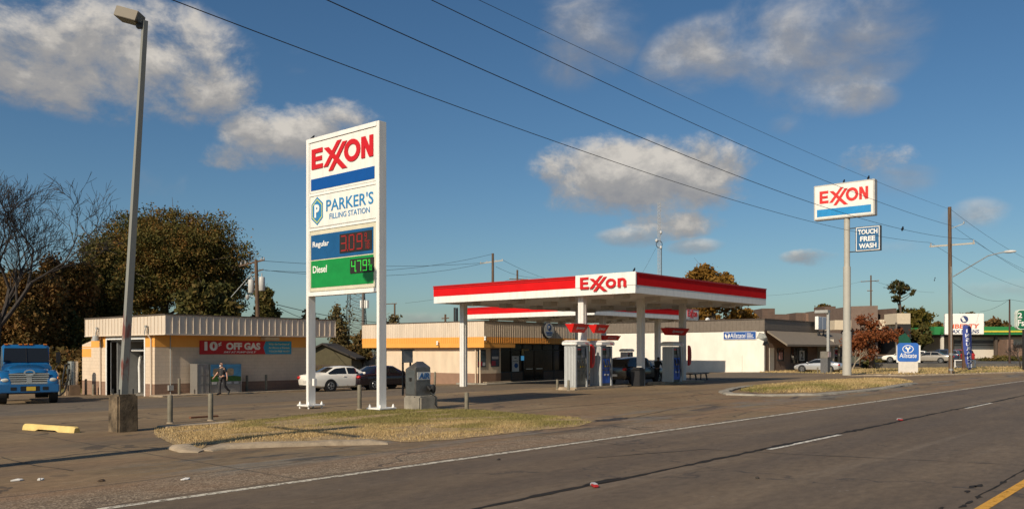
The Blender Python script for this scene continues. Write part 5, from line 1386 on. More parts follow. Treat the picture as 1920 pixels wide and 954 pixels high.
# ------------------------------------------------------------------ air machine
c = gp(789, 768); DA = c.x*FX + c.y*FY; k = DA/FOC
am = thing('air_machine', 'dented stainless tyre air machine with AIR label on a concrete plinth', 'air machine', c)
mb = MB(); mb.box(-.42, .42, -.42, .42, -.05, 27*k); mb.build('plinth', conc_grey, am, bevel=.05, smooth=40)
z0 = 27*k; z1 = z0 + 53*k
mb = MB(); w = .34
mb.add([(-w, -.12, z0), (w, -.12, z0), (w, .40, z0), (-w, .40, z0), (-w, -.12, z1), (w, -.12, z1), (w, .40, z1-.06), (-w, .40, z1-.06), (-w*.2, .12, z1+.2), (w*.6, .12, z1+.2)],
       [(3,2,1,0),(0,1,5,4),(1,2,6,5),(2,3,7,6),(3,0,4,7),(4,5,9,8),(6,7,8,9),(7,4,8),(5,6,9)])
cab = mb.build('cabinet', M('dull_steel', (.20, .19, .175), .4, .75, var=.3, scale=4), am, bevel=.012)
mb = MB(); mb.box(-w-.012, -w-.002, -.08, .36, z0+.05, z1-.1); mb.build('side_door', steel, cab); mb = MB(); mb.cbox((-w-.03, .14, z0+.55), .04, .08, .12); mb.build('latch', dark, cab)
mb = MB(); mb.box(-.28, .33, -.132, -.122, z1-.42, z1-.16); lbp = mb.build('label', white_sign, cab)
text('AIR', M('label_blue', (.03, .12, .30), .4), lbp, (.03, -.135, z1-.29), NV, .5, .2, .04, shear=.15)
zt = CAMZ + (HY-654)*k - c.z
mb = MB(); mb.box(-.40, .02, .42, .47, zt-.46, zt-.03); fl = mb.build('notice_board', M('board_grey', (.20, .20, .19), .5), am)
mb = MB(); mb.bar((-.36, .5, z0), (-.36, .5, zt), .05, .05); mb.bar((-.02, .5, z0), (-.02, .5, zt), .05, .05); mb.box(-.44, .06, .38, .54, zt-.05, zt); mb.build('board_post', dark, am)
mb = MB(); mb.cyl((.2, -.28, z0+.18), (.2, -.13, z0+.3), .05); mb.ball((.34, -.25, z0+.22), .10, .08, .16); mb.tube([(.2, -.2, z0+.1), (.3, -.42, z0-.05), (.25, -.44, z0-.3), (.35, -.44, .1)], .02, 6); mb.build('hose', rubber, am, smooth=60)
mb = MB(); mb.cbox((-.36, -.1, z0-.22), .02, .05, .4); mb.build('strap', black, am); mb = MB(); mb.box(.36, .6, -.1, .2, z0, z0+.35); mb.build('hose_box', steel, am, bevel=.02)

# ------------------------------------------------------------------ vacuum post
c = gp(136, 741); DV = c.x*FX + c.y*FY; k = DV/FOC
vp = thing('vacuum_post', 'tall stainless car vacuum with black hose on a brown block', 'vacuum', c)
mb = MB(); mb.box(-.32, .32, -.34, .34, -.05, 20*k); mb.build('plinth', M('tan_block', (.27, .185, .115), .9, var=.2), vp, bevel=.03)
z0 = 20*k; mb = MB(); mb.cyl((.02, 0, z0), (.02, 0, z0+44*k), .27, None, 24); mb.build('drum', M('bright_steel', (.52, .51, .49), .25, .9, var=.1), vp, smooth=40)
mb = MB(); mb.cbox((-.25, -.05, z0+.78), .12, .2, .3); mb.build('coin_box', steel, vp)
mb = MB(); mb.tube([(-.2, -.1, z0+1.2), (-.45, -.15, z0+1.15), (-.62, -.2, z0+.3), (-.6, -.2, -.1+z0), (-.35, -.3, z0+.3), (-.3, -.28, z0+.9), (-.4, -.26, z0+.2), (-.55, -.3, -.35+z0), (-.8, -.3, .05), (-1.1, -.3, .03)], .05, 8); mb.build('hose', rubber, vp, smooth=60)

# wheel stop
c = gp(95, 808); wsr = thing('wheel_stop', 'chipped yellow concrete wheel stop on the left paving', 'wheel stop', c)
e0, e1 = gp(46, 806), gp(143, 811); ang = math.atan2((e1-e0).y, (e1-e0).x); L_ = (e1-e0).length; wsr.rotation_euler = (0, 0, ang)
mb = MB(); mb.X = None
prof = [(-.11, 0), (.11, 0), (.08, .13), (.05, .155), (-.05, .155), (-.08, .13)]
xs = [-L_/2, -L_/2+.06, -L_/6-.12, -L_/6, L_/6, L_/6+.12, L_/2-.06, L_/2]; vs = []
for i, x in enumerate(xs):
    s_ = .8 if i in (0, len(xs)-1) else 1
    for (y, z) in prof: vs.append((x, y*s_, z*s_ if z > 0 else (0.045 if i in (3, 4) else 0)))
m_ = len(prof); mb.add(vs, [(i*m_+k_, i*m_+(k_+1) % m_, (i+1)*m_+(k_+1) % m_, (i+1)*m_+k_) for i in range(len(xs)-1) for k_ in range(m_)] + [tuple(range(m_-1, -1, -1)), tuple((len(xs)-1)*m_+k_ for k_ in range(m_))])
mb.build('stop', M('stop_yellow', (.62, .45, .16), .75, var=.2, scale=4, bump=.3), wsr, smooth=35)
# card machine
c = gp(1548, 699); km = thing('card_machine', 'small dark card machine with pink notice in front of the silver car', 'kiosk', c)
mb = MB(); mb.box(-.4, .4, -.35, .35, 0, 1.45); mb.build('cabinet', M('kiosk_grey', (.11, .11, .11), .5, var=.3, scale=8), km); mb = MB(); mb.box(-.42, .42, -.36, .36, 1.45, 2.1); mb.build('head', M('kiosk_tan', (.16, .145, .12), .6, var=.2), km)
mb = MB(); mb.box(-.36, .36, -.40, -.365, 1.55, 2.05); mb.build('notice', M('pink_notice', (.55, .42, .40), .6), km)
# lamp beside it
c = gp(1553, 695); dd = c.x*FX+c.y*FY
lp = thing('lot_lamp', 'slim grey lamp post with flat head behind the silver car', 'lamp post', c)
zt = CAMZ + (HY-586)/FOC*dd - c.z
mb = MB(); mb.box(-.13, .13, -.13, .13, 0, zt); mb.build('pole', grey_paint, lp); mb = MB(); mb.box(-.4, .4, -.1, 1.4, zt-.05, zt+.3); o = mb.build('lamp_head', grey_paint, lp, bevel=.04)

# ------------------------------------------------------------------ roadside signs at the right
c = gp(1702, 699); dd = c.x*FX+c.y*FY; k = dd/FOC
sg = thing('monument_sign', 'blue rounded insurance sign on a white block by the road', 'sign', c, math.atan2(-FX, FY)-.36)
mb = MB(); mb.box(-.78, .82, -.25, .25, -.05, 24*k); mb.build('base_block', M('base_white', (.58, .54, .48), .8, var=.1), sg)
mb = MB(); mb.box(-.93, 1.02, -.2, .2, 20*k, 52*k); mb.build('frame', white, sg)
mb = MB(); mb.prism(chamfer_rect(1.76, 35*k, .26), (0, 0, 39*k), NV, UP, (0, -1, 0), .201, .26); fc = mb.build('face', M('insurer_blue_bright', (.025, .12, .42), .35), sg)
text('Allstate', white, fc, (0, -.265, 33*k), NV, 1.42, .42, .008, shear=.12)
ring = []
mb = MB()
for j in range(20):
    a, b = 2*math.pi*j/20, 2*math.pi*(j+1)/20
    mb.prism([(.46*math.cos(a), .36*math.sin(a)), (.46*math.cos(b), .36*math.sin(b)), (.40*math.cos(b), .30*math.sin(b)), (.40*math.cos(a), .30*math.sin(a))], (0, -.261, 45*k), NV, UP, (0, -1, 0), 0, .01)
mb.prism([(-.04, -.26), (.04, -.26), (.07, -.05), (.24, .08), (.13, .22), (0, .05), (-.13, .22), (-.24, .08), (-.07, -.05)], (0, -.261, 45*k), NV, UP, (0, -1, 0), 0, .01); mb.build('emblem', white, fc)
# tax sign on posts
c = gp(1807, 692); dd = c.x*FX+c.y*FY; k = dd/FOC
lt = thing('tax_sign', 'white tax loans sign with round blue emblem on brown posts', 'sign', c, math.atan2(-FX, FY)-.30)
z0, z1 = CAMZ-c.z + (HY-627)*k, CAMZ-c.z + (HY-588)*k; w_ = 71*k*.92
mb = MB(); mb.box(-w_/2, w_/2, -.3, .3, z0, z1); mb.build('cabinet', M('white_sign2', (.80, .77, .72), .4, var=.04), lt, bevel=.05)
h_ = z1-z0
text('LIBERTY', M('sign_orange', (.62, .12, .05), .5), lt, (-w_*.01, -.31, z0+h_*.40), NV, w_*.80, h_*.21, .03, shear=.1); text('TAX LOANS', M('navy', (.03, .05, .14), .5), lt, (-w_*.01, -.31, z0+h_*.15), NV, w_*.78, h_*.17, .03, shear=.1)
mb = MB(); mb.prism(circle(h_*.17, 24), (0, -.301, z0+h_*.73), NV, UP, (0, -1, 0), 0, .015); mb.build('emblem_disc', M('navy'), lt)
mb = MB(); mb.prism([(-.3*h_*.5, .2*h_*.5), (-.1*h_*.5, .24*h_*.5), (.15*h_*.5, -.2*h_*.5), (-.1*h_*.5, -.24*h_*.5)], (0, -.317, z0+h_*.73), NV, UP, (0, -1, 0), 0, .01); mb.build('emblem_mark', white, lt)
mb = MB(); mb.box(-.15, .15, -.15, .15, -.2, z0); mb.build('post', M('post_brown', (.10, .05, .03), .8), lt)
# feather flag
c = gp(1821, 694); dd = c.x*FX+c.y*FY; k = dd/FOC
ff = thing('feather_flag', 'blue feather flag with white letters leaning by the tax sign', 'flag', c, math.atan2(-FX, FY)-.4)
H_ = 85*k
sh = lambda z: -.0 - (z/H_)*11*k + (0)      # the staff leans left
outl = [(0, 1), (.35, 8), (.4, 30), (.2, 60), (0, 77), (-3, 83), (-8, 85), (-14, 84), (-14.5, 70), (-13.5, 45), (-9.5, 15), (-4.5, 2)]
mb = MB(); poly = [(x*k - (0), z*k) for x, z in outl]; mb.prism(poly, (0, 0, 0), NV, UP, (0, -1, 0), -.02, .02); mb.build('cloth', M('flag_blue', (.035, .06, .26), .7, var=.15, scale=2), ff)
for i, ch in enumerate('INSURANCE'):
    z = 74 - i*8.2; x = -7.3 + i*.62
    text(ch, M('flag_white', (.72, .72, .74), .6), ff, (x*k, -.03, z*k), Vector((1, 0, .12)), 6.6*k if ch != 'I' else 2.2*k, 6.6*k, .03, mirror=True)
mb = MB(); mb.tube([(.0, .03, -.2), (.4*k, .03, 40*k), (.1*k, .03, 78*k), (-3*k, .03, 84*k), (-8*k, .03, 86*k), (-14*k, .03, 85*k)], .035, 6); mb.build('staff', dark, ff)
# white rail
a, b = gp(1790, 690), gp(1829, 690)
wr = thing('white_rail', 'low white two bar rail behind the feather flag', 'rail', a); v_ = b-a
mb = MB(); mb.bar((0, 0, .95), (v_.x, v_.y, .95), .1, .1); mb.bar((0, 0, .18), (v_.x, v_.y, .18), .12, .12); mb.build('bar', white, wr)
for t_ in (0.02, .4, .98):
    mb = MB(); mb.bar((v_.x*t_, v_.y*t_, 0), (v_.x*t_, v_.y*t_, .95), .1, .1); mb.build('post', white, wr)
# green sign cropped by the right edge
p = dp(1921, 599, 86); gs = thing('green_sign', 'rounded green sign cut by the right edge of the photo', 'sign', (p.x, p.y, G(p.y)), math.atan2(-FX, FY)); k = 86/FOC
zc = p.z - G(p.y)
mb = MB(); mb.prism(chamfer_rect(34*k, 37*k, .35), (0, 0, zc), NV, UP, (0, -1, 0), -.2, .2); mb.build('case', M('sign_rim', (.6, .66, .58), .5), gs)
mb = MB(); mb.prism(chamfer_rect(31*k, 34*k, .32), (0, 0, zc), NV, UP, (0, -1, 0), .201, .22); mb.build('face', M('sign_green', (.01, .13, .06), .4), gs)
text('2', white, gs, (-11*k, -.225, zc+8*k), NV, 8*k, 10*k, .03); text('Fs', white, gs, (-9*k, -.225, zc-6*k), NV, 12*k, 12*k, .02)
mb = MB(); mb.box(-.15, .15, -.15, .15, 0, zc-18*k); mb.build('post', dark, gs)
# dark green pointed banner behind the blue sign
p = dp(1697, 647, 100); pb = thing('pointed_banner', 'dark green pointed banner behind the blue roadside sign', 'banner', (p.x, p.y, G(p.y)), math.atan2(-FX, FY)); k = 100/FOC; zc = p.z - G(p.y)
mb = MB(); mb.prism([(-12*k, 0), (13*k, 0), (14*k, 6*k), (8*k, 22*k), (0, 31*k), (-12*k, 24*k)], (0, 0, zc-.5), NV, UP, (0, -1, 0), -.05, .05); mb.build('cloth', M('banner_green', (.008, .075, .045), .7), pb)
mb = MB(); mb.prism([(10*k, 10*k), (13*k, 9*k), (14*k, 2*k), (11*k, 4*k)], (0, 0, zc-.5), NV, UP, (0, -1, 0), .051, .06); mb.build('white_mark', white, pb); mb = MB(); mb.box(-.08, .08, .06, .22, 0, zc); mb.build('post', dark, pb)
# log rail and low stone wall in front of the red tree
a, b = gp(1626, 688), gp(1690, 687.5)
lw_ = thing('stone_wall', 'low grey stone retaining wall below the red tree', 'wall', a); v_ = b-a
mb = MB(); mb.bar((-8, -2, .2), (v_.x, v_.y, .2), .5, .8); mb.build('course', M_brick('stone', (.15, .125, .10), (.20, .17, .13), (.08, .07, .06), 1, .5, .25, .02, .6), lw_)
lr = thing('log_rail', 'dark wooden rail along the top of the stone wall', 'rail', a + Vector((0, 0, .6)))
mb = MB(); mb.bar((0, 1, 1.15), (v_.x, v_.y+1, 1.15), .12, .16); mb.build('bar', wood, lr)
for t_ in (0, .5, 1):
    mb = MB(); mb.bar((v_.x*t_, v_.y*t_+1, -.4), (v_.x*t_, v_.y*t_+1, 1.2), .2, .2); mb.build('post', wood, lr)
# ------------------------------------------------------------------ vehicles
tyre_m = rubber; rim_m = M('alloy', (.42, .42, .42), .35, .8, var=.15)
headl = M('headlamp', (.55, .55, .52), .12, var=.05); taill = M('tail_lamp', (.42, .012, .012), .2, var=.1)
plate = M('number_plate', (.50, .48, .44), .5, var=.2, scale=15)
def car(name, label, cat, p, rz, paint, prof, W=1.85, wb=(-1.4, 1.45), wr=.34, group=None, glass=None, pillars=(-.15,), trim=None):
    t = thing(name, label, cat, p, rz, group)
    glass = glass or glass_dark
    # prof rows: x, z_low, z_belt, z_top, half width, half width at top
    def ring(r):
        x, zl, zb, zt, w, wt = r
        return [(x, 0, zl), (x, w*.82, zl), (x, w*.97, zl+.10), (x, w, (zl+zb)*.52), (x, w*.985, zb-.06), (x, w*.95, zb), (x, wt, zt-.035), (x, wt*.86, zt), (x, 0, zt+.018)]
    R_ = [ring(r) for r in prof]
    full = [r + [(x, -y, z) for (x, y, z) in reversed(r[1:-1])] for r in R_]
    n = len(full[0]); vs = [q for r in full for q in r]
    fs = [(i*n+k, i*n+(k+1) % n, (i+1)*n+(k+1) % n, (i+1)*n+k) for i in range(len(full)-1) for k in range(n)]
    fs += [tuple(range(n-1, -1, -1)), tuple((len(full)-1)*n+k for k in range(n))]
    mb = MB(); mb.add(vs, fs); body = mb.build('body', paint, t, smooth=38)
    xs = [r[0] for r in prof]
    def at(x, k):           # a point on the side row k at length x
        for i in range(len(xs)-1):
            if xs[i] <= x <= xs[i+1]:
                f = (x-xs[i])/(xs[i+1]-xs[i]); a, b = Vector(R_[i][k]), Vector(R_[i+1][k]); return a.lerp(b, f)
        return Vector(R_[-1][k])
    # greenhouse range: first and last rows with a raised top
    g = [i for i, r in enumerate(prof) if r[3] - r[2] > .25]
    gi0, gi1 = g[0], g[-1]
    xr0, xr1 = xs[gi0-1], xs[gi1+1]
    for s_ in (1, -1):
        cuts = [xr0 + .12*(xs[gi0]-xr0) + .05] + list(pillars) + [xr1 - .10*(xr1-xs[gi1])]
        for a, b in zip(cuts[:-1], cuts[1:]):
            a_ = a + (.05 if a != cuts[0] else 0); b_ = b - (.05 if b != cuts[-1] else 0)
            N_ = 7; lo = []; hi = []
            for j in range(N_+1):
                x = a_ + (b_-a_)*j/N_; p0, p1 = at(x, 5), at(x, 6)
                if (p1-p0).length < .03: p1 = p0 + Vector((0, 0, .03))
                lo.append(p0.lerp(p1, .08)); hi.append(p0.lerp(p1, .90))
            off = Vector((0, .012, .006))
            V_ = [q + off for q in lo] + [q + off for q in hi]
            V_ = [(q.x, q.y*s_, q.z) for q in V_]
            mb = MB(); mb.add(V_, [(j, j+1, N_+2+j, N_+1+j) for j in range(N_)]); mb.build('side_window', glass, t)
        # door shuts and handles
        mb = MB(); mid = at((cuts[0]+cuts[-1])/2, 3)
        for x in pillars:
            p0, p1 = at(x, 2), at(x, 5); mb.bar((p0.x, (p0.y+.003)*s_, p0.z), (p1.x, (p1.y+.003)*s_, p1.z), .012, .01)
        mb.build('door_seam', black, t)
        for x in pillars:
            q = at(x-.22, 4); mb = MB(); mb.cbox((q.x, (q.y+.01)*s_, q.z-.05), .18, .03, .035); mb.build('door_handle', trim or paint, t)
        q = at(xr1-.3, 5); mb = MB(); mb.ball((q.x, (q.y+.12)*s_, q.z+.08), .09, .11, .07); mb.build('door_mirror', paint, t, smooth=50)
    for (i0, i1, nm) in ((gi1, gi1+1, 'windscreen'), (gi0-1, gi0, 'rear_window')):
        a, b = R_[i0], R_[i1]; pts = []
        for f in ((.06, .94) if nm == 'windscreen' else (.10, .94)):
            l = [Vector(a[k]).lerp(Vector(b[k]), f) for k in (6, 7, 8)]
            row = [Vector((q.x, q.y*.94, q.z)) for q in l]; row = row + [Vector((q.x, -q.y, q.z)) for q in reversed(row[:-1])]; pts.append(row)
        nrm = (Vector((0, 1, 0)).cross(Vector(b[8])-Vector(a[8]))).normalized()
        if nrm.z < 0: nrm = -nrm
        V_ = [q + nrm*.012 for r in pts for q in r]; m_ = len(pts[0])
        mb = MB(); mb.add(V_, [(j, j+1, m_+j+1, m_+j) for j in range(m_-1)]); mb.build(nm, glass, t, smooth=60)
    for x in wb:
        for s_ in (1, -1):
            y = at(x, 3).y
            mb = MB(); mb.cyl((x, s_*(y-.20), wr), (x, s_*(y+.004), wr), wr+.06, None, 24); mb.build('wheel_arch', black, t)
            wh = bpy.data.objects.new('wheel', None); COL.objects.link(wh); wh.parent = t; wh.location = (x, s_*(y-.09), wr)
            mb = MB(); mb.tube([(0, -.105, 0), (0, -.10, 0), (0, .10, 0), (0, .105, 0)], [wr-.03, wr, wr, wr-.03], 24); mb.build('tyre', tyre_m, wh, smooth=50)
            mb = MB(); mb.cyl((0, s_*.10, 0), (0, s_*.112, 0), wr*.64, wr*.62, 20)
            rm = mb.build('rim', rim_m, wh)
            mb = MB()
            for j in range(5):
                a = 2*math.pi*(j+.5)/5; mb.prism([(wr*.2*math.cos(a-.5), wr*.2*math.sin(a-.5)), (wr*.56*math.cos(a-.36), wr*.56*math.sin(a-.36)), (wr*.56*math.cos(a+.36), wr*.56*math.sin(a+.36)), (wr*.2*math.cos(a+.5), wr*.2*math.sin(a+.5))], (0, s_*.113, 0), NV, UP, (0, s_, 0), 0, .003)
            mb.build('rim_opening', black, wh)
    f, r = prof[-1], prof[0]; f2, r2 = prof[-2], prof[1]
    for s_ in (1, -1):
        mb = MB(); mb.ball((f2[0]+.02, s_*f2[4]*.80, f2[2]-.16), .16, .20, .085); mb.build('headlight', headl, t, smooth=60)
        mb = MB(); mb.ball((r2[0]-.03, s_*r2[4]*.86, r2[2]-.12), .13, .16, .10); mb.build('tail_light', taill, t, smooth=60)
    mb = MB(); mb.box(r[0]-.03, r[0]+.1, -.26, .26, .52, .66); mb.build('number_plate', plate, t)
    mb = MB(); mb.box(f[0]-.1, f[0]+.02, -.55, .55, .34, .50); mb.build('grille', black, t)
    mb = MB(); mb.box(r[0]-.012, r[0]+.12, -W*.36, W*.36, .30, .38); mb.build('bumper_insert', black, t)
    return t
SEDAN = [(-2.52,.42,.74,.77,.78,.70),(-2.45,.28,.92,.95,.86,.74),(-2.1,.24,.98,1.03,.91,.76),(-1.62,.22,1.0,1.06,.925,.74),(-.95,.22,.99,1.40,.925,.60),(-.3,.22,.98,1.46,.925,.62),(.35,.22,.97,1.43,.925,.61),(1.15,.22,.96,1.0,.92,.72),(1.75,.22,.90,.945,.91,.74),(2.25,.24,.78,.82,.88,.70),(2.45,.28,.66,.69,.80,.66),(2.52,.36,.55,.57,.70,.60)]
COUPE = [(-2.3,.40,.72,.75,.76,.68),(-2.22,.28,.90,.93,.85,.72),(-1.85,.22,.96,1.0,.90,.74),(-1.6,.2,.96,1.03,.91,.72),(-.55,.2,.95,1.34,.91,.58),(-.1,.2,.94,1.38,.91,.58),(.25,.2,.93,1.34,.91,.57),(1.15,.2,.90,.93,.90,.70),(1.7,.2,.84,.87,.89,.70),(2.15,.22,.72,.75,.85,.66),(2.35,.30,.58,.60,.74,.6)]
SUV = [(-2.4,.5,1.0,1.03,.85,.75),(-2.35,.32,1.1,1.15,.92,.8),(-2.2,.3,1.12,1.62,.94,.70),(-1.2,.28,1.1,1.74,.95,.72),(0,.28,1.09,1.76,.95,.72),(.45,.28,1.08,1.70,.95,.71),(1.2,.28,1.07,1.12,.94,.78),(1.9,.28,1.02,1.06,.93,.78),(2.3,.32,.9,.93,.9,.74),(2.42,.42,.7,.72,.82,.68)]
def PAINT(key, rgb, metal=0.0, rough=.22): return M(key, rgb, rough, metal, var=.04, spec=.5, coat=.6)
white_car = PAINT('white_car_paint', (.82, .78, .69)); maroon_car = PAINT('maroon_car_paint', (.012, .006, .010)); silver_car = PAINT('silver_car_paint', (.55, .55, .54), .5, .28)
black_car = PAINT('black_car_paint', (.008, .008, .009)); tan_car = PAINT('tan_car_paint', (.42, .38, .32), .4); navy_car = PAINT('navy_car_paint', (.02, .03, .06))
c = atv(592, 729, 39.9); car('parked_sedan', 'white sedan parked against the car wash, seen from behind', 'car', onG(c.x+2.5, c.y+.75), math.radians(-5), white_car, SEDAN, pillars=(-.25,))
c = atv(677, 731, 39.3); car('parked_sedan', 'dark maroon sedan parked behind the price sign leg', 'car', onG(c.x+2.45, c.y+.93), .0, maroon_car, SEDAN, pillars=(-.2,))
c = gp(1547, 697.5); car('parked_coupe', 'silver coupe parked in front of the brick shop', 'car', onG(c.x, c.y+.6), math.pi/2, silver_car, COUPE, pillars=(-.5,), wr=.35)
car('parked_suv', 'black car in the canopy shade between pumps and column', 'car', onG(47.6, 30.4), 0, black_car, SUV, pillars=(-1.1, -.05), wb=(-1.45, 1.45), wr=.37)
# raised parking ground behind the stone wall
TZ = .42
mb = MB(); a, b, c_, d_ = (dp(1640, 680, 104), dp(2010, 680, 104), dp(2010, 680, 230), dp(1640, 680, 230))
mb.prism([(q.x, q.y) for q in (a, b, c_, d_)], (0, 0, 0), (1, 0, 0), (0, 1, 0), (0, 0, 1), -1, TZ); struct(mb.build('parking_terrace', M('terrace_paving', (.11, .10, .085), .85, var=.3, scale=.6)))
def onT(px, d): q = dp(px, 680, d); return Vector((q.x, q.y, TZ))
car('parked_suv', 'white car with orange tail lamps half hidden by the blue roadside sign', 'car', onT(1697, 111), math.pi/2+.1, white_car, [(x*1.12, a, b*.93, c*.93, d, e) for x, a, b, c, d, e in SUV], pillars=(-1.1, -.05), wb=(-1.65, 1.65), wr=.38)
car('parked_sedan', 'tan silver sedan beside the white car on the raised parking', 'car', onT(1745, 108), math.pi/2, tan_car, SEDAN, pillars=(-.2,))
car('parked_suv', 'dark navy car behind the tan silver sedan', 'car', onT(1764, 118), math.pi/2, navy_car, SUV, pillars=(-1.1, -.05))
car('parked_suv', 'red and white car behind the brown sign posts', 'car', onT(1800, 124), .7, PAINT('red_car_paint', (.40, .03, .03)), SUV, pillars=(-1.1, -.05))
# blue truck
c = gp(55, 757)
hd_ = math.atan2(-.96, -.28)
tk = thing('blue_truck', 'blue bonneted truck with chrome grille facing the road', 'truck', onG(c.x, c.y), hd_)
tb = PAINT('truck_blue', (.010, .10, .255), 0, .16); chrome = M('chrome', (.80, .80, .80), .22, .9, var=.05)
k = (c.x*FX + c.y*FY)/FOC       # metres per pixel there
def loft(rings, closed=True):
    mb = MB(); n = len(rings[0]); mb.add([q for r in rings for q in r], [(i*n+j, i*n+(j+1) % n, (i+1)*n+(j+1) % n, (i+1)*n+j) for i in range(len(rings)-1) for j in range(n)] + [tuple(range(n-1, -1, -1)), tuple((len(rings)-1)*n+j for j in range(n))]); return mb
def sec(x, w0, w1, z0, z1, zs): return [(x, -w0, z0), (x, w0, z0), (x, w0, zs), (x, w1, z1-.08), (x, w1*.8, z1), (x, -w1*.8, z1), (x, -w1, z1-.08), (x, -w0, zs)]
def arch(x, w, z0, z1, p=.55, n=14, cy=0.0):
    """a rounded hump: straight foot, superelliptic top"""
    out = [(x, cy-w, z0)] 
    for j in range(n+1):
        t = math.pi - math.pi*j/n; c, s__ = math.cos(t), math.sin(t)
        out.append((x, cy + w*math.copysign(abs(c)**p, c), z0 + (z1-z0)*(.35 + .65*abs(s__)**p)))
    return out + [(x, cy+w, z0)]
loft([arch(-.06, .60, .66, 1.36, .4), arch(-.12, .72, .66, 1.45, .45), arch(-.35, .82, .66, 1.54, .5), arch(-.8, .90, .66, 1.63, .55), arch(-1.3, .97, .66, 1.70, .6), arch(-1.85, 1.0, .66, 1.76, .6)]).build('bonnet', tb, tk, smooth=50)
for s_ in (-1, 1):
    loft([arch(.02, .20, .74, 1.10, .5, 10, s_*.90), arch(-.06, .25, .72, 1.24, .5, 10, s_*.92), arch(-.25, .28, .72, 1.38, .55, 10, s_*.92), arch(-.7, .30, .98, 1.50, .6, 10, s_*.91), arch(-1.2, .30, 1.02, 1.48, .6, 10, s_*.90), arch(-1.6, .28, .9, 1.36, .6, 10, s_*.90), arch(-1.85, .25, .7, 1.25, .6, 10, s_*.90)]).build('wing', tb, tk, smooth=50)
    mb = MB(); mb.ball((-.04, s_*.93, 1.06), .09, .20, .10); mb.build('headlight', M('truck_lamp', (.50, .47, .40), .1), tk, smooth=60)
    mb = MB(); mb.ball((-.12, s_*1.13, 1.13), .12, .06, .09); mb.build('indicator', M('amber', (.55, .16, .02), .25), tk, smooth=60)
    wh = bpy.data.objects.new('wheel', None); COL.objects.link(wh); wh.parent = tk; wh.location = (-.72, s_*1.0, .5)
    mb = MB(); mb.tube([(0, -.16, 0), (0, -.14, 0), (0, .14, 0), (0, .16, 0)], [.46, .5, .5, .46], 28); mb.build('tyre', rubber, wh, smooth=50)
    mb = MB(); mb.cyl((0, s_*.14, 0), (0, s_*.168, 0), .28, .24, 20); mb.build('rim', rim_m, wh)
    for x in (-5.6,):
        wh = bpy.data.objects.new('wheel', None); COL.objects.link(wh); wh.parent = tk; wh.location = (x, s_*.86, .5)
        mb = MB(); mb.tube([(0, -.28, 0), (0, .28, 0)], .5, 24); mb.build('tyre', rubber, wh, smooth=50)
    mb = MB(); mb.tube([(-1.65, s_*1.02, 1.35), (-1.7, s_*1.3, 1.75), (-1.7, s_*1.3, 2.35)], .02, 6); mb.cbox((-1.7, s_*1.28, 2.05), .1, .18, .5); mb.build('mirror', black, tk)
mb = MB(); mb.box(.0, .16, -1.18, 1.18, .50, .88); bp_ = mb.build('bumper', tb, tk, bevel=.04)
mb = MB()
for y in (-.62, .62): mb.cbox((.165, y, .70), .02, .22, .14)
mb.build('tow_opening', black, bp_); mb = MB(); mb.box(.16, .18, -.12, .24, .60, .78); mb.build('number_plate', M('plate_yellow', (.55, .36, .04), .5), bp_); mb = MB(); mb.box(.155, .165, -.35, .4, .58, .80); mb.build('plate_recess', black, bp_)
mb = MB(); mb.prism([(-.72, .92), (.72, .92), (.80, 1.36), (.35, 1.40), (-.35, 1.40), (-.80, 1.36)], (-.09, 0, 0), (0, 1, 0), UP, (1, 0, 0), 0, .05); gr_ = mb.build('grille', black, tk)
mb = MB()
for i in range(5): mb.box(-.04, .02, -.74-.012*i, .74+.012*i, .93+.095*i, .985+.095*i)
mb.box(-.04, .02, -.72, .72, .89, .93); mb.build('grille_bar', chrome, gr_, bevel=.008)
mb = MB(); mb.box(-.03, .03, -.1, .1, .92, 1.2); 
for j in range(18):
    a, b = 2*math.pi*j/18, 2*math.pi*(j+1)/18
    mb.prism([(.22*math.cos(a), .14*math.sin(a)), (.22*math.cos(b), .14*math.sin(b)), (.16*math.cos(b), .09*math.sin(b)), (.16*math.cos(a), .09*math.sin(a))], (.02, 0, 1.40), (0, 1, 0), UP, (1, 0, 0), 0, .04)
mb.build('emblem', chrome, gr_)
def sec2(x, w0, w1, z0, z1): return [(x, -w0, z0), (x, w0, z0), (x, w1, z1-.1), (x, w1-.1, z1), (x, -w1+.1, z1), (x, -w1, z1-.1)]
loft([sec2(-1.75, 1.02, 1.0, .7, 1.74), sec2(-1.90, 1.03, .93, .7, 1.80), sec2(-2.45, 1.04, .95, .7, 2.52), sec2(-2.7, 1.04, .97, .7, 2.66), sec2(-3.6, 1.04, .97, .7, 2.66)]).build('cab', tb, tk, smooth=30)
mb = MB(); w0, w1 = .93, .88
mb.add([(-1.92, -w0, 1.83), (-1.92, w0, 1.83), (-2.44, w1, 2.48), (-2.44, -w1, 2.48)], [(0, 1, 2, 3)]); ws_ = mb.build('windscreen', glass_dark, tk); ws_.location = (.03, 0, .02)
mb = MB(); mb.bar((-1.86, 0, 1.84), (-2.4, 0, 2.5), .04, .03); mb.build('wiper_post', black, tk)
for y in (-.8, -.22, 0, .22, .8):
    mb = MB(); mb.cbox((-2.62, y, 2.68), .12, .14, .06); mb.build('roof_marker', M('amber'), tk)
mb = MB(); mb.box(-2.35, -1.98, -.9, .9, 1.72, 1.76); mb.build('dash_top', M('dash', (.20, .19, .14), .8), tk)
mb = MB(); mb.box(-7.4, -3.7, -.42, .42, .6, .95); mb.box(-7.6, -3.75, -1.1, 1.1, .98, 1.12); mb.build('flat_bed', black, tk)
mb = MB(); mb.box(-2.6, -.2, -.4, .4, .45, .9); mb.bar((-.72, -1, .5), (-.72, 1, .5), .14, .14); mb.build('chassis', black, tk)
for s_ in (1, -1):
    q = (-1.0, s_*.84, 1.62)
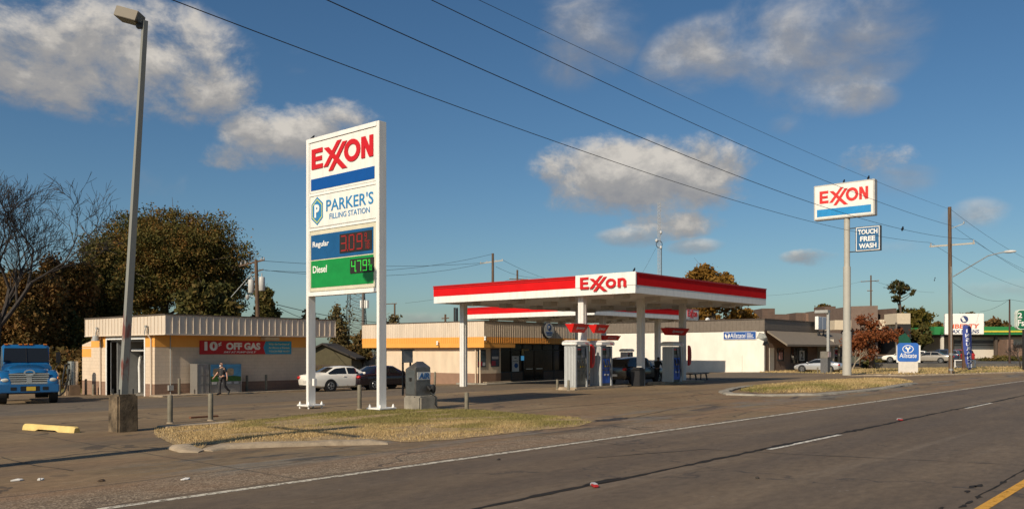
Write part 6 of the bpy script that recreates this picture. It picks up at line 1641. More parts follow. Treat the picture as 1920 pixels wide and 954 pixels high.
mb = MB(); mb.box(-1.3, -.6, -1.215, -1.20, 1.2, 1.36); mb.build('door_decal', M('decal', (.55, .25, .25), .5, var=.4, scale=9), tk)

# ------------------------------------------------------------------ poles and wires
wire_m = M('wire', (.018, .017, .017), .7)
def wire(name, pts, label, r=.016, group=None):
    mb = MB(); mb.tube(pts, r, 5); o = mb.build(name, wire_m, None)
    tag(o, label, 'power line', group); return o
def sag(a, b, s, n=14): return [Vector(a).lerp(Vector(b), i/n) - UP*(4*s*(i/n)*(1-i/n)) for i in range(n+1)]
def parab(P, u0, u1, v, n=30):
    (x1, z1), (x2, z2), (x3, z3) = P
    A = np.array([[x*x, x, 1] for x in (x1, x2, x3)]); co = np.linalg.solve(A, np.array([z1, z2, z3]))
    return [Vector((u, v if not callable(v) else v(u), float(np.polyval(co, u)))) for u in np.linspace(u0, u1, n)]
q = gp(1783, 700); UPv, UPu = q.y, q.x; DQ = q.x*FX+q.y*FY
up_ = thing('utility_pole', 'tall weathered wooden utility pole with pale crossarm and street light arm', 'utility pole', q)
zp = lambda py: CAMZ + (HY-py)/FOC*DQ - q.z
mb = MB(); mb.cyl((0, 0, -.2), (-.03, .1, zp(388)), .20, .145, 14); mb.build('pole', wood, up_, smooth=40)
LPu, LPv = -4.0, 15.3
l_ = thing('utility_pole', 'wooden utility pole just outside the left edge whose long shadow crosses the paving', 'utility pole', (LPu, LPv, 0))
mb = MB(); mb.cyl((0, 0, -.2), (0, 0, 12.2), .26, .19, 14); mb.build('pole', wood, l_, smooth=40)
mb = MB(); mb.bar((0, 1.75, 11.2), (0, -1.85, 11.2), .1, .13); mb.build('crossarm', wood, l_)
armz = zp(459)
mb = MB(); mb.bar((.12, 1.75, armz), (.12, -1.85, armz), .1, .13); arm = mb.build('crossarm', M('pale_arm', (.40, .37, .31), .7), up_)
for y in (1.65, -1.75):
    mb = MB(); mb.cyl((.12, y, armz+.06), (.12, y, armz+.3), .07, .05, 10); mb.build('insulator', M('insulator', (.40, .38, .36), .3), arm)
mb = MB(); mb.bar((.1, 0, zp(428)), (.1, -1.0, zp(421)), .06, .06); mb.cyl((.1, -1.0, zp(421)), (.1, -1.0, zp(417)), .07, .05, 10); mb.build('side_bracket', galv, up_)
e = atu(1897, 480, q.x) - q
pts = [(0, -.15, zp(519)), (0, e.y*.35, zp(500)), (0, e.y*.62, zp(484)), (0, e.y*.82, zp(480)), (0, e.y*.9, zp(479))]
mb = MB(); mb.tube(pts, .045, 8); la = mb.build('lamp_arm', galv, up_, smooth=60)
mb = MB(); mb.ball((0, e.y*.97, zp(479)), .16, .50, .13); mb.build('lamp_head', M('lamp_head_grey', (.50, .50, .48), .4), la, smooth=60)
mb = MB()
mb.cyl((0, .0, .25), (0, 0, .43), .205, None, 14); mb.build('band', galv, up_); mb = MB(); mb.cyl((0, .0, 1.6), (0, 0, 1.78), .205, None, 14); mb.build('band', galv, up_)
mb = MB(); mb.tube([(-.19, -.06, 0), (-.17, -.06, zp(500))], .03, 6); mb.build('conduit', grey_paint, up_)
lines = [('a', [(322, 0), (960, 237)], 1.65, armz+.33, 'lowest power line crossing from upper left to the crossarm'),
         ('b', [(612, 0), (960, 155)], -1.75, armz+.33, 'second lowest power line from the top edge to the crossarm'),
         ('c', [(808, 0), (960, 73)], -.15, zp(424), 'power line reaching the side of the wooden pole below its top'),
         ('d', [(897, 0), (960, 30)], .0, zp(393), 'uppermost thin power line tied to the pole top')]
for (_, pp, dv, za, lab) in lines:
    v = UPv + dv; P = []; sl = (UPv - LPv)/(UPu - LPu); lane = lambda u, v=v, sl=sl: v + sl*(u - UPu)
    for (x, y) in pp:
        r_ = ray(x, y); w_ = dp(x, y, (v - sl*UPu)/(r_.y - sl*r_.x)); P.append((w_.x, w_.z))
    P.append((UPu, q.z + za)); u0 = LPu
    wire('power_line', parab(P, u0, UPu, lane, 50), lab, .012 if dv else .008, 'power lines along the road')
    nx = Vector((UPu + 68, v - 1, q.z + za - 1.0))
    wire('power_line', sag((UPu, v, q.z+za), nx, 1.3, 16), lab.replace('from upper left to', 'from the right edge to').replace('from the top edge to', 'from beyond the right edge to').replace('reaching', 'running right from').replace('tied to', 'going right from'), .012, 'power lines right of the wooden pole')
w_ = dp(1893, 561, 106)
fp = thing('thin_pole', 'thin dark pole in front of the green fascia', 'utility pole', (w_.x, w_.y, G(w_.y)))
mb = MB(); mb.cyl((0, 0, 0), (0, 0, w_.z-G(w_.y)), .13, .09, 10); mb.build('pole', M('pole_brown', (.07, .04, .03), .8), fp)
wire('power_line', sag((UPu, UPv, q.z+zp(527)), w_, .8), 'service wire from the wooden pole down to the thin dark pole'); wire('power_line', sag(w_, dp(2000, 566, 110), .3), 'service wire leaving the thin dark pole to the right'); wire('power_line', sag(w_, dp(1838, 584, 118), .3), 'service wire from the thin pole towards the tax sign')
# pole with transformers behind the wash
w_ = dp(480, 487, 68)
tp = thing('utility_pole', 'wooden pole with two pale transformers rising behind the car wash', 'utility pole', (w_.x, w_.y, G(w_.y)))
H_ = w_.z - G(w_.y); k = 68/FOC; A = Vector((RX_, RY_, 0))
mb = MB(); mb.cyl((.2, -.2, 0), (0, 0, H_), .19, .13, 12); mb.build('pole', wood, tp, smooth=40)
mb = MB(); mb.bar(-A*32*k + UP*(H_-12*k), A*16*k + UP*(H_), .1, .12); mb.bar(-A*10*k + UP*(H_-25*k), A*14*k + UP*(H_-18*k), .08, .08); mb.build('crossarm', wood, tp)
for (x, y0, y1) in ((-9, 524, 549), (11, 519, 545)):
    mb = MB(); p0 = A*x*k + UP*(H_-(y1-487)*k); p1 = A*x*k + UP*(H_-(y0-487)*k); mb.tube([p0, p0+UP*.03, p1-UP*.05, p1], [.22, .24, .24, .2], 18); tr = mb.build('transformer', M('transformer_grey', (.46, .45, .42), .45), tp, smooth=40)
    mb = MB(); mb.cyl(p1, p1+UP*.3, .05, .03, 8); mb.build('bushing', M('insulator'), tr)
mb = MB(); mb.bar(UP*(H_-70*k), -A*14*k + UP*(H_-66*k), .05, .05); mb.ball(-A*16*k + UP*(H_-70*k), .16, .16, .22); mb.build('yard_light', grey_paint, tp)
mb = MB(); mb.bar(-A*22*k + UP*(H_-45*k)*.985, UP*(H_-28*k), .04, .04); mb.bar(-A*47*k + UP*(H_-70*k), -A*8*k + UP*(H_-25*k), .04, .04); mb.build('guy_brace', galv, tp)
for x in (-28, -20, 10, 15):
    mb = MB(); mb.cyl(A*x*k + UP*(H_-10*k+ (x+32)/48*10*k), A*x*k + UP*(H_-5*k + (x+32)/48*10*k), .06, .04, 8); mb.build('insulator', M('insulator'), tp)
# crossarm pole behind the canopy
def pole(px, py, d, arms, lab, r=.15):
    w_ = dp(px, py, d); t = thing('utility_pole', lab, 'utility pole', (w_.x, w_.y, G(w_.y))); H_ = w_.z - G(w_.y); k = d/FOC
    mb = MB(); mb.cyl((0, 0, 0), (0, 0, H_), r*1.25, r*.85, 10); mb.build('pole', wood, t, smooth=40)
    for (x0, y0, x1, y1) in arms:
        mb = MB(); mb.bar(A*(x0-px)*k + UP*(H_-(y0-py)*k), A*(x1-px)*k + UP*(H_-(y1-py)*k), .1, .12); ar = mb.build('crossarm', M('pale_arm') if d < 100 else wood, t)
        for f in (.03, .3, .7, .97):
            mb = MB(); q_ = (A*(x0-px)*k + UP*(H_-(y0-py)*k)).lerp(A*(x1-px)*k + UP*(H_-(y1-py)*k), f); mb.cyl(q_, q_+UP*.2, .05, .03, 6); mb.build('insulator', M('insulator'), ar)
    return t
pole(924, 475, 92, [(900, 494, 943, 488)], 'bare pole with one pale crossarm above the left canopy edge'); pole(970, 506, 120, [(955, 523, 990, 524)], 'short dark pole peeping over the canopy near the crossarm pole')
pole(1633, 516, 150, [(1614, 528, 1648, 526), (1626, 545, 1636, 545)], 'wooden pole above the dark shopping block'); pole(835, 589, 110, [(828, 597, 842, 596)], 'tiny dark pole over the beige store fascia'); pole(1440-700, 569, 130, [(715, 570, 744, 569)], 'small pole top seen just right of the price sign leg')
P1 = dp(494, 489, 68); P2 = dp(905, 492, 92); P3 = dp(943, 488, 92)
wire('power_line', sag(P1, dp(908, 492.5, 92), .4), 'wire from the transformer pole to the crossarm pole, upper'); wire('power_line', sag(dp(485, 505, 68), dp(905, 494, 92), .9), 'wire from the transformer pole to the crossarm pole, lower')
wire('power_line', sag(dp(497, 507, 68), dp(924, 476, 92), .8), 'wire from the transformer pole to the bare pole top'); wire('power_line', sag(dp(942, 487, 92), dp(1075, 530, 130), .6), 'wire from the crossarm pole down behind the canopy'); wire('power_line', sag(dp(930, 500, 92), dp(1010, 520, 125), .4), 'second wire from the crossarm pole behind the canopy')
wire('power_line', sag(dp(520, 571, 75), dp(835, 604, 110), .8, 20), 'low dark cable from the trees to the store roof', .03); wire('power_line', sag(dp(-40, 579, 75), dp(240, 578, 75), .1), 'straight dark cable in front of the left trees', .022); wire('power_line', sag(dp(524, 577, 75), dp(600, 604, 90), .2), 'short cable behind the end of the car wash', .025)
wire('power_line', sag(dp(955, 524, 120), dp(760, 568, 130), .5), 'thin far wire left of the short dark pole'); wire('power_line', sag(dp(990, 524, 120), dp(1100, 519, 160), .3), 'thin far wire right of the short dark pole')
wire('power_line', sag(dp(1640, 527, 150), dp(1752, 548, 190), .5), 'thin far wire right of the pole over the shopping block'); wire('power_line', sag(dp(1340, 552, 190), dp(1614, 528, 150), 1.2), 'thin far wire above the canopy right corner')
# radio mast
w_ = dp(1236, 380, 170); mt_ = thing('radio_mast', 'slim pale lattice radio mast with white dishes above the canopy', 'mast', (w_.x, w_.y, G(w_.y))); H_ = w_.z - G(w_.y); k = 170/FOC
mb = MB(); s_ = .32
cs = [A*s_*math.cos(a) + Vector((FX, FY, 0))*s_*math.sin(a) for a in (0.3, 2.4, 4.5)]
for c_ in cs: mb.tube([c_, c_ + UP*H_], .05, 4)
n = 46
for i in range(n):
    for j in range(3):
        mb.bar(cs[j] + UP*H_*i/n, cs[(j+1) % 3] + UP*H_*(i+1)/n, .03, .03)
mb.build('lattice', M('mast_grey', (.40, .40, .40), .5), mt_)
for (x, y, r) in ((3, 436, .42), (-5, 451, .4), (3, 464, .42)):
    mb = MB(); mb.ball(A*x*k + UP*(H_-(y-380)*k), r*.7, r*.7, r*.9); mb.build('dish', M('dish_grey', (.5, .5, .5), .5), mt_, smooth=60)
mb = MB(); mb.tube([A*(.6*math.cos(a)) + UP*(H_-(458-380)*k + .7*math.sin(a)) for a in np.linspace(0, 6.28, 16)], .07, 6); mb.build('cable_coil', dark, mt_); mb = MB(); mb.tube([A*.5, A*.45 + UP*(H_-82*k)], .08, 5); mb.build('feed_cable', dark, mt_)
wire('guy_wire', sag(dp(1230, 465, 170), dp(1200, 520, 170), 0.05), 'faint guy wire running down left from the radio mast', .02)
# lattice tower and cell mast behind the sign
w_ = dp(668, 535, 190); lt_ = thing('lattice_tower', 'open steel lattice tower between the price sign legs', 'tower', (w_.x, w_.y, G(w_.y))); H_ = w_.z - G(w_.y); k = 190/FOC
mb = MB(); n = 12
def cr(i, f): 
    s_ = 1.5 + .9*(1-f); return [A*s_*a + Vector((FX, FY, 0))*s_*b + UP*H_*f for a, b in ((-1,-1),(1,-1),(1,1),(-1,1))][i]
for i in range(4): mb.bar(cr(i, 0), cr(i, 1), .14, .14)
for j in range(n):
    for i in range(4):
        mb.bar(cr(i, j/n), cr((i+1) % 4, (j+1)/n), .08, .08); mb.bar(cr((i+1) % 4, j/n), cr(i, (j+1)/n), .08, .08); mb.bar(cr(i, j/n), cr((i+1) % 4, j/n), .07, .07)
mb.build('lattice', M('tower_green', (.10, .12, .12), .6), lt_)
w_ = dp(681, 530, 175); cm = thing('cell_mast', 'cell phone mast with white antennas beside the right sign leg', 'mast', (w_.x, w_.y, G(w_.y))); H_ = w_.z - G(w_.y); k = 175/FOC
mb = MB(); mb.cyl((0, 0, 0), (0, 0, H_), .45, .25, 10); mb.build('pole', M('mast_brown', (.12, .10, .085), .7), cm)
mb = MB()
for x in (-3, 0, 4, 8): mb.cbox(A*x*k + UP*(H_-40*k), .5, .4, 1.6)
mb.build('antenna', white, cm)

# ------------------------------------------------------------------ birds, litter
def bird(p, lab, s=1.0):
    t = thing('bird', lab, 'bird', p)
    mb = MB(); mb.tube([(-.16*s, 0, .03*s), (-.06*s, 0, .07*s), (.02*s, 0, .13*s), (.07*s, 0, .19*s), (.09*s, 0, .24*s), (.15*s, 0, .235*s)], [.015*s, .05*s, .07*s, .045*s, .04*s, .006*s], 8); mb.build('body', black, t, smooth=60)
    mb = MB(); mb.bar((0, .02*s, .08*s), (0, .02*s, 0), .012, .012); mb.bar((0, -.02*s, .08*s), (0, -.02*s, 0), .012, .012); mb.build('legs', dark, t)
hz = hs_.location.z + zt2
bird((hs_.location.x, hs_.location.y + vc - w_.x*0 - .0 - 1.9, hz), 'black bird on the right end of the high sign', 1.5); bird((hs_.location.x, hs_.location.y + vc + .1, hz), 'black bird on the top middle of the high sign', 1.3)
bird((18.2, 25.1, 9.52), 'tiny bird on the left top corner of the price sign', .6); bird((37.55, 24.0, 6.11), 'small bird on the canopy corner', .8)
b_ = atv(1692, 431, UPv-1.75); bird((b_.x, b_.y, b_.z-.1), 'black bird sitting on the second lowest power line', 1.3)
for (x, y, lab) in ((1753, 523, 'upper of two specks of birds flying over the shops'), (1752, 527, 'lower of two specks of birds flying over the shops')):
    p = dp(x, y, 120); bird(p, lab, 1.0)
can_m = M('can_red', (.45, .03, .03), .35, .3); can_w = M('can_white', (.65, .65, .65), .35, .3)
for (x, y, lab) in ((1115, 913, 'crushed red and white can on the lane seam in the near road'), (1688, 788, 'crushed can beside the far lane dash')):
    c = gp(x, y); t = thing('crushed_can', lab, 'can', (c.x, c.y, .012), .9)
    mb = MB(); mb.box(-.09, .09, -.045, .045, 0, .04, .8); mb.build('body', can_m, t, bevel=.012); mb = MB(); mb.box(-.06, .10, -.03, .03, .041, .048); mb.build('stripe', can_w, t); mb = MB(); mb.box(.088, .115, -.035, .035, .005, .035); mb.build('lid', can_w, t)
def scrap(x, y, w, h, m_, lab):
    c = gp(x, y); mb = MB(); n = 9
    pts = [(w*math.cos(2*math.pi*j/n)*rnd.uniform(.6, 1.1), h*math.sin(2*math.pi*j/n)*rnd.uniform(.6, 1.1), rnd.uniform(.006, .03)) for j in range(n)]
    lo = [(a, b, .002) for a, b, _ in pts]
    mb.add([(0, 0, .035)] + pts + lo, [(0, 1+j, 1+(j+1) % n) for j in range(n)] + [(1+j, 1+n+j, 1+n+(j+1) % n, 1+(j+1) % n) for j in range(n)])
    o = mb.build('paper_scrap', m_, None); o.location = (c.x, c.y, c.z+.004); tag(o, lab, 'litter', None)
pw = M('scrap_white', (.70, .67, .62), .7)
scrap(33, 901, .11, .05, pw, 'long white scrap of paper near the lower left corner'); scrap(76, 900, .05, .04, pw, 'small white scrap near the lower left corner'); scrap(348, 899, .08, .04, pw, 'white scrap on the gravel shoulder'); scrap(190, 902, .07, .03, M('scrap_brown', (.08, .05, .03), .9), 'brown scrap of litter on the left gravel')
for i, (x, y) in enumerate(((1668, 702), (935, 862), (1420, 897))):
    scrap(x, y, .2 if i == 0 else .05, .1 if i == 0 else .03, (pw, crackm, crackm)[i], ('white bag on the verge near the blue roadside sign', 'dark pebble lump on the road by the edge line', 'dark lump on the near traffic lane')[i])
c = gp(388, 782); mb = MB(); mb.box(-.55, .35, -.06, .06, 0, .05); o = mb.build('rusty_bar', M('rust', (.16, .07, .035), .9, var=.3), None); o.location = (c.x, c.y, c.z); tag(o, 'short rusty bar lying behind the second grass bollard', 'bar')
# ------------------------------------------------------------------ people
def person(label, p, rz, J, skin_c, shirt_c, trouser_c, hair=None):
    """one continuous body grown from a jointed skeleton; clothes are children"""
    t = thing('person', label, 'person', p, rz)
    sk = M('skin_%s' % skin_c[0], skin_c[1], .5, var=.08)
    def grow(name, V, E, Rr, mat, sub=2):
        me = bpy.data.meshes.new(name); me.from_pydata(V, E, []); o = bpy.data.objects.new(name, me); COL.objects.link(o)
        m = o.modifiers.new('s', 'SKIN'); m.use_smooth_shade = True
        for i, r in enumerate(Rr):
            d = me.skin_vertices[0].data[i]; d.radius = r if isinstance(r, tuple) else (r, r); d.use_root = (i == 0)
        s2 = o.modifiers.new('u', 'SUBSURF'); s2.levels = sub; s2.render_levels = sub
        dg = bpy.context.evaluated_depsgraph_get(); m2 = bpy.data.meshes.new_from_object(o.evaluated_get(dg)); m2.name = name
        bpy.data.objects.remove(o); m2.materials.clear(); m2.materials.append(mat)
        m2.polygons.foreach_set('use_smooth', [True]*len(m2.polygons))
        o2 = bpy.data.objects.new(name, m2); COL.objects.link(o2); o2.parent = t; return o2
    V = []; E = []; Rr = []; idx = {}
    def jt(n, co, r, par=None):
        idx[n] = len(V); V.append(tuple(co)); Rr.append(r)
        if par: E.append((idx[par], idx[n]))
    jt('pelvis', J['pelvis'], (.15, .12)); jt('spine', J['spine'], (.14, .11), 'pelvis'); jt('chest', J['chest'], (.165, .115), 'spine')
    jt('neck', J['neck'], .058, 'chest'); jt('jaw', J['jaw'], (.068, .072), 'neck'); jt('skull', J['skull'], (.082, .095), 'jaw'); jt('crown', J['crown'], (.06, .07), 'skull')
    for s_ in ('l', 'r'):
        sg = 1 if s_ == 'l' else -1
        sh_, el_, wr_ = Vector(J['sh'+s_]), Vector(J['el'+s_]), Vector(J['wr'+s_])
        jt('sh'+s_, sh_, .068, 'chest'); jt('el'+s_, el_, .045, 'sh'+s_); jt('wr'+s_, wr_, .030, 'el'+s_)
        dr = (wr_-el_).normalized(); sd_ = dr.cross(Vector((0, 1, 0))).normalized()
        jt('pa'+s_, wr_ + dr*.07, (.022, .038), 'wr'+s_)
        for f in range(4):
            b0 = wr_ + dr*.10 + sd_*(f-1.5)*.021; L_ = (.075, .085, .08, .062)[f]
            jt('f%d%s' % (f, s_), b0 + dr*L_*.5 , .0095, 'pa'+s_); jt('g%d%s' % (f, s_), b0 + dr*L_*.85 + Vector((0, -sg*.02, 0)), .008, 'f%d%s' % (f, s_))
        jt('th'+s_, wr_ + dr*.06 + sd_*(-.05), .011, 'wr'+s_); jt('ti'+s_, wr_ + dr*.10 + sd_*(-.065), .009, 'th'+s_)
        jt('hi'+s_, J['hi'+s_], .095, 'pelvis'); jt('kn'+s_, J['kn'+s_], .06, 'hi'+s_); jt('an'+s_, J['an'+s_], .04, 'kn'+s_); jt('to'+s_, J['to'+s_], .035, 'an'+s_)
    grow('body', V, E, Rr, sk)
    # shirt with short sleeves
    V, E, Rr = [], [], []; idx.clear()
    jt('a', J['pelvis'], (.172, .145)); jt('b', J['spine'], (.163, .135), 'a'); jt('c', J['chest'], (.188, .14), 'b'); jt('n', Vector(J['chest']).lerp(Vector(J['neck']), .62), (.10, .085), 'c')
    for s_ in ('l', 'r'):
        jt('s'+s_, J['sh'+s_], .088, 'c'); jt('e'+s_, Vector(J['sh'+s_]).lerp(Vector(J['el'+s_]), .85), .066, 's'+s_)
    grow('shirt', V, E, Rr, shirt_c)
    V, E, Rr = [], [], []; idx.clear()
    jt('a', Vector(J['pelvis']) + Vector((0, 0, .02)), (.16, .13))
    for s_ in ('l', 'r'):
        jt('h'+s_, J['hi'+s_], .112, 'a'); jt('k'+s_, J['kn'+s_], .080, 'h'+s_); jt('n'+s_, Vector(J['kn'+s_]).lerp(Vector(J['an'+s_]), .95), .062, 'k'+s_)
    grow('trousers', V, E, Rr, trouser_c)
    for s_ in ('l', 'r'):
        an, to = Vector(J['an'+s_]), Vector(J['to'+s_]); mb = MB(); mb.tube([an + Vector((0, 0, .05)), an - (to-an).normalized()*.06, an.lerp(to, .5), to + (to-an).normalized()*.05], [.05, .055, .052, .035], 10); mb.build('shoe', black, t, smooth=60)
    hx_ = Vector(J['skull']); fw = Vector((1, 0, 0)); 
    mb = MB(); mb.ball(hx_ + Vector((.092, 0, -.03)), .022, .016, .028); 
    mb.build('nose', sk, t, smooth=60)
    for s_ in (1, -1):
        mb = MB(); mb.ball(hx_ + Vector((-.005, s_*.083, -.02)), .022, .012, .034); mb.build('ear', sk, t, smooth=60)
        mb = MB(); mb.ball(hx_ + Vector((.084, s_*.034, .012)), .014, .014, .010); mb.build('eye', white, t, smooth=60)
    mb = MB(); mb.ball(hx_ + Vector((.086, 0, -.075)), .012, .026, .007); mb.build('mouth', M('lip', (.25, .09, .07), .6), t)
    if hair == 'beard':
        mb = MB(); mb.ball(Vector(J['jaw']) + Vector((.045, 0, -.01)), .055, .062, .062); mb.build('beard', M('grey_beard', (.55, .52, .48), .9, var=.2), t, smooth=60)
        mb = MB(); mb.box(.086, .104, -.075, .075, -.008, .028); o = mb.build('sunglasses', black, t); o.location = hx_
        mb = MB()
        for z in (1.42, 1.33, 1.24, 1.15, 1.06): mb.cbox((.148, -.0, z), .012, .02, .02)
        mb.build('shirt_buttons', M('button', (.45, .42, .38), .5), t)
    else:
        mb = MB(); mb.ball(hx_ + Vector((-.02, 0, .03)), .095, .09, .085); mb.build('hair', black, t, smooth=60)
    return t
J1 = dict(pelvis=(0, 0, .95), spine=(.01, 0, 1.14), chest=(.03, 0, 1.36), neck=(.05, 0, 1.51), jaw=(.075, 0, 1.58), skull=(.07, 0, 1.665), crown=(.06, 0, 1.74),
          shl=(.02, .2, 1.43), ell=(-.08, .27, 1.17), wrl=(-.06, .31, .93), shr=(.03, -.2, 1.43), elr=(.10, -.29, 1.17), wrr=(.27, -.33, .97),
          hil=(0, .10, .90), knl=(-.06, .10, .50), anl=(-.36, .10, .20), tol=(-.31, .10, .05), hir=(0, -.10, .90), knr=(.12, -.10, .50), anr=(.10, -.10, .09), tor=(.25, -.11, .035))
c = atv(417, 730, 41.85)
person('bald bearded man in dark shirt and sunglasses walking past the locker', onG(c.x, c.y, .0), math.radians(188), J1, ('fair', (.50, .27, .18)), M('shirt_black', (.022, .022, .024), .8, var=.2), M('trousers_dark', (.035, .034, .036), .8, var=.2), 'beard')
J2 = dict(pelvis=(0, 0, .95), spine=(.03, 0, 1.14), chest=(.12, 0, 1.34), neck=(.2, 0, 1.47), jaw=(.25, 0, 1.53), skull=(.26, 0, 1.61), crown=(.27, 0, 1.69),
          shl=(.12, .19, 1.40), ell=(.28, .22, 1.20), wrl=(.48, .16, 1.12), shr=(.12, -.19, 1.40), elr=(.26, -.23, 1.18), wrr=(.46, -.18, 1.08),
          hil=(0, .09, .90), knl=(.03, .10, .5), anl=(-.02, .10, .09), tol=(.13, .11, .035), hir=(0, -.09, .90), knr=(-.10, -.10, .5), anr=(-.22, -.10, .09), tor=(-.07, -.11, .035))
person('shadowy person in dark clothes leaning towards the pump under the second valance', onG(atv(1232, 690, 28.75).x, 28.75), math.radians(10), J2, ('brown', (.20, .11, .07)), M('jacket_black', (.015, .015, .016), .8), M('trousers_black', (.016, .016, .018), .8))

# ------------------------------------------------------------------ trees
bark = M('bark', (.095, .07, .05), .9, var=.35, scale=4, bump=.5, bscale=20)
bark_grey = M('bark_grey', (.04, .032, .027), .9, var=.3, scale=3)
def leaf_mesh(C, size, r, name, mat, parent, aspect=1.5):
    n = len(C); a = r.normal(size=(n, 3)); a /= np.linalg.norm(a, axis=1)[:, None]; b = r.normal(size=(n, 3)); b -= a*(a*b).sum(1)[:, None]; b /= np.linalg.norm(b, axis=1)[:, None]
    s = size*r.uniform(.45, 1.6, (n, 1)); a = a*s*aspect/2; b = b*s/2
    P = np.stack([C-a, C+b*.9-a*.1, C+a, C-b*.9+a*.1], 1).reshape(-1, 3)
    me = bpy.data.meshes.new(name); me.vertices.add(4*n); me.vertices.foreach_set('co', P.astype('f').ravel())
    me.loops.add(4*n); me.loops.foreach_set('vertex_index', np.arange(4*n, dtype='i')); me.polygons.add(n)
    me.polygons.foreach_set('loop_start', np.arange(0, 4*n, 4, dtype='i')); me.polygons.foreach_set('loop_total', np.full(n, 4, 'i'))
    me.update(); me.materials.append(mat); o = bpy.data.objects.new(name, me); COL.objects.link(o); o.parent = parent; return o
def tree(name, label, px, d, py_top, py_bot, hw, mat, n, leaf, seed=1, lobes=16, group=None, trunk_r=.3, depth=None, fill=.55, spread=.30, base_px=None, bk=None, nbranch=26, ground=None, extra=()):
    """hw and the heights are measured in the photo; leaves sit in uneven clumps on real limbs"""
    r = np.random.default_rng(seed); k = d/FOC
    w_ = dp(px, py_bot, d); t = thing(name, label, 'tree', (w_.x, w_.y, G(w_.y) if ground is None else ground), 0, group); z0 = t.location.z
    zt = CAMZ + (HY-py_top)*k - z0; zb = CAMZ + (HY-py_bot)*k - z0; R = hw*k; ry = depth or R*.8; H = (zt-zb)/2; cz = (zt+zb)/2
    A_ = np.array((RX_, RY_, 0)); F_ = np.array((FX, FY, 0))
    L = []
    for i in range(lobes):
        th = r.uniform(0, 2*math.pi); ph = math.asin(r.uniform(-.75, 1)); q = r.uniform(.42, .86)
        x, y, z = q*math.cos(ph)*math.cos(th), q*math.cos(ph)*math.sin(th), q*math.sin(ph)
        L.append((x, y, z, r.uniform(.14, .36)))
    L.append((0, 0, 0, .5)); L += [tuple(q) for q in extra]
    L = np.array(L)
    # clumps inside the lobes, leaves round each clump
    nc = max(60, n//55); ci = r.choice(len(L), nc, p=(L[:, 3]**2)/(L[:, 3]**2).sum())
    dv = r.normal(size=(nc, 3)); dv /= np.linalg.norm(dv, axis=1)[:, None]
    c = L[ci, :3] + dv*L[ci, 3:4]*(r.uniform(fill, 1, (nc, 1)))
    cs = r.uniform(.35, 1, nc)**1.5
    li = r.choice(nc, n, p=cs/cs.sum()); sg = spread*r.uniform(.16, .40, nc)[li][:, None]
    p = c[li] + r.normal(size=(n, 3))*sg*np.array((1, 1, .75))
    W_ = p[:, 0:1]*A_*R + p[:, 1:2]*F_*ry + np.concatenate([np.zeros((n, 2)), p[:, 2:3]*H + cz], 1)
    W_[:, 2] = np.maximum(W_[:, 2], .15)
    leaf_mesh(W_, leaf, r, 'crown', mat, t)
    mb = MB(); th_ = zb + (zt-zb)*.28; rr = random.Random(seed)
    ax = [Vector((0, 0, -.2)), Vector((rr.uniform(-.2, .2), rr.uniform(-.2, .2), max(.5, th_*.5))), Vector((rr.uniform(-.3, .3), rr.uniform(-.3, .3), th_)), Vector((0, 0, zb+(zt-zb)*.75))]
    mb.tube(ax, [trunk_r*1.25, trunk_r, trunk_r*.8, trunk_r*.15], 9); mb.build('trunk', bk or bark, t, smooth=50)
    mb = MB()
    for j in r.choice(nc, min(nbranch, nc), replace=False):
        e = Vector((c[j, 0]*A_*R + c[j, 1]*F_*ry).tolist()) + UP*(c[j, 2]*H + cz); s_ = ax[2].lerp(ax[3], rr.uniform(0, .7)); 
        if e.z < s_.z - 1: s_ = ax[1].lerp(ax[2], rr.random())
        m_ = s_.lerp(e, .5) + UP*rr.uniform(.0, .12)*R + Vector((rr.uniform(-1, 1), rr.uniform(-1, 1), 0))*R*.06
        mb.tube([s_, m_, e], [trunk_r*.38, trunk_r*.22, trunk_r*.05], 5, False)
        for _ in range(3):
            q = e + Vector((rr.gauss(0, 1), rr.gauss(0, 1), rr.gauss(.3, 1)))*R*.14; mb.tube([m_.lerp(e, rr.uniform(.3, .9)), q], [trunk_r*.09, trunk_r*.03], 4, False)
    mb.build('branches', bk or bark, t, smooth=50)
    return t
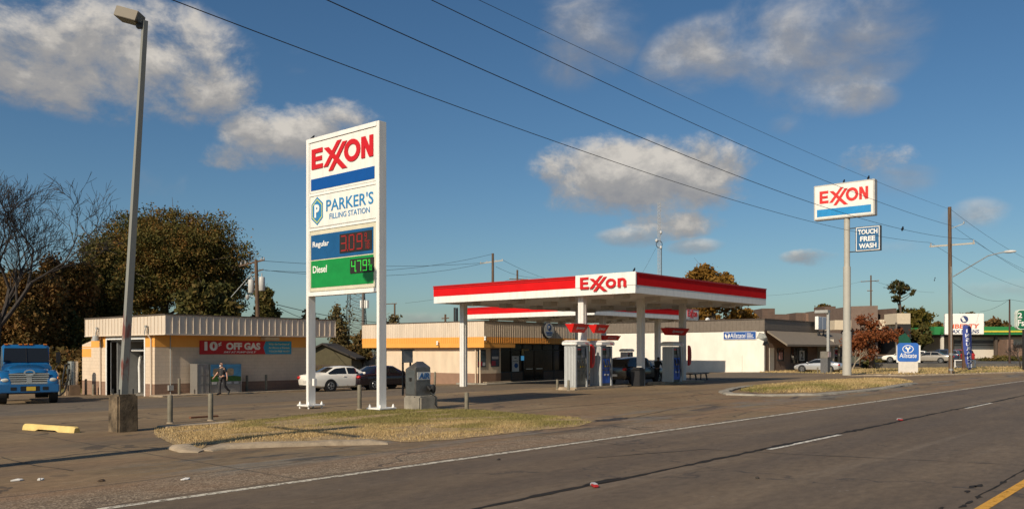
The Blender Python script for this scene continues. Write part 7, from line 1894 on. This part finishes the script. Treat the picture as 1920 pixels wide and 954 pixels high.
def bare_tree(name, label, px, d, py_top, hw, seed, trunk_r=.35, levels=6, mat=None, lean=0.0, base=None, fork=None, spread=.62, shrink=.74):
    rr = random.Random(seed); k = d/FOC; w_ = dp(px, 600, d); g = G(w_.y) if base is None else base
    t = thing(name, label, 'tree', (w_.x, w_.y, g)); H = CAMZ + (HY-py_top)*k - g; A_ = Vector((RX_, RY_, 0)); F_ = Vector((FX, FY, 0))
    mb = MB(); tw = MB()
    def grow(p, dr, L, r, lv):
        n = 3; pts = [p]; rs = [r]; q = p; dd = dr
        for i in range(n):
            dd = (dd + Vector((rr.uniform(-1, 1), rr.uniform(-1, 1), rr.uniform(-.5, .8)))*.10).normalized(); q = q + dd*L/n; pts.append(q); rs.append(r*(1 - .32*(i+1)/n))
        (mb if lv > 2 else tw).tube(pts, rs, 7 if lv > 3 else (5 if lv > 2 else 3), False)
        if lv <= 0: return
        nb = (fork or [0, 3, 3, 3, 3, 3, 4, 4])[lv]
        for j in range(nb):
            f = 1 if j == 0 else rr.uniform(.8 if lv == levels else .35, 1); s_ = pts[0].lerp(pts[-1], f) if f < 1 else pts[-1]
            i = min(n-1, int(f*n)); s_ = pts[i].lerp(pts[i+1], f*n-i) if f < 1 else pts[-1]
            a = rr.uniform(0, 2*math.pi); side = (dd.orthogonal().normalized()); side = Quaternion(dd, a) @ side
            nd_ = (dd + side*rr.uniform(.35, spread*1.5) + UP*.10 + A_*lean*.1).normalized()
            grow(s_, nd_, L*shrink*rr.uniform(.8, 1.1), max(.016, r*.62*rr.uniform(.75, 1)), lv-1)
    grow(Vector((0, 0, -.2)), (UP + A_*lean).normalized(), H*.345, trunk_r, levels)
    mb.build('trunk', mat or bark_grey, t, smooth=50); tw.build('twigs', mat or bark_grey, t, fix=False)
    return t
L_green = M_leaf('leaf_olive', [(.040, .046, .012), (.078, .078, .020), (.115, .095, .022), (.17, .10, .024), (.24, .105, .024)])
L_green2 = M_leaf('leaf_dark', [(.035, .042, .012), (.075, .076, .02), (.115, .095, .025), (.16, .10, .028)])
L_brush = M_leaf('leaf_brush', [(.045, .04, .014), (.09, .072, .02), (.165, .10, .032), (.22, .12, .036), (.15, .06, .022)])
L_gold = M_leaf('leaf_gold', [(.10, .055, .010), (.20, .105, .018), (.26, .13, .022), (.16, .10, .02)])
L_red = M_leaf('leaf_red', [(.09, .030, .012), (.20, .055, .020), (.24, .080, .025), (.14, .050, .02)])
L_yel = M_leaf('leaf_yellow', [(.06, .055, .012), (.12, .095, .018), (.17, .115, .02)])
L_pine = M_leaf('leaf_pine', [(.030, .036, .012), (.07, .066, .02), (.10, .06, .02)])
L_sparse = M_leaf('leaf_sparse', [(.07, .062, .02), (.13, .10, .035), (.16, .10, .04)])
tree('broad_tree', 'huge round olive and rust tree behind the car wash', 310, 94, 380, 640, 172, L_green, 190000, .15, 3, 60, trunk_r=.55, fill=.5, nbranch=90, spread=.20, extra=((0, 0, .58, .40), (-.28, -.2, .42, .36), (.32, -.2, .40, .36), (.05, -.4, .3, .4), (-.5, 0, .12, .34)))
tree('broad_tree', 'dark green tree right of the transformer pole', 500, 88, 540, 640, 33, L_green2, 9000, .24, 5, 8); tree('broad_tree', 'dark tree behind the truck at the left, under the big tree', 175, 74, 462, 705, 72, L_green2, 40000, .17, 6, 16)
tree('broad_tree', 'brown green tree at the left edge behind the truck', 40, 66, 492, 700, 95, L_brush, 40000, .18, 8, 18, trunk_r=.3); tree('broad_tree', 'rusty undergrowth tree between truck and vacuum post', 115, 70, 488, 715, 70, L_brush, 30000, .18, 9, 14, trunk_r=.25)
tree('broad_tree', 'low dark tree filling the gap left of the lean-to', 150, 68, 590, 722, 55, L_green2, 15000, .22, 10, 10, trunk_r=.2); tree('broad_tree', 'dark tree cut by the left edge of the photo', -50, 70, 490, 715, 80, L_brush, 22000, .2, 12, 12)
tree('broad_tree', 'low green crown behind the middle of the wash roof', 400, 84, 520, 640, 70, L_green2, 14000, .26, 33, 12)
bare_tree('bare_tree', 'tall bare grey tree rising at the left edge', -10, 62, 318, 120, 21, .34, 7, lean=.12, fork=[0, 3, 3, 3, 3, 3, 3, 3], spread=.60, shrink=.79)
# thin trees between wash and store
tree('thin_tree', 'half bare brown green tree between the price sign legs', 640, 92, 556, 690, 32, L_sparse, 2600, .20, 14, 10, trunk_r=.16, spread=.5, nbranch=60); tree('thin_tree', 'low leafy tree left of the left sign leg', 585, 100, 582, 640, 34, L_brush, 3500, .24, 15, 8, trunk_r=.2)
tree('thin_tree', 'sparse tree with few leaves just right of the price sign', 725, 100, 575, 660, 28, L_sparse, 700, .26, 16, 8, trunk_r=.1, spread=.5, nbranch=40); tree('thin_tree', 'brown scrub behind the dark sedan', 680, 90, 612, 690, 32, L_brush, 3800, .2, 17, 9, trunk_r=.1, nbranch=60)
tree('thin_tree', 'brown scrub in front of the house gable', 655, 96, 630, 690, 26, L_sparse, 1700, .2, 18, 7, trunk_r=.1, nbranch=60)
# right hand trees
tree('autumn_tree', 'golden brown tree behind the fuel canopy', 1338, 135, 494, 615, 62, L_gold, 15000, .36, 19, 13, trunk_r=.4); tree('autumn_tree', 'smaller golden tree under the canopy right corner', 1400, 145, 562, 625, 34, L_gold, 6000, .34, 20, 8); tree('autumn_tree', 'golden brown tree behind the canopy middle', 1290, 150, 560, 625, 50, L_gold, 7000, .36, 41, 9)
tree('red_tree', 'dense rust red tree in front of the brown shopping block', 1632, 104, 594, 678, 54, L_red, 9000, .18, 22, 14, trunk_r=.3, base_px=1640)
bare_tree('bare_shrub', 'pale bare shrub at the foot of the red tree', 1597, 100, 640, 20, 31, .10, 4, mat=M('pale_bark', (.30, .25, .18), .8), lean=.3)
def pine(name, label, px, d, py_top, py_base, seed):
    rr = random.Random(seed); r = np.random.default_rng(seed); k = d/FOC; w_ = dp(px+5, 600, d); t = thing(name, label, 'tree', (w_.x, w_.y, G(w_.y))); A_ = Vector((RX_, RY_, 0)); F_ = Vector((FX, FY, 0))
    H = CAMZ + (HY-py_top)*k - t.location.z; top = -A_*3*k + UP*H*.98
    mb = MB(); ax = [Vector((0, 0, 0)), A_*.5 + UP*H*.4, -A_*1*k + UP*H*.75, top]; mb.tube(ax, [.36, .3, .2, .06], 8); mb.build('trunk', bark, t)
    mb = MB(); C = []
    for (x, y, w) in ((0, 530, 11), (-10, 537, 9), (9, 535, 9), (-3, 541, 10), (14, 541, 6), (-13, 547, 6), (3, 548, 7), (17, 552, 4), (-12, 558, 7), (-7, 563, 6), (20, 546, 3)):
        e = A_*x*k + UP*(CAMZ + (HY-y)*k - t.location.z) + F_*rr.uniform(-1.5, 1.5); s_ = Vector((0, 0, 0)).lerp(top, min(.96, max(.5, (e.z/H)-.08))); mb.tube([s_, s_.lerp(e, .5) - UP*.15, e], [.12, .07, .03], 5, False)
        n = int(w*20); q = r.normal(size=(n, 3))*np.array((.42, .42, .20))*w*k
        C.append(q + np.array(e))
    mb.build('branches', bark, t); leaf_mesh(np.concatenate(C), .30, r, 'crown', L_pine, t, 2.2); return t
pine('pine_tree', 'tall ragged pine above the shopping block', 1683, 170, 526, 600, 23)
tree('autumn_tree', 'round yellow green tree right of the shopping block', 1717, 155, 570, 650, 40, L_yel, 9000, .34, 24, 11)
tree('autumn_tree', 'green tree left of the round yellow tree', 1680, 175, 572, 620, 26, L_green, 4000, .38, 44, 7); tree('autumn_tree', 'olive tree behind the parapet tower', 1548, 190, 569, 610, 28, L_green, 3500, .4, 26, 8)
tree('autumn_tree', 'brown tree left above the tax sign', 1808, 190, 576, 640, 18, L_sparse, 2500, .38, 27, 7); tree('autumn_tree', 'brown tree right above the tax sign', 1826, 195, 578, 640, 14, L_sparse, 2000, .38, 28, 6)
for i, (x, y, w) in enumerate(((1858, 590, 24), (1884, 596, 20), (1765, 602, 26), (1920, 604, 24))):
    tree('autumn_tree', ('brown tree behind the green fascia, largest one', 'low brown tree behind the fascia near the right edge', 'low brown tree between the yellow tree and tax sign', 'low brown tree cut by the right edge')[i], x, 210, y, 645, w, L_brush, 3000, .42, 50+i, 8)
tree('broad_tree', 'low green tree under the shopping block canopy by the pointed banner', 1722, 125, 610, 668, 24, L_green2, 4000, .3, 60, 7)
bare_tree('bare_shrub', 'bare grey shrub cut by the right edge', 1915, 96, 632, 20, 35, .09, 5, lean=-.2)
# hedge, undergrowth
def bush(name, label, cat, a, b, h, wd, n, leaf, mat, z, seed, kind=None, group=None):
    r = np.random.default_rng(seed); o = thing(name, label, cat, a, 0, group) ; v_ = np.array(b) - np.array(a)
    tt = r.uniform(0, 1, n); q = r.normal(size=(n, 2))*.4; zz = np.abs(r.normal(size=n))*.45 % 1.0
    hl = .35 + .65*np.interp(tt, np.linspace(0, 1, 24), r.uniform(0, 1, 24))
    P = np.stack([v_[0]*tt + q[:, 0]*wd, v_[1]*tt + q[:, 1]*wd, zz*h*hl + .05], 1); leaf_mesh(P, leaf, r, 'foliage', mat, o)
    return o
a, b = onT(1842, 128), onT(1990, 128); bush('hedge', 'low dark hedge in front of the strip mall', 'hedge', a, b, .9, .8, 4000, .2, L_green2, TZ, 70)
a, b = gp(1600, 692), gp(1700, 690); bush('shrub_row', 'low green shrubs below the red tree', 'shrubs', (a.x+12, a.y+2, a.z), (b.x+8, b.y+3, b.z), 1.6, 1.5, 3000, .22, L_green2, 0, 71)
a, b = dp(-60, 690, 62), dp(170, 690, 62); o = bush('undergrowth', 'dark leafy undergrowth behind the truck and vacuum post', 'undergrowth', (a.x, a.y, G(a.y)), (b.x, b.y, G(b.y)), 3.4, 2.2, 26000, .2, L_brush, 0, 72)
a, b = dp(585, 690, 78), dp(730, 690, 78); o = bush('undergrowth', 'brown scrub on the ground behind the parked sedans', 'undergrowth', (a.x, a.y, G(a.y)), (b.x, b.y, G(b.y)), 1.6, 2.0, 5000, .2, L_sparse, 0, 73)
